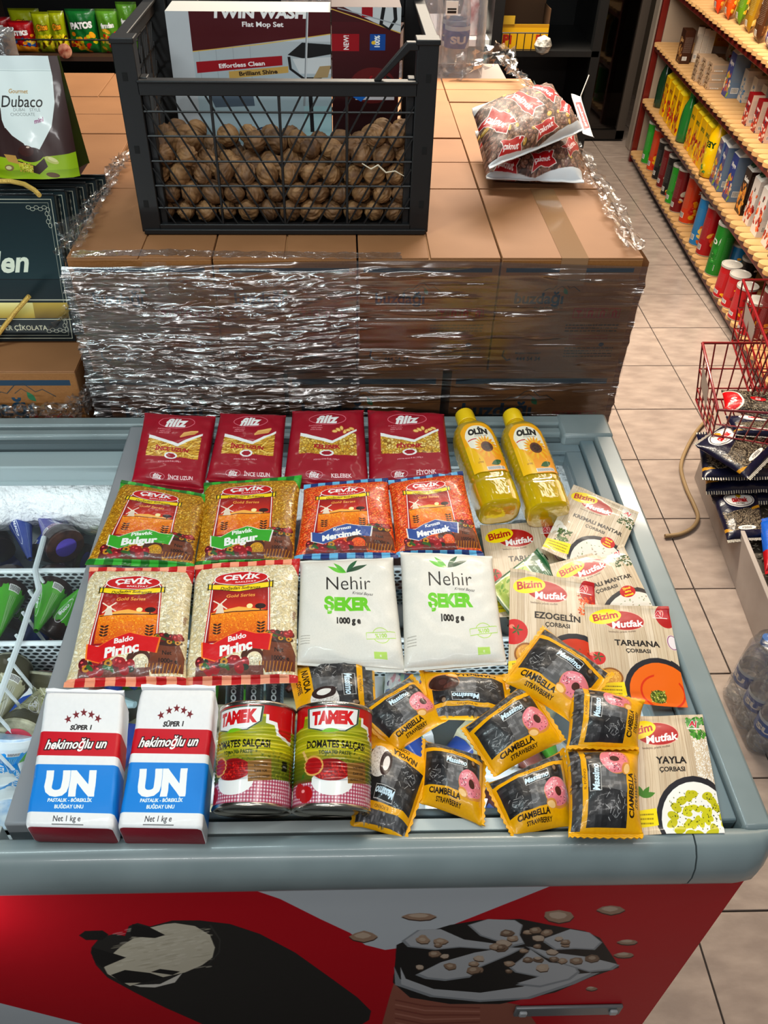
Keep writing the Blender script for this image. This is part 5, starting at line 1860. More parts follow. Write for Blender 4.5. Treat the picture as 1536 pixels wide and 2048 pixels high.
pack('soup_sachet', 'tarhana soup sachet with the orange soup bowl in full view', 'soup', g, [(1168, 1210), (1336, 1215), (1375, 1416), (1190, 1404)], GZ + .037, GZ + .022, .004, .002, ms['tarhana'], seed=26, **sk)
pack('soup_sachet', 'yogurt soup sachet at the front right corner', 'soup', g, [(1238, 1436), (1404, 1431), (1448, 1668), (1246, 1672)], GZ + .022, GZ + .021, .005, .002, ms['yayla'], seed=27, **sk)

# donut packs
md = {k: tm('donut_' + k, art_massimo(k), .3, .35, (50, .45, .003)) for k in ('straw', 'cocoa', 'nuvola')}
dk = dict(a=2.4, b=.75, seal=.04, pinch=.05, wamp=.0034, nx=24, ny=26, zig=.0009, uvrot=True, bodyname='wrapper')
g = 'yellow and black donut packs in the heap'
for kind, px, z0, z1, up, lb in (
        ('nuvola', [(812, 1684), (700, 1652), (742, 1455), (868, 1526)], .012, .012, .020, 'coffee cake pack dropping over the front rail beside the can'),
        ('nuvola', [(752, 1313), (757, 1440), (598, 1462), (570, 1334)], .016, .014, .022, 'white filled cake pack turned sideways behind the tomato can'),
        ('straw', [(845, 1480), (972, 1512), (968, 1655), (836, 1606)], .014, .010, .022, 'strawberry donut pack lying straight, third from the can'),
        ('straw', [(968, 1570), (1128, 1498), (1152, 1652), (1022, 1676)], .012, .012, .022, 'strawberry donut pack at the front, left of the vertical pair'),
        ('straw', [(700, 1427), (824, 1350), (898, 1440), (792, 1508)], .024, .020, .020, 'strawberry donut pack slanting up, nearest the tomato can'),
        ('cocoa', [(1028, 1446), (854, 1440), (838, 1342), (1014, 1350)], .024, .020, .018, 'upside down chocolate donut pack below the sugar'),
        ('straw', [(922, 1458), (1052, 1362), (1130, 1482), (988, 1556)], .030, .024, .020, 'strawberry donut pack slanting up in the middle of the heap'),
        ('straw', [(1085, 1252), (1228, 1352), (1148, 1450), (1004, 1362)], .038, .034, .020, 'strawberry donut pack slanting down across the soup sachets'),
        ('straw', [(1132, 1500), (1140, 1367), (1288, 1404), (1276, 1502)], .046, .040, .022, 'upper sideways strawberry donut pack at the right of the heap'),
        ('straw', [(1136, 1676), (1130, 1494), (1276, 1502), (1286, 1678)], .036, .034, .024, 'lower sideways strawberry donut pack over the front rail')):
    pack('donut_pack', lb, 'snack', g, px, GZ + z0 + .006, GZ + z1 + .006, up, .008, md[kind], seed=len(lb), **dk)

# silver ice cream bars seen under the lid glass
am = Art(40, 120, '#3c4a50', 3)
for i in range(20):
    am.rect(0, i * 6, 40, i * 6 + 2.4, '#55656c')
am.rect(4, 0, 34, 60, '#20282c').text('BOOM', 19, 30, 15, '#aeb8bc', .05, .15, -90)
m_boom = tm('bar_print', am, .3, .4, (60, .5, .002))
for x0, lb in ((452, 'grey ice cream bar under the glass beside the flour'), (492, 'grey ice cream bar under the glass above the first can'), (532, 'grey ice cream bar under the glass left of the coffee cake pack')):
    pack('ice_cream_bar', lb, 'ice cream', 'grey bars under the lid glass', [(x0, 1365), (x0 + 36, 1365), (x0 + 34, 1500), (x0 - 6, 1500)], .70, .70, .012, .012, m_boom, nx=10, ny=14, a=3, seal=.04)
pp = Art(100, 60, '#cfd8da', 2)
pp.speck(60, 8, ('#9ac0a8', '#d8a0a8', '#e8e8e8', '#6a7a98', '#3c2c50', '#b8584a'), 5, (0, 0, 100, 60), .9)
m_pp = tm('mixed_print', pp, .3, .4)
for k, (px, lb) in enumerate(((( (850, 1585), (975, 1600), (965, 1660), (845, 1650)), 'speckled pastel pack under the glass at the front'), (((1000, 1420), (1090, 1430), (1080, 1500), (995, 1490)), 'pastel pack under the glass in the gap of the donut heap'),
                              (((1230, 1420), (1300, 1425), (1290, 1500), (1225, 1495)), 'pale pack under the glass above the yogurt soup'), (((770, 1345), (850, 1350), (845, 1420), (765, 1410)), 'green spotted pack under the glass below the sugar'))):
    pack('ice_cream_pack', lb, 'ice cream', 'packs under the lid glass', list(px), .66, .66, .015, .012, m_pp, nx=12, ny=12, seed=k, seal=.04)
# ================================================================ left: carton, gift boxes, chocolate pouch
carton(-.80, -.492, 1.31, 1.64, .705, .927, m_alt, 'brown water carton carrying the black gift boxes', 'cartons on the left', 'x')
carton(-.80, -.492, 1.31, 1.64, .36, .703, buz_b, 'carton under the one with the gift boxes', 'cartons on the left', detail=False)
carton(-.80, -.492, 1.31, 1.64, .0, .358, buz_b, 'bottom carton of the left pile, on the floor', 'cartons on the left', detail=False)
film_strip([(-.80, 1.30, .845), (-.70, 1.295, .842), (-.60, 1.29, .84), (-.52, 1.29, .845), (-.482, 1.31, .86), (-.475, 1.36, .885)], (0, -.01, .05), 'film_edge', 'crumpled film bunched round the bottom of the left carton', 15, .007, n=70, m=16)
film_strip([(-.535, 1.44, .95), (-.478, 1.42, 1.02), (-.468, 1.40, 1.10), (-.465, 1.42, 1.17)], (.045, .05, 0), 'film_edge', 'torn film hanging between the gift boxes and the carton stack', 16, .006, n=40, m=16)


def art_gift():
    a = Art(260, 270, '#10191b', 2.4)
    a.grad(0, 0, 260, 150, '#16262a', '#22383c').grad(0, 150, 260, 270, '#1c2e32', '#0c1416')
    for k, w in ((6, 1.6), (12, .8)):
        a.line([(0, k), (260 - k, k), (260 - k, 270 - k), (0, 270 - k)], w, '#c9c7b4')
    for y0, s in ((12, 1), (258, -1)):
        for i in range(5):
            a.ring(240 - i * 7, y0 + s * (8 + (i % 2) * 3), 4, 3, .8, '#c9c7b4').ring(246 - (i % 2) * 3, y0 + s * (12 + i * 7), 3, 4, .8, '#c9c7b4')
    a.line([(0, 150), (260, 150)], 1, '#0a1012')
    a.text('Şükufe', 60, 78, 16, '#c9cdb9', .01, .3).text('Madlen', 120, 118, 54, '#dfe6d2', .03, .3, -2, 1.0)
    a.rect(0, 188, 258, 190, '#c9c7b4').grad(0, 194, 254, 224, '#b9a052', '#6e5a24').grad(120, 194, 190, 224, '#efe3a0', '#a08838')
    a.rect(0, 226, 258, 227.5, '#c9c7b4').poly([(0, 182), (90, 184), (104, 196), (104, 224), (0, 224)], '#241418').ell(60, 204, 22, 12, '#3a1c18')
    a.text('MADLEN BİTTER ÇİKOLATA', 130, 243, 13, '#cfcab0', .02, 0, 0, .95)
    return a


gift_m = [tm('gift_print', art_gift(), .22, .5, (6, .05, .002)), pm('gift_black', '#0e1112', .25, coat=.5)]
gold_m = pm('gold_rope', '#d9b25a', .4, .3, bump=(300, .8, .002))
lean = math.radians(-15)
for k in range(6):
    b = MB()
    w, h, th = .26, .262 - .003 * k, .026
    b.quad([(-w, 0, 0), (0, 0, 0), (0, 0, h), (-w, 0, h)]).box(-w, 0, .0004, th, 0, h, 1)
    b.box(-w, 0, .0006, .003, h, h + .004, 1)
    o = b.build('gift_box', gift_m, bevel=.001)
    o.location = (-.512 + k * .012, 1.412 + k * .0275, .931)
    o.rotation_euler = (lean, 0, 0)
    tag(o, ('frontmost black gift box with gold frame and lettering', 'second black gift box from the front of the leaning row', 'third black gift box from the front of the leaning row', 'fourth black gift box from the front of the leaning row',
            'fifth black gift box, just before the rearmost', 'rearmost black gift box under the chocolate pouch')[k], 'gift box', 'black gift boxes leaning in a row')
for nm, P, lb in (('rope', [at(*q, y=1.405) for q in ((-20, 690), (8, 652), (34, 618), (62, 586))], 'gold rope handle hanging on the front gift box'),
                  ('rope', [at(*q, z=1.196) for q in ((-15, 376), (25, 376), (52, 382), (72, 394), (82, 404))], 'gold rope handle arching over the second gift box')):
    tag(MB().tube([p + Vector((0, -.012 if 'hanging' in lb else 0, .012 if 'arch' in lb else 0)) for p in P], .0042, 8).build('rope_handle', gold_m), lb, 'handle', 'gold rope handles')


def art_pouch():
    a = Art(160, 190, '#dfe8e6', 3.2)
    a.rect(0, 0, 160, 20, '#d3dcdc').line([(0, 22), (160, 22)], 1, '#b8c4c4')
    a.poly([(143, 0), (160, 0), (160, 190), (0, 190), (0, 128), (30, 118), (44, 120), (50, 108), (60, 120), (78, 132), (88, 152), (100, 146), (130, 106), (141, 70), (145, 30)], '#3a2422')
    a.poly([(0, 126), (28, 112), (40, 100), (42, 84), (38, 78), (42, 74), (47, 78), (46, 96), (50, 112), (64, 126), (78, 134), (84, 152), (0, 170)], '#35201f')
    a.poly([(0, 150), (60, 158), (160, 150), (160, 190), (0, 190)], '#8ea81c').grad(0, 176, 160, 190, '#7c961a', '#8ea81c')
    a.text('Gourmet', 82, 52, 9, '#a8803a', .01, .2).text('Dubaco', 86, 67, 25, '#26201e', .005, .25, 0, .92)
    a.text('DUBAI    STYLE', 92, 80, 7, '#7a8080', -.005).text('CHOCOLATE', 84, 87, 7, '#7a8080', -.005).text('mini', 110, 96, 10, '#8a2c6a', .02, .3, -14)
    a.ell(86, 150, 22, 12, '#2a100c').ell(80, 144, 13, 9, '#3c1812').ell(84, 138, 3, 1.4, '#d8c0b0')
    a.poly([(62, 160), (92, 168), (108, 156), (112, 170), (96, 182), (64, 172)], '#2c120e').poly([(62, 162), (88, 168), (86, 180), (64, 173)], '#b4b03c').speck(60, 1.6, ('#d8d470', '#7a7a1c', '#c4a050'), 4, (64, 163, 86, 178))
    a.poly([(40, 150), (60, 152), (64, 166), (46, 162)], '#b08a4c').ell(120, 160, 12, 5, '#b8b870', 25).ell(122, 159, 8, 3, '#d8d49a', 25).ell(118, 184, 11, 4, '#5a4020', 12).ell(46, 172, 8, 5, '#7a6a40').ell(45, 172, 5, 3, '#c4bc90')
    return a


po = empty('chocolate_pouch', (-.468, 1.535, 1.207), label='white, brown and green chocolate pouch standing on the gift boxes', cat='pouch')
b = MB()
W_, H_ = .165, .180
rg, uv = [], []
for i in range(15):
    t = i / 14
    bul = .030 * (1 - t ** 2)
    row = []
    for j in range(17):
        s = j / 16
        row.append((-W_ * (1 - s) * (1 - .0 * t) - .012 * t * (s) - .0, -bul * math.sin(math.pi * min(1, max(0, s))) ** .5 * .6 - .02 * (1 - t) + .035 * t + .001 * math.sin(s * 17 + t * 9), t * H_))
        uv.append((s, t))
    rg.append(row)
b.loft(rg, 0, False, uv, closed=False).build('front_panel', tm('pouch_print', art_pouch(), .3, .35, (14, .25, .004)), po, smooth=80)
rg = []
for i in range(15):
    t = i / 14
    x = -.012 * t
    rg.append([(x, -.02 * (1 - t) + .035 * t, t * H_), (x - .012 * (1 - t) - .001, .012 * (1 - t) + .035 * t, t * H_), (x + .002, .045 * (1 - t) + .036 * t, t * H_)])
MB().loft(rg, 0, False, None, closed=False).build('side_gusset', pm('pouch_side', '#3c4a10', .35, coat=.4, var=(6, '#2a2414')), po, smooth=30)
rg = [[(-W_ - 0, .045 * (1 - i / 14) + .037 * i / 14, i / 14 * H_), (-.012 * i / 14, .045 * (1 - i / 14) + .037 * i / 14, i / 14 * H_)] for i in range(15)]
MB().loft(rg, 0, False, None, closed=False).box(-W_, 0, -.018, .044, 0, .001).build('back_panel', pm('pouch_back', '#4a2c28', .4), po)

# ================================================================ aisle shelf on the right
A0, A1 = Vector((1.752, 5.12, 0)), Vector((1.555, 2.0, 0))
SL = (A1 - A0).length
st_, sn = (A1 - A0).normalized(), None
sn = Vector((-st_.y, st_.x, 0))          # into the shelf (+x)
if sn.x < 0:
    sn = -sn
red = pm('rack_red', '#5c130c', .35, coat=.3)
slat_m = pm('slat_wood', '#c39a68', .55, var=(7, '#b0854f', 4, (1, 1, 1)), bump=(60, .1, .001))
cream = pm('rack_back_panel', '#b09a80', .6)
LV = [.075, .365, .655, .94]
DP = .40
sh = empty('shelving_unit', tuple(A0), math.atan2(sn.y, sn.x), label='dark red metal shelving with scalloped wooden slat shelves along the aisle', cat='shelf')
# local x = into the shelf, local y: towards -st (away); along the aisle = negative y
sl_mesh = None
for li, z in enumerate(LV):
    MB().box(.0, .022, -SL, .02, z - .045, z - .004).build('front_beam', red, sh, bevel=.002)
    MB().box(DP - .03, DP - .01, -SL, .02, z - .045, z - .004).build('rear_beam', red, sh)
    n = int(SL / .0625)
    for i in range(n):
        if sl_mesh is None:
            out = [(-.016 + .030 * (1 - math.cos(t)) - .0, .0295 * math.sin(t)) for t in np.linspace(-math.pi / 2, math.pi / 2, 7)]
            out = [(.014 - .030 * math.cos(t), .0295 * math.sin(t)) for t in np.linspace(math.pi / 2, -math.pi / 2, 9)]
            sl_mesh = MB().slab(out + [(DP, -.0295), (DP, .0295)], 0, .016).build('slat', slat_m, sh)
            o = sl_mesh
        else:
            o = sl_mesh.copy()
            COL.objects.link(o)
            o.parent = sh
        o.location = (rnd.uniform(-.002, .002), -.03 - i * .0625, z - .016)
MB().box(DP, DP + .01, -SL, .02, .03, 1.6).build('back_panel', cream, sh)
for y in (.02, -SL * .5, -SL):
    MB().box(-.004 if y > 0 else DP - .04, .03 if y > 0 else DP - .005, y, y + .03, 0, 1.7).build('upright', red, sh, bevel=.002)
MB().box(.03, DP, .012, .018, .03, 1.5).build('end_panel', pm('rack_end', '#8c7c6c', .6), sh)


def sprod(px, py, lv):
    """standing point on shelf level lv seen at a pixel"""
    p = at(px, py, z=LV[lv] + .001)
    return p


def art_prod(base, word, accents, seed, wcol=WHT, wrot=0, side=None, blob=True, w=70, h=150):
    a = Art(w * 2, h, base, 1.6)
    r = random.Random(seed)
    if side:
        a.rect(w, 0, w * 2, h, side)
    if blob:
        for i in range(26):
            x, y = r.uniform(0, w), r.gauss(h * .7, h * .14)
            a.ell(x, y, r.uniform(5, 13), r.uniform(4, 9), r.choice(accents), r.uniform(0, 180)).ell(x - 2, y - 2, 3, 2, (1, .95, .8), 0, .35)
    a.text(word, w / 2, h * .3, 19 if len(word) < 6 else 14, wcol, .05, .15, wrot)
    a.lines_of_text(w + 8, h * .2, w * 2 - 8, 16, h * .03, 1.6, '#8a8a88', seed, .6)
    a.rect(w + 14, h * .78, w + 46, h * .9, WHT)
    for i in range(12):
        a.rect(w + 16 + i * 2.4, h * .79, w + 17 + i * 2.4, h * .89, BLK)
    return a


_pm = {}


def pmat(*k, **kw2):
    key = str(k) + str(kw2)
    if key not in _pm:
        _pm[key] = tm('shelf_print_%d' % len(_pm), art_prod(*k, **kw2), .32, .3, None)
    return _pm[key]


rim_m = pm('tube_rim', '#b9b6b0', .3, .6)
lid_clear = pm('tube_lid', '#c9c4bc', .25, trans=.3)
sang = math.atan2(sn.y, sn.x)


def tube_can(p, r_, h, mt, label, group, turn=0):
    h *= .93
    e = empty('snack_tube', p, sang + turn, label, 'snack can', group)
    MB().lathe([(r_, .003), (r_, h - .01)], 24, uvf=lambda t, i: ((1 - (t - .25) % 1.0 if True else 0), i)).build('tube', mt, e, smooth=60)
    MB().lathe([(.001, .0005), (r_ * .97, 0), (r_ * 1.02, .001), (r_ * 1.02, .004), (r_, .004)], 24).build('base_rim', rim_m, e)
    MB().lathe([(r_, h - .011), (r_ * 1.05, h - .01), (r_ * 1.05, h - .001), (r_ * .98, h), (r_ * .9, h - .003), (.001, h - .003)], 24).build('lid', lid_clear, e)
    return e


def gable(p, w, h, mt, label, group, capc=None, topm=None, turn=0):
    h *= .93
    e = empty('drink_carton', p, sang + turn, label, 'carton', group)
    b = MB()
    hw = w / 2
    zb = h - w * .55
    F = [(-hw, -hw), (hw, -hw), (hw, hw), (-hw, hw)]
    for i in range(4):
        (x0, y0), (x1, y1) = F[i], F[(i + 1) % 4]
        u0 = 0 if i % 2 == 1 or True else .5
        u0 = .5 if i in (0, 2) else 0
        b.quad([(x0, y0, 0), (x1, y1, 0), (x1, y1, zb), (x0, y0, zb)], 0, ((u0, 0), (u0 + .5, 0), (u0 + .5, .9), (u0, .9)))
    b.add([(-hw, -hw, 0), (hw, -hw, 0), (hw, hw, 0), (-hw, hw, 0)], [(3, 2, 1, 0)], 1)
    b.add([(-hw, -hw, zb), (hw, -hw, zb), (hw, hw, zb), (-hw, hw, zb), (-.0, -hw * .9, h - .012), (.0, hw * .9, h - .012)], [(0, 4, 5, 3), (1, 2, 5, 4), (0, 1, 4), (2, 3, 5)], 1)
    b.build('body', [mt, topm or bpy.data.materials['flour_white']], e)
    MB().box(-.0015, .0015, -hw * .95, hw * .95, h - .014, h).build('top_fin', topm or bpy.data.materials['flour_white'], e)
    if capc:
        c = MB().lathe([(.012, 0), (.0125, .012), (.010, .014), (.0005, .014)], 16)
        c.xf(Matrix.Translation((-hw * .52, 0, (zb + h) / 2 - .004)) @ Matrix.Rotation(-.8, 4, 'Y'))
        c.build('cap', capc, e)
    return e


def brickpack(p, w, d_, h, mt, label, group, name='drink_box', cat='carton', turn=0):
    b = MB()
    F = [(-d_ / 2, -w / 2), (d_ / 2, -w / 2), (d_ / 2, w / 2), (-d_ / 2, w / 2)]
    for i in range(4):
        (x0, y0), (x1, y1) = F[i], F[(i + 1) % 4]
        u0 = .5 if i in (0, 2) else 0
        b.quad([(x0, y0, 0), (x1, y1, 0), (x1, y1, h), (x0, y0, h)], 0, ((u0, 0), (u0 + .5, 0), (u0 + .5, 1), (u0, 1)))
    b.add([(x, y, h) for x, y in F], [(0, 1, 2, 3)], 0, [(.02, .9), (.1, .9), (.1, .99), (.02, .99)])
    b.add([(x, y, 0) for x, y in F], [(3, 2, 1, 0)], 0, [(.02, .9)] * 4)
    o = b.build(name, mt, smooth=0)
    o.location = p
    o.rotation_euler[2] = sang + turn
    return tag(o, label, cat, group)


def pet(p, r_, h, mt, capm, label, group, labm=None, name='juice_bottle', cat='bottle'):
    e = empty(name, p, sang, label, cat, group)
    MB().lathe([(.001, .0), (r_ * .8, 0), (r_, .008), (r_ * .97, h * .2), (r_, h * .45), (r_ * .95, h * .6), (r_ * .8, h * .74), (r_ * .42, h * .88), (r_ * .38, h * .93)], 20, uvf=lambda t, i: ((1 - t - .25) % 1.0, min(1, i / 7))).build('bottle', mt, e, smooth=60)
    MB().lathe([(r_ * .42, h * .92), (r_ * .44, h), (.001, h)], 16).build('cap', capm, e)
    if labm:
        MB().lathe([(r_ * 1.01, h * .25), (r_ * 1.02, h * .5)], 20, uvf=lambda t, i: ((1 - t - .25) % 1.0, i)).build('label', labm, e, smooth=60)
    return e


def stand_bag(p, w, h, th, mt, label, group, turn=0, tilt=0, name='snack_bag', cat='snack'):
    rg, uv = [], []
    nn, mm = 14, 15
    mb = MB()
    for sd in (1, -1):
        rg, uv = [], []
        for i in range(mm):
            t = i / (mm - 1)
            row = []
            for j in range(nn):
                s = j / (nn - 1) * 2 - 1
                k = (1 - abs(s) ** 2.6) ** .6 * (1 - abs(2 * t - 1) ** 4) ** .6
                row.append((-sd * th / 2 * k + .002 * math.sin(s * 9 + t * 14 + sd) * k, -s * w / 2 * (1 - .05 * math.sin(math.pi * t)) * sd, t * h))
                uv.append(((j / (nn - 1)), t))
            rg.append(row)
        mb.loft(rg, 0, False, uv, closed=False)
    o = mb.build(name, mt, smooth=80)
    o.location = p
    o.rotation_euler = (0, tilt, sang + turn)
    return tag(o, label, cat, group)


Q = {'orange': ('#c2421a', 'Çerez', ('#e8901c', '#d8a42a', '#b01c14')), 'blue': ('#2a7ab0', 'Patato', ('#e0a03a', '#f0c46a', '#c4602a')), 'redp': ('#a01420', 'Patato', ('#e0a03a', '#d8402a', '#f0c46a')),
     'green': ('#1f7a2a', 'CHIPS', ('#2a8a34', '#1c6a24')), 'red': ('#a80f1c', 'Çerez', ('#e0a018', '#e8b42c', '#7a0c14')), 'black': ('#1a1a1c', 'Chips', ('#3a6a3a', '#c8b04a', '#a83a2a')),
     'grn2': ('#2a8a2c', 'Chips', ('#d8c02a', '#a8c03a', '#2a6a20')), 'maroon': ('#6a1018', 'Chips', ('#c87a2a', '#b8b0a0'))}
blkcan = None
g0 = 'snack tubes on the lowest shelf'
for i, (px, py, k, h, r_, lb) in enumerate((
        (1292, 324, 'grn2', .24, .040, 'green snack tube at the far end of the lowest shelf'), (1303, 338, 'orange', .24, .040, 'orange red snack tube second from the far end, lowest shelf'),
        (1313, 356, 'black', .22, .038, 'black snack tube third from the far end, lowest shelf'), (1322, 372, 'maroon', .22, .038, 'maroon snack tube among the dark ones, lowest shelf'),
        (1331, 388, 'black', .22, .038, 'dark snack tube with green print left of the bare gap, lowest shelf'), (1340, 404, 'grn2', .21, .038, 'green and yellow snack tube before the black one, lowest shelf'),
        (1350, 420, 'maroon', .23, .040, 'dark maroon snack tube just behind the orange one'), (1370, 442, 'orange', .245, .043, 'bright orange and red snack tube, lowest shelf'),
        (1390, 486, 'blue', .245, .040, 'sky blue snack tube, lowest shelf'), (1404, 506, 'redp', .245, .040, 'red snack tube between the blue and the green one'),
        (1424, 545, 'green', .25, .043, 'plain green snack tube showing its barcode'), (1440, 590, 'red', .155, .041, 'short red snack tube nearest the green one'),
        (1456, 610, 'red', .155, .041, 'short red snack tube, second of the four'), (1470, 634, 'red', .155, .041, 'short red snack tube, third of the four'),
        (1488, 664, 'red', .155, .041, 'short red snack tube, fourth of the four'), (1514, 672, 'maroon', .22, .040, 'tall dark red tube behind the red wire basket'),
        (1444, 520, 'black', .15, .038, 'small dark tube behind the green one'), (1462, 545, 'blue', .15, .038, 'small blue tube at the back of the lowest shelf'),
        (1480, 575, 'black', .15, .038, 'small black tube at the back of the lowest shelf'))):
    q = Q[k]
    p = sprod(px, py, 0)
    tube_can(p + sn * .01, r_, h, pmat(q[0], q[1], q[2], i * 3 % 7, w=70, h=150, wrot=-12), lb, g0, turn=-.35 if k != 'green' else 2.6)
# second level
yel = ('#e8b40c', 'ŞEFTALİ', ('#e07a1c', '#c4301c', '#f0d04a', '#8a1a14'))
capg, capw, capy = pm('cap_green', '#1c7a34', .35), pm('cap_white', '#dcdcd8', .35), pm('cap_lemon', '#ecd01c', .35)
capd = pm('cap_dark_green', '#143c24', .35)
g1 = 'juice cartons on the second shelf'
pet(sprod(1318, 214, 1), .035, .24, pm('bottle_green', '#12301c', .2, coat=.5), capd, 'dark green bottle at the far end of the second shelf', g1)
for i, (px, py) in enumerate(((1326, 230), (1334, 243), (1342, 255), (1350, 267))):
    gable(sprod(px, py, 1) + sn * .02, .07, .245, pmat(yel[0], yel[1], ('#9a1c18', '#c4301c', '#d8a02a'), 2 + i, '#7a1a10', w=70, h=150), 'yellow topped juice carton, %s from the far green bottle' % ('first', 'second', 'third', 'fourth')[i], g1, topm=capy)
pet(sprod(1364, 283, 1), .036, .23, pm('bottle_leaf', '#1f6a2a', .2, coat=.5), capg, 'leaf green bottle between the yellow juice cartons', g1)
for i, (px, py) in enumerate(((1376, 298), (1385, 312), (1394, 326), (1403, 338))):
    gable(sprod(px, py, 1) + sn * .02, .07, .25, pmat(yel[0], yel[1], yel[2], 9 + i % 2, '#1c4a1c', w=70, h=150), 'golden juice carton with fruit, %s after the leaf green bottle' % ('first', 'second', 'third', 'fourth')[i], g1, topm=capy)
pet(sprod(1416, 352, 1), .045, .25, pmat('#e8b80c', 'YEŞİL', ('#e8c41c', '#d89a10', '#2a7a2a'), 5, '#1c3a1c', blob=True), capg, 'big yellow juice bottle with green cap', g1)
bl = ('#20408c', 'Meyve', ('#e0a03a', '#f0d8c0', '#c84a2a', '#8aa82a'))
for i, (px, py) in enumerate(((1428, 366), (1437, 378), (1455, 398))):
    gable(sprod(px, py, 1) + sn * .02, .072, .245, pmat(bl[0], bl[1], bl[2], 3, side='#6a7c94'), 'blue juice carton with white gable, %s of three' % ('farthest', 'middle', 'nearest')[i], g1, topm=capw, turn=-.1 if i < 2 else .0)
for i, (px, py) in enumerate(((1470, 366), (1482, 384), (1440, 340))):
    gable(sprod(px, py, 1) + sn * .06, .07, .245, pmat('#1c5a34', 'Elma', ('#8ab02a', '#d8d8c0'), 4, side='#c8c8c0'), 'green and white carton at the back of the second shelf, %s' % ('middle', 'nearest', 'farthest')[i], g1, topm=capw)
for i, (px, py, c) in enumerate(((1480, 425, '#2a1a14'), (1496, 446, '#d8d0ca'), (1512, 468, '#d8d0ca'), (1534, 492, '#d8d0ca'), (1548, 520, '#1a1618'))):
    gable(sprod(px, py, 1) + sn * .02, .07, .235, pmat(c, 'is' if c == '#d8d0ca' else 'Badem', ('#c8301c', '#e06a3a', '#8a1414') if i else ('#c87a2a', '#e09a3a'), i, '#3a2a20' if c == '#d8d0ca' else WHT), ('dark nut drink carton beside the blue ones', 'white fruit drink carton with dark cap, first', 'white fruit drink carton with dark cap, second', 'white fruit drink carton at the edge of the photo', 'black fruit carton at the edge of the photo')[i], g1, capc=capd, topm=capw)
for i in range(16):
    k = i % 4
    gable(sprod(1334 + i * 12.5, 236 + i * 15.5, 1) + sn * .19, .07, .235, pmat(('#c8a018', '#8a2018', '#c8ccc8', '#24408c')[k], 'Meyve', ('#c4301c', '#e0a03a', '#8ab02a'), 20 + k, '#5a1a10', side='#b8a898'), ('golden', 'dark red', 'pale grey', 'royal blue')[k] + ' carton in the rear row of the second shelf, %s' % ('far end', 'toward the far end', 'near the middle', 'near end')[i // 4], 'rear row cartons on the second shelf', topm=(capy, capw, capw, capw)[k])
for i in range(9):
    tube_can(sprod(1300 + i * 13, 334 + i * 19, 0) + sn * .16, .038, .235, pmat(*(Q[('redp', 'black', 'grn2')[i % 3]]), 30 + i % 3), ('red', 'black', 'green')[i % 3] + ' snack tube in the rear row of the lowest shelf, %s third' % ('far', 'middle', 'near')[i // 3], 'rear row tubes on the lowest shelf')
# third level
g2 = 'boxes on the third shelf'
Z2 = LV[2] + .001
br = pmat('#3a2014', 'Kahve', ('#5a3420', '#a87a4a'), 2, '#c8a070', h=110)
brickpack(sprod(1352, 124, 2) + sn * .03, .07, .05, .15, br, 'dark brown tall box at the far end of the third shelf', g2, 'coffee_box', 'box')
tw = Art(140, 60, '#e09a14', 3)
tw.text('Twix', 30, 32, 26, '#b8141c', .05, .1, 0, .9, out=(WHT, .03)).text('caramel', 108, 28, 11, '#b84a1c', .02, .3).rect(0, 44, 140, 60, '#d8d0c4')
o = brickpack(at(1410, 95, z=Z2) + sn * .06, .26, .10, .13, tm('candy_box', tw, .4, .1, None), 'yellow candy bar display box on the third shelf', g2, 'candy_box', 'box', turn=-.2)
for i, (px, py) in enumerate(((1376, 122), (1388, 126), (1398, 130))):
    brickpack(sprod(px, py, 2) + sn * .03, .05, .03, .16, pmat('#3a1810', 'Süt', ('#e0d8d0', '#5a2c1c', '#8a4a2a'), 6, WHT, side='#d8c8b8', h=110), 'brown and white chocolate drink box, %s of three' % ('farthest', 'middle', 'nearest')[i], g2, 'chocolate_box', 'box', turn=-.3)
for i, (px, py) in enumerate(((1390, 160), (1402, 168), (1414, 176))):
    for k in range(3):
        brickpack(sprod(px, py, 2) + sn * .03 + Vector((0, 0, .037 * k)), .055, .085, .036, pmat('#a8907a', 'Sade', ('#5a3a24', '#c8b090'), 7, '#4a2c1c', h=60), 'small beige box, %s of its pile of three, %s pile' % (('bottom', 'middle', 'top')[k], ('farthest', 'middle', 'nearest')[i]), g2, 'biscuit_box', 'box')
for i in range(4):
    brickpack(sprod(1428 + i * 12, 138 + i * 10, 2) + sn * .14, .055, .06, .16, pmat('#d0a03a', 'Süt', ('#e8d8b0', '#c8802a'), 8, '#5a3018', side='#c8b89c'), 'tan and yellow milk box in the rear row, %s from the far end' % ('first', 'second', 'third', 'fourth')[i], g2, 'milk_box', 'box')
gable(sprod(1449, 192, 2) + sn * .03, .072, .235, pmat(bl[0], bl[1], bl[2], 3, side='#6a7c94'), 'blue juice carton standing alone on the third shelf', g2, topm=capw, turn=.0)
for i in range(5):
    gable(sprod(1468 + i * 18, 165 + i * 16, 2) + sn * .13, .07, .2, pmat('#b4c4c4', 'Süt', ('#5a8a4a', '#e8e8e0'), 9, '#3a5a6a', side='#a8b8b8'), 'pale blue milk carton in the rear row, %s from the blue juice carton' % ('first', 'second', 'third', 'fourth', 'fifth')[i], g2, topm=capw)
for i in range(5):
    brickpack(sprod(1468 + i * 17, 202 + i * 17, 2) + sn * .05, .055, .06, .13, pmat('#d4ccc0', 'Süt', ('#b8b0a4', '#3a7ab0'), 10, '#2a6aa0', side='#cfc4b8'), 'white small milk box, %s of the middle row' % ('first', 'second', 'third', 'fourth', 'fifth')[i], g2, 'milk_box', 'box')
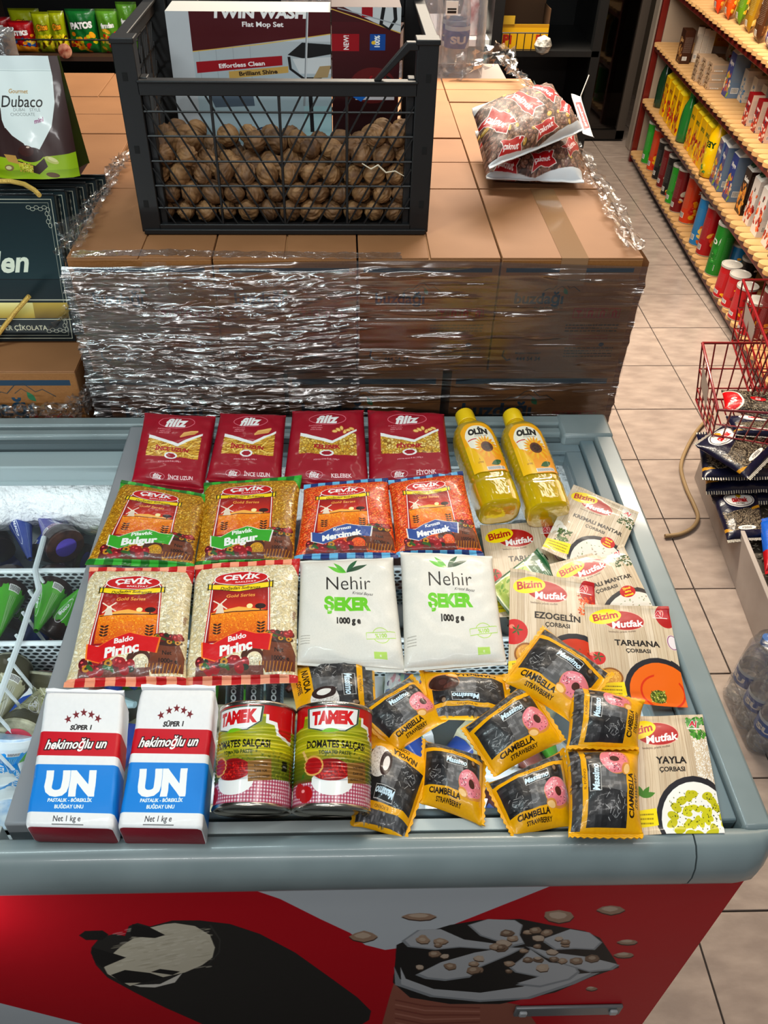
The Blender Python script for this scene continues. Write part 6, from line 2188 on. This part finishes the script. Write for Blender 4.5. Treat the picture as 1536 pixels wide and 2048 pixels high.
for i, (px, py) in enumerate(((1488, 248), (1506, 262), (1522, 282), (1546, 300))):
    brickpack(sprod(px, py, 2) + sn * .02, .055, .05, .12, pmat('#8c1420', 'Vişne', ('#c8301c', '#e0d0c4', '#2a1c4a'), 11, WHT, side='#d4b8a8'), 'red fronted juice box, %s from the aisle gap' % ('first', 'second', 'third', 'fourth')[i], g2, 'juice_box', 'carton')
for i in range(10):
    brickpack(sprod(1372 + i * 17, 118 + i * 16.5, 2) + sn * .24, .07, .06, .19, pmat(('#d8d0c0', '#c8b088', '#b8c8cc')[i % 3], 'Süt', ('#e8e4d8', '#b8402a', '#5a8a4a'), 33 + i % 3, '#5a4030', side='#cfc6b6'), ('cream', 'tan', 'pale blue')[i % 3] + ' tall milk box against the rear panel, %s' % ('far end', 'second group', 'third group', 'near end')[i // 3], 'rear row milk boxes on the third shelf', 'milk_box', 'box')
# white and pale packs at the far top of the third level
for i in range(3):
    stand_bag(at(1375 + i * 22, 62 + i * 14, z=Z2) + sn * .2 + Vector((0, 0, .0)), .16, .22, .05, pmat('#cfc8b4', 'Bebe', ('#d8d8a0', '#e8e4d8', '#b8c060'), 12, '#7a8a3a'), 'cream coloured soft pack against the rear panel, %s' % ('farthest', 'middle', 'nearest')[i], g2, name='soft_pack')
# top level
g3 = 'snack bags on the top shelf'
for i, (px, py, c, acc, lb) in enumerate(((1420, 22, '#c8401a', ('#e0a03a', '#b01c14'), 'orange snack bag at the far end of the top shelf'), (1440, 34, '#b8501c', ('#e8c04a', '#d8602a'), 'rust coloured snack bag on the top shelf'),
                                          (1462, 44, '#5a7a1c', ('#e0a81c', '#e8c83a'), 'yellow and green cracker bag on the top shelf'), (1480, 60, '#8a6a1c', ('#e8c85a', '#3a2414', '#f0dc8a'), 'brown and gold nut bag on the top shelf'),
                                          (1498, 80, '#4a2c18', ('#e0b03a', '#8a5a2a'), 'dark brown snack bag beside the purple one'), (1522, 96, '#4a3a7a', ('#c8a0c0', '#2a4aa0', '#e0d0e0'), 'purple snack bag on the top shelf'),
                                          (1545, 110, '#2a5aa8', ('#c8d8e8', '#1c3a7a'), 'blue snack bag at the edge of the photo, top shelf'))):
    stand_bag(sprod(px, py, 3) + sn * .03, .13, .19, .05, pmat(c, 'MIX', acc, i), lb, g3, turn=-.2, tilt=.08)

# ================================================================ lower right: seed crate, bags, basket, bottles, cable
wood_w = pm('crate_white', '#a89e98', .6, var=(6, '#968b84'))
wc = empty('seed_crate', (1.36, 1.75, 0), label='whitewashed low crate on the floor holding sunflower seed bags', cat='crate')
TW = Matrix.Translation((-1.36, -1.75, 0))
for nm, bx in (('side_board', (1.117, 1.131, 1.30, 2.10, 0, .135)), ('side_board', (1.59, 1.604, 1.30, 2.10, 0, .135)), ('end_board', (1.131, 1.59, 1.30, 1.314, 0, .135)), ('end_board', (1.131, 1.59, 2.086, 2.10, 0, .135)), ('bottom_board', (1.131, 1.59, 1.314, 2.086, .002, .012))):
    MB().box(*bx).xf(TW).build(nm, wood_w, wc, bevel=.002)
wc.location.x += .028
wc.rotation_euler[2] = -.085
sd = MB()
rs = random.Random(3)
for i in range(1500):
    c = Vector((rs.uniform(1.14, 1.58), rs.uniform(1.32, 2.07), .085 + rs.uniform(0, .012)))
    t, L_ = rs.uniform(0, 6.3), rs.uniform(.006, .008)
    d_ = Vector((math.cos(t), math.sin(t), rs.uniform(-.3, .3)))
    n_ = d_.cross(Vector((0, 0, 1))) * .0028
    sd.add([c + d_ * L_, c + n_, c - d_ * L_, c - n_, c + Vector((0, 0, .002))], [(0, 1, 4), (1, 2, 4), (2, 3, 4), (3, 0, 4)], rs.randrange(2))
sd.box(1.132, 1.589, 1.315, 2.085, .013, .087, 0)
sd.xf(TW)
sdo = sd.build('sunflower_seeds', [pm('seed_dark', '#3a322a', .6), pm('seed_grey', '#7a6e60', .6)], smooth=0)
sdo.location = wc.location
sdo.rotation_euler = wc.rotation_euler
tag(sdo, 'loose striped sunflower seeds filling the whitewashed crate', 'seeds', kind='stuff')
m_sb, m_sr = tm('seedbag_print', art_seedbag('blue'), .25, .45, (40, .6, .004)), tm('seedbag_red_print', art_seedbag('red'), .25, .45, (40, .6, .004))
sk2 = dict(nx=22, ny=20, a=3, b=.5, seal=.05, pinch=.04, wamp=.003, zig=.0012, bodyname='bag')
g = 'sunflower seed bags'
for i, (px, z0, z1, lb, mt) in enumerate((
        ([(1408, 900), (1560, 880), (1570, 1010), (1425, 1010)], .115, .115, 'navy seed bag at the bottom of the pile', m_sb),
        ([(1398, 880), (1560, 870), (1560, 985), (1412, 990)], .155, .15, 'navy seed bag second from the bottom of the pile', m_sb),
        ([(1392, 866), (1550, 860), (1560, 960), (1404, 962)], .195, .19, 'navy seed bag third from the bottom of the pile', m_sb),
        ([(1420, 988), (1514, 986), (1534, 1080), (1456, 1086)], .125, .118, 'navy seed bag with the oval badge up, at the near end', m_sb),
        ([(1386, 890), (1446, 848), (1560, 900), (1500, 962)], .24, .235, 'navy seed bag tilted on top of the pile', m_sb),
        ([(1450, 832), (1560, 836), (1570, 880), (1470, 872)], .27, .262, 'dark seed bag under the red and white one', m_sb),
        ([(1442, 780), (1560, 788), (1580, 850), (1448, 820)], .30, .285, 'seed bag with red and white rounded ends in the wire basket', m_sr))):
    pack('seed_bag', lb, 'snack', g, px, z0, z1, .018, .014, mt, seed=40 + i, **sk2)
pb = pack('snack_bag', 'bright blue and red bag at the right edge above the loose seeds', 'snack', None, [(1518, 1040), (1570, 1030), (1580, 1130), (1530, 1150)], .13, .12, .02, .012, tm('bluered', (lambda a: a.poly([(0, 60), (60, 80), (100, 60), (100, 100), (0, 100)], '#a01420').ell(50, 20, 20, 12, WHT))(Art(100, 100, '#1c5ab0', 2)), .3, .4), seed=3, nx=14, ny=14)
redw = pm('red_wire', '#7a0f16', .3, coat=.5)


def basket(nm, lb, C, h, nw, r=.0035, dz=0):
    """open wire basket: C = four rim corners, clockwise from rear left; tapering to a smaller floor"""
    e = empty(nm, tuple(sum((Vector(c) for c in C), Vector()) / 4 - Vector((0, 0, h))), label=lb, cat='basket', group='red wire baskets')
    Te = Matrix.Translation(-Vector(e.location))
    cen = sum((Vector(c) for c in C), Vector()) / 4
    F = [Vector(c).lerp(cen, .22) - Vector((0, 0, h)) for c in C]
    F = [Vector((f.x, f.y, cen.z - h)) for f in F]
    C = [Vector(c) for c in C]
    MB().tube(C + [C[0]], r * 1.3, 8).xf(Te).build('rim', redw, e)
    MB().tube(F + [F[0]], r, 8).xf(Te).build('floor_ring', redw, e)
    for i in range(4):
        b = MB()
        a0, a1, f0, f1 = C[i], C[(i + 1) % 4], F[i], F[(i + 1) % 4]
        for k in range(nw + 1):
            t = k / nw
            b.tube([a0.lerp(a1, t), f0.lerp(f1, t)], r * .7, 6)
        for t in (.45, .8):
            b.tube([a0.lerp(f0, t), a1.lerp(f1, t)], r * .7, 6)
        b.xf(Te).build('side_wires', redw, e)
    b = MB()
    for k in range(1, 7):
        b.tube([F[0].lerp(F[1], k / 7), F[3].lerp(F[2], k / 7)], r * .7, 6)
    b.xf(Te).build('floor_wires', redw, e)
    MB().quad([C[0].lerp(C[3], .25) - Vector((.004, 0, .02)), C[0].lerp(C[3], .6) - Vector((.004, 0, .02)), C[0].lerp(C[3], .6) - Vector((-.012, 0, .10)), C[0].lerp(C[3], .25) - Vector((-.012, 0, .10))]).xf(Te).build('price_card', pm('card_grey', '#9a908a', .5), e)
    return e


basket('wire_basket', 'red wire basket standing over the seed bag pile', [at(1405, 686, z=.42), at(1560, 686, z=.42), at(1600, 830, z=.40), at(1404, 716, z=.42).lerp(at(1440, 832, z=.36), .9)], .17, 6)
basket('wire_basket', 'red wire basket hooked at the near end of the shelving', [at(1486, 560, z=.50), at(1600, 560, z=.50), at(1620, 700, z=.5), at(1540, 700, z=.50)], .2, 5)
# cable
cb = [at(*q, z=.010) for q in ((1425, 828), (1395, 860), (1372, 900), (1362, 935), (1372, 975), (1388, 1010), (1396, 1035), (1385, 1055), (1360, 1068), (1330, 1072))]
sm = []
for i in range(len(cb) - 1):
    p0, p1, p2, p3 = cb[max(i - 1, 0)], cb[i], cb[i + 1], cb[min(i + 2, len(cb) - 1)]
    for k in range(5):
        t = k / 5
        sm.append(.5 * ((2 * p1) + (p2 - p0) * t + (2 * p0 - 5 * p1 + 4 * p2 - p3) * t * t + (3 * p1 - p0 - 3 * p2 + p3) * t ** 3))
sm.append(cb[-1])
tag(MB().tube(sm, .0062, 10).build('power_cable', pm('cable_beige', '#8a7250', .5), smooth=60), 'beige power cable curving over the floor tiles', 'cable')
tag(MB().tube([at(1490, 790, z=.012), at(1540, 752, z=.012)], .006, 8).build('floor_pipe', pm('pipe_white', '#b8aea4', .4)), 'pale thin tube on the floor behind the wire basket', 'tube')
# water bottles in film
clear = film_mat('pet_clear', (.93, .96, .98), .6, 40, .3, .003, base=.04, rough=.08, lo=.05)
cap_b = pm('cap_blue', '#2c62a8', .35)
wl = Art(100, 40, '#2a62a8', 3)
wl.rect(0, 0, 100, 8, '#c8d8e8').text('SU', 30, 24, 18, WHT, .05).text('SU', 80, 24, 18, WHT, .05).poly([(40, 40), (50, 16), (62, 40)], '#c8d8e8')
m_wl = tm('water_label', wl, .3, .3, None)


def bottle(p, r_, h, lb, group, capm, labm):
    e = empty('water_bottle', p, rnd.uniform(0, 6), lb, 'bottle', group)
    pr = [(.001, .003), (r_ * .75, 0), (r_, .008)]
    for k in range(14):
        z = .015 + k * h * .045
        pr.append((r_ * (.965 if k % 2 else 1.0), z))
    pr += [(r_ * .98, h * .66), (r_ * .85, h * .76), (r_ * .45, h * .88), (r_ * .38, h * .93)]
    MB().lathe(pr, 18).build('bottle', clear, e, smooth=50)
    MB().lathe([(r_ * .42, h * .91), (r_ * .43, h), (.001, h)], 14).build('cap', capm, e)
    if labm:
        MB().lathe([(r_ * 1.02, h * .30), (r_ * 1.02, h * .52)], 18, uvf=lambda t, i: (t, i)).build('label', labm, e, smooth=60)
    return e


for i in range(3):
    for j in range(2):
        for k in range(2):
            bottle((1.005 + i * .069, 1.10 + j * .069 + (.0 if k == 0 else .07), .001 + (0 if k == 0 else .001)), .033, .23 if k == 0 else .23, 'water bottle with blue label in the film pack beside the freezer', 'water bottles in the film pack', cap_b, m_wl) if (k == 0 or j == 1) else None
pk = MB()
rg = []
for z, s in ((.004, 1), (.1, 1.0), (.2, .97), (.232, .9), (.236, .6)):
    rg.append([(1.074 + x * s + rnd.uniform(-.002, .002), 1.17 + y * s, z + rnd.uniform(-.002, .002)) for x, y in rrect(.215, .215, .04, 6)])
tag(pk.loft(rg).build('bottle_film', bpy.data.materials['loose_film'], smooth=80), 'clear film round the blue label water bottles', 'plastic wrap')

# ================================================================ background
black = pm('rack_black', '#0c0c0c', .4)
# snack rack at the far left
YR = 3.35
zs_ = at(100, 113, y=YR).z
xl, xr = at(-40, 113, y=YR).x, at(660, 113, y=YR).x
rk = empty('snack_rack', ((xl + xr) / 2, YR, 0), label='black metal snack rack behind the carton stack', cat='rack')
TR_ = Matrix.Translation(-Vector(rk.location))
for z in (zs_, zs_ - .36, zs_ + .36):
    MB().box(xl, xr, YR, YR + .36, z - .015, z).xf(TR_).build('shelf', pm('rack_shelf', '#3a2418', .5) if z == zs_ else bpy.data.materials['rack_shelf'], rk)
MB().box(xl, xr, YR + .36, YR + .38, 0, 1.7).xf(TR_).build('back_panel', black, rk)
for x in (xl, (xl + xr) / 2, xr):
    MB().box(x - .012, x + .012, YR, YR + .03, 0, 1.7).xf(TR_).build('post', black, rk)
MB().tube([(xl, YR - .005, zs_ + .055), (xr, YR - .005, zs_ + .055)], .003, 6).xf(TR_).build('rail', black, rk)
MB().box(xl, xr, YR - .01, YR + .0, zs_ - .25, zs_ - .16).xf(TR_).build('price_strip', pm('strip_red', '#5a0c0c', .5), rk)


def art_chips(bg, word, acc, wc_, low=None, seed=1):
    a = Art(100, 140, bg, 2)
    r = random.Random(seed)
    for i in range(30):
        x, y = r.uniform(5, 95), r.gauss(100, 18)
        a.ell(x, y, r.uniform(5, 13), r.uniform(4, 8), r.choice(acc), r.uniform(0, 180))
    if low:
        a.poly([(0, 118), (50, 104), (100, 118), (100, 140), (0, 140)], low)
    a.text(word, 50, 48, 27 if len(word) < 6 else 21, wc_[0], .07, .05, -4, .9, out=(wc_[1], .06))
    a.rect(0, 0, 100, 6, tuple(np.array(hx(bg)) * .7))
    return a


cm = {'red': tm('chips_red', art_chips('#8c0f18', 'STIKS', ('#e0902a', '#d8b04a', '#2a5a9a'), (WHT, '#7a0c14'), '#d08a2a', 2), .25, .5), 'yel': tm('chips_yellow', art_chips('#8c9414', 'Çitos', ('#c8b41c', '#e0cc3a', '#5a3a14'), ('#d8902a', '#1c1408'), None, 3), .25, .5),
      'pat': tm('chips_patos', art_chips('#14602a', 'PATOS', ('#d87a1c', '#c8c02a', '#e0a02a', '#a82014'), (WHT, '#141414'), None, 4), .25, .5), 'lay': tm('chips_lays', art_chips('#5a8a2c', 'fırından', ('#e0a83a', '#d8c06a', '#c8401c'), (WHT, '#3a6a1c'), None, 5), .25, .5)}
g = 'crisp bags on the far rack'
sang_keep = sang
sang = math.pi / 2
for i, (x0, x1, yt, k, lb) in enumerate(((-22, 36, 34, 'red', 'red stick snack bag at the left edge of the photo'), (32, 78, 42, 'red', 'red stick snack bag beside the yellow ones'), (40, 95, 17, 'yel', 'yellow green snack bag behind the red one'),
                                         (82, 118, 24, 'yel', 'yellow snack bag with puffs, left of two'), (116, 142, 22, 'yel', 'yellow snack bag with puffs, right of two'), (150, 203, 18, 'pat', 'green corn chip bag with black and white lettering'),
                                         (208, 248, 18, 'lay', 'light green crisp bag right of the corn chips'), (250, 285, 4, 'lay', 'light green crisp bag next to the crate'),
                                         (384, 440, 12, 'red', 'red bag seen above the mop set box'), (420, 488, 12, 'pat', 'green bag seen above the mop set box, left'), (485, 556, 12, 'pat', 'green bag seen above the mop set box, middle'), (560, 620, 10, 'pat', 'green bag seen above the mop set box, right'))):
    yy = YR + .06 + (.12 if i in (0, 2) else 0)
    a_, b_ = at(x0, 113, y=yy), at(x1, 113, y=yy)
    hh = at(x0, yt, y=yy).z - zs_
    stand_bag(((a_.x + b_.x) / 2, yy, zs_ + .001), b_.x - a_.x + .01, hh, .05, cm[k], lb, g)
tg = at(130, 102, y=YR - .02)
o = MB().lathe([(.001, .004), (.016, .004), (.024, .002), (.024, -.002), (.001, -.002)], 24).build('round_tag', pm('tag_red', '#8a2c1c', .4, var=(60, '#d89a7a')))
o.location = tg
o.rotation_euler[0] = math.pi / 2
tag(o, 'round red picture tag on the rail of the snack rack', 'tag')
# clear bag behind the chocolate pouch
stand_bag(at(-6, 128, y=2.40), .13, .085, .05, film_mat('grey_bag_film', (.45, .42, .42), 1.0, 30, .8, .006, base=.12, rough=.15, lo=.1), 'grey clear plastic bag standing behind the chocolate pouch', None, name='plastic_bag', cat='bag')
sang = sang_keep

# bottle packs behind the stack
g = 'empty looking bottles in shrink wrapped packs'
smoke = clear
bs = MB().box(-.16, .46, 2.50, 2.95, 0, .885).build('low_counter', pm('counter_brown', '#3a2c24', .6))
tag(bs, 'low counter hidden behind the stack carrying the bottle packs', 'counter')
gcap = pm('cap_pink', '#8a7c84', .4)
for i in range(8):
    for j in range(2):
        bottle((-.12 + i * .073, 2.55 + j * .073, .887), .034, .23, 'clear bottle of the lower shrink wrapped tier behind the stack', g, gcap, None)
for i in range(7):
    for j in range(2):
        bottle((-.12 + i * .073, 2.55 + j * .073, 1.119), .034, .24, 'clear bottle of the upper shrink wrapped tier behind the stack', g, gcap, m_wl if i == 6 else None)
tag(MB().box(-.16, .46, 2.51, 2.67, 1.1175, 1.1187).build('tray_sheet', pm('sheet', '#7a6e68', .6)), 'thin sheet between the two tiers of bottles', 'sheet')
lm_ = film_mat('smoke_film', (.86, .80, .82), .9, 40, .5, .006, base=.04, rough=.12, lo=.12)
for k, (x0, x1, z0, z1) in enumerate(((-.16, .395, 1.12, 1.345), (-.16, .455, .888, 1.115))):
    rg = [[(x, y, z) for x, y in [((x0 + x1) / 2 + u, 2.588 + v) for u, v in rrect((x1 - x0) * s, .16 * s, .03, 5)]] for z, s in ((z0, 1), ((z0 + z1) / 2, 1.0), (z1 - .03, .99), (z1, .93))]
    tag(MB().loft(rg, 0, False).build('pack_film', lm_, smooth=80), 'shrink film of the %s bottle pack' % ('upper', 'lower')[k], 'plastic wrap')
o = MB().box(0, .032, -.001, 0, 0, .032).box(.004, .028, -.0015, -.001, .004, .010, 1).box(.004, .028, -.0015, -.001, .012, .016, 1).build('barcode_sticker', [capw, black])
o.location = at(891, 30, y=2.506)
tag(o, 'white barcode sticker on the upper bottle pack', 'sticker')
# pale cabinet and black rack
pc = at(940, 100, y=3.05)
o = empty('pale_cabinet', (.56, 3.2, 0), label='pale blue cabinet end between the bottles and the black rack', cat='cabinet')
MB().box(-.26, -.03, .0, .4, 0, 1.05).build('body', pm('cabinet_pale', '#7f9494', .5), o, bevel=.004)
MB().box(-.265, -.03, -.01, .4, 1.05, 1.07).build('top_board', capw, o)
MB().lathe([(.001, 0), (.035, 0), (.045, .05), (.035, .11), (.001, .115)], 18, cen=(-.10, .08)).xf(Matrix.Translation((0, 0, 1.072))).build('jar', pm('jar_white', '#b8bcbc', .3, var=(30, '#7a1c1c')), o)
rx0, rx1, ry = at(978, 150, y=3.15).x, at(1190, 150, y=3.15).x, 3.15
rk = empty('black_rack', ((rx0 + rx1) / 2, ry, 0), label='black metal rack with a yellow box, right of the bottle packs', cat='rack')
TK = Matrix.Translation(-Vector(rk.location))
rz = at(1080, 102, y=ry).z
for x in (rx0, rx1 - .025):
    MB().box(x, x + .03, ry, ry + .03, 0, 1.7).xf(TK).build('post', black, rk)
for z in (rz, rz - .4, rz + .36):
    MB().box(rx0, rx1, ry, ry + .4, z - .018, z).xf(TK).build('shelf', black, rk)
MB().box(rx0, rx1, ry + .4, ry + .42, 0, 1.7).box(rx0 - .004, rx0, ry, ry + .4, 0, 1.7).box(rx1 - .004, rx1, ry + .03, ry + .4, 0, 1.7).xf(TK).build('panel', black, rk)
gr_ = MB()
for k in range(13):
    x = rx0 + .03 + k * (rx1 - rx0 - .06) / 12
    if k < 6:
        gr_.tube([(x, ry - .004, rz), (x, ry - .004, rz + .055)], .0018, 5)
gr_.tube([(rx0 + .03, ry - .004, rz + .055), (rx0 + .03 + (rx1 - rx0 - .06) * .5, ry - .004, rz + .055)], .0022, 5)
gr_.xf(TK).build('front_grille', black, rk)
p0, p1 = at(994, 98, y=ry + .02), at(1092, 98, y=ry + .02)
yb = Art(120, 60, '#c89a10', 2.5)
yb.text('Pi', 22, 36, 30, '#a02c14', .06).text('Pi', 102, 36, 30, '#a02c14', .06).rect(0, 0, 120, 8, '#a87c0c')
bxo = empty('display_box', (p0.x, ry + .02, rz + .001), label='open yellow display box on the black rack', cat='box')
MB().quad([(0, 0, 0), (p1.x - p0.x, 0, 0), (p1.x - p0.x, 0, .075), (0, 0, .075)]).box(0, p1.x - p0.x, .0005, .003, 0, .075, 1).box(0, .05, -.002, 0, .075, .10, 1).build('front_panel', [tm('yellow_box_print', yb, .5, 0, None), pm('box_yellow', '#b08a14', .6)], bxo)
MB().box(0, p1.x - p0.x, .10, .103, 0, .14).box(0, .003, .003, .10, 0, .1).box(p1.x - p0.x - .003, p1.x - p0.x, .003, .10, 0, .12).build('rear_panel', pm('box_brown', '#4a3018', .7), bxo)
o = MB().lathe([(.001, -.03), (.022, -.02), (.03, 0), (.022, .02), (.001, .03)], 12).build('crumpled_tag', pm('tag_pale', '#a8a49c', .4, var=(40, '#1c1c1c'), bump=(40, 1, .01)))
o.location = at(1086, 90, y=ry - .04)
tag(o, 'crumpled black and white tag hanging on the black rack', 'tag')
tag(MB().tube([at(1178, 150, y=ry - .005), at(1162, 190, y=ry - .005), at(1150, 260, y=ry - .005)], .002, 5).build('thin_cord', capw), 'thin pale cord hanging down the post of the black rack', 'cord')
# dark crates in the shadow at the end of the corridor
dc = MB().box(1.15, 1.5, 5.75, 6.1, 0, .5).box(1.2, 1.45, 5.74, 5.75, .28, .34, 1).build('dark_crate', [black, pm('dim_red', '#3a0c08', .6)])
tag(dc, 'dark crate with dim red lettering behind the glass door', 'crate')

film_strip([(-.315, 1.312, 1.138), (-.314, 1.311, 1.11), (-.313, 1.311, 1.07)], (.038, 0, 0), 'film_label', 'short clear tape patch near the top left of the wrapped cartons', 23, .0008, n=12, m=8)
# peanut bags on the stack
m_c1, m_c2 = tm('peanut_print', art_caknut(3), .45, .1, (30, .25, .004)), tm('peanut_print_two', art_caknut(8), .45, .1, (30, .25, .004))
ck = dict(nx=30, ny=28, a=3, b=.5, seal=.03, pinch=.02, wamp=.005, bodyname='bag')
pack('peanut_bag', 'lower coated peanut bag, its white edge showing', 'snack', 'coated peanut bags on the stack', [(950, 262), (1150, 236), (1168, 366), (972, 362)], Z1 + .050, Z1 + .018, .035, .018, m_c2, seed=61, **ck)
pack('peanut_bag', 'upper coated peanut bag with red badges facing forward', 'snack', 'coated peanut bags on the stack', [(943, 220), (1092, 168), (1168, 262), (978, 340)], Z1 + .135, Z1 + .085, .03, .018, m_c1, seed=62, **ck)
fa = Art(50, 90, '#d8dadc', 3)
fa.poly([(8, 20), (40, 14), (44, 70), (12, 80)], '#a30f1a').text('çaknut', 27, 46, 18, '#f6ecec', .04, .1, 80)
pack('bag_end', 'white open end of the upper peanut bag with a red badge', 'bag', None, [(1142, 190), (1162, 196), (1188, 278), (1166, 270)], Z1 + .10, Z1 + .085, .002, .001, tm('bag_end_print', fa, .35, .2), seed=5, nx=8, ny=12, seal=0, bodyname='film')
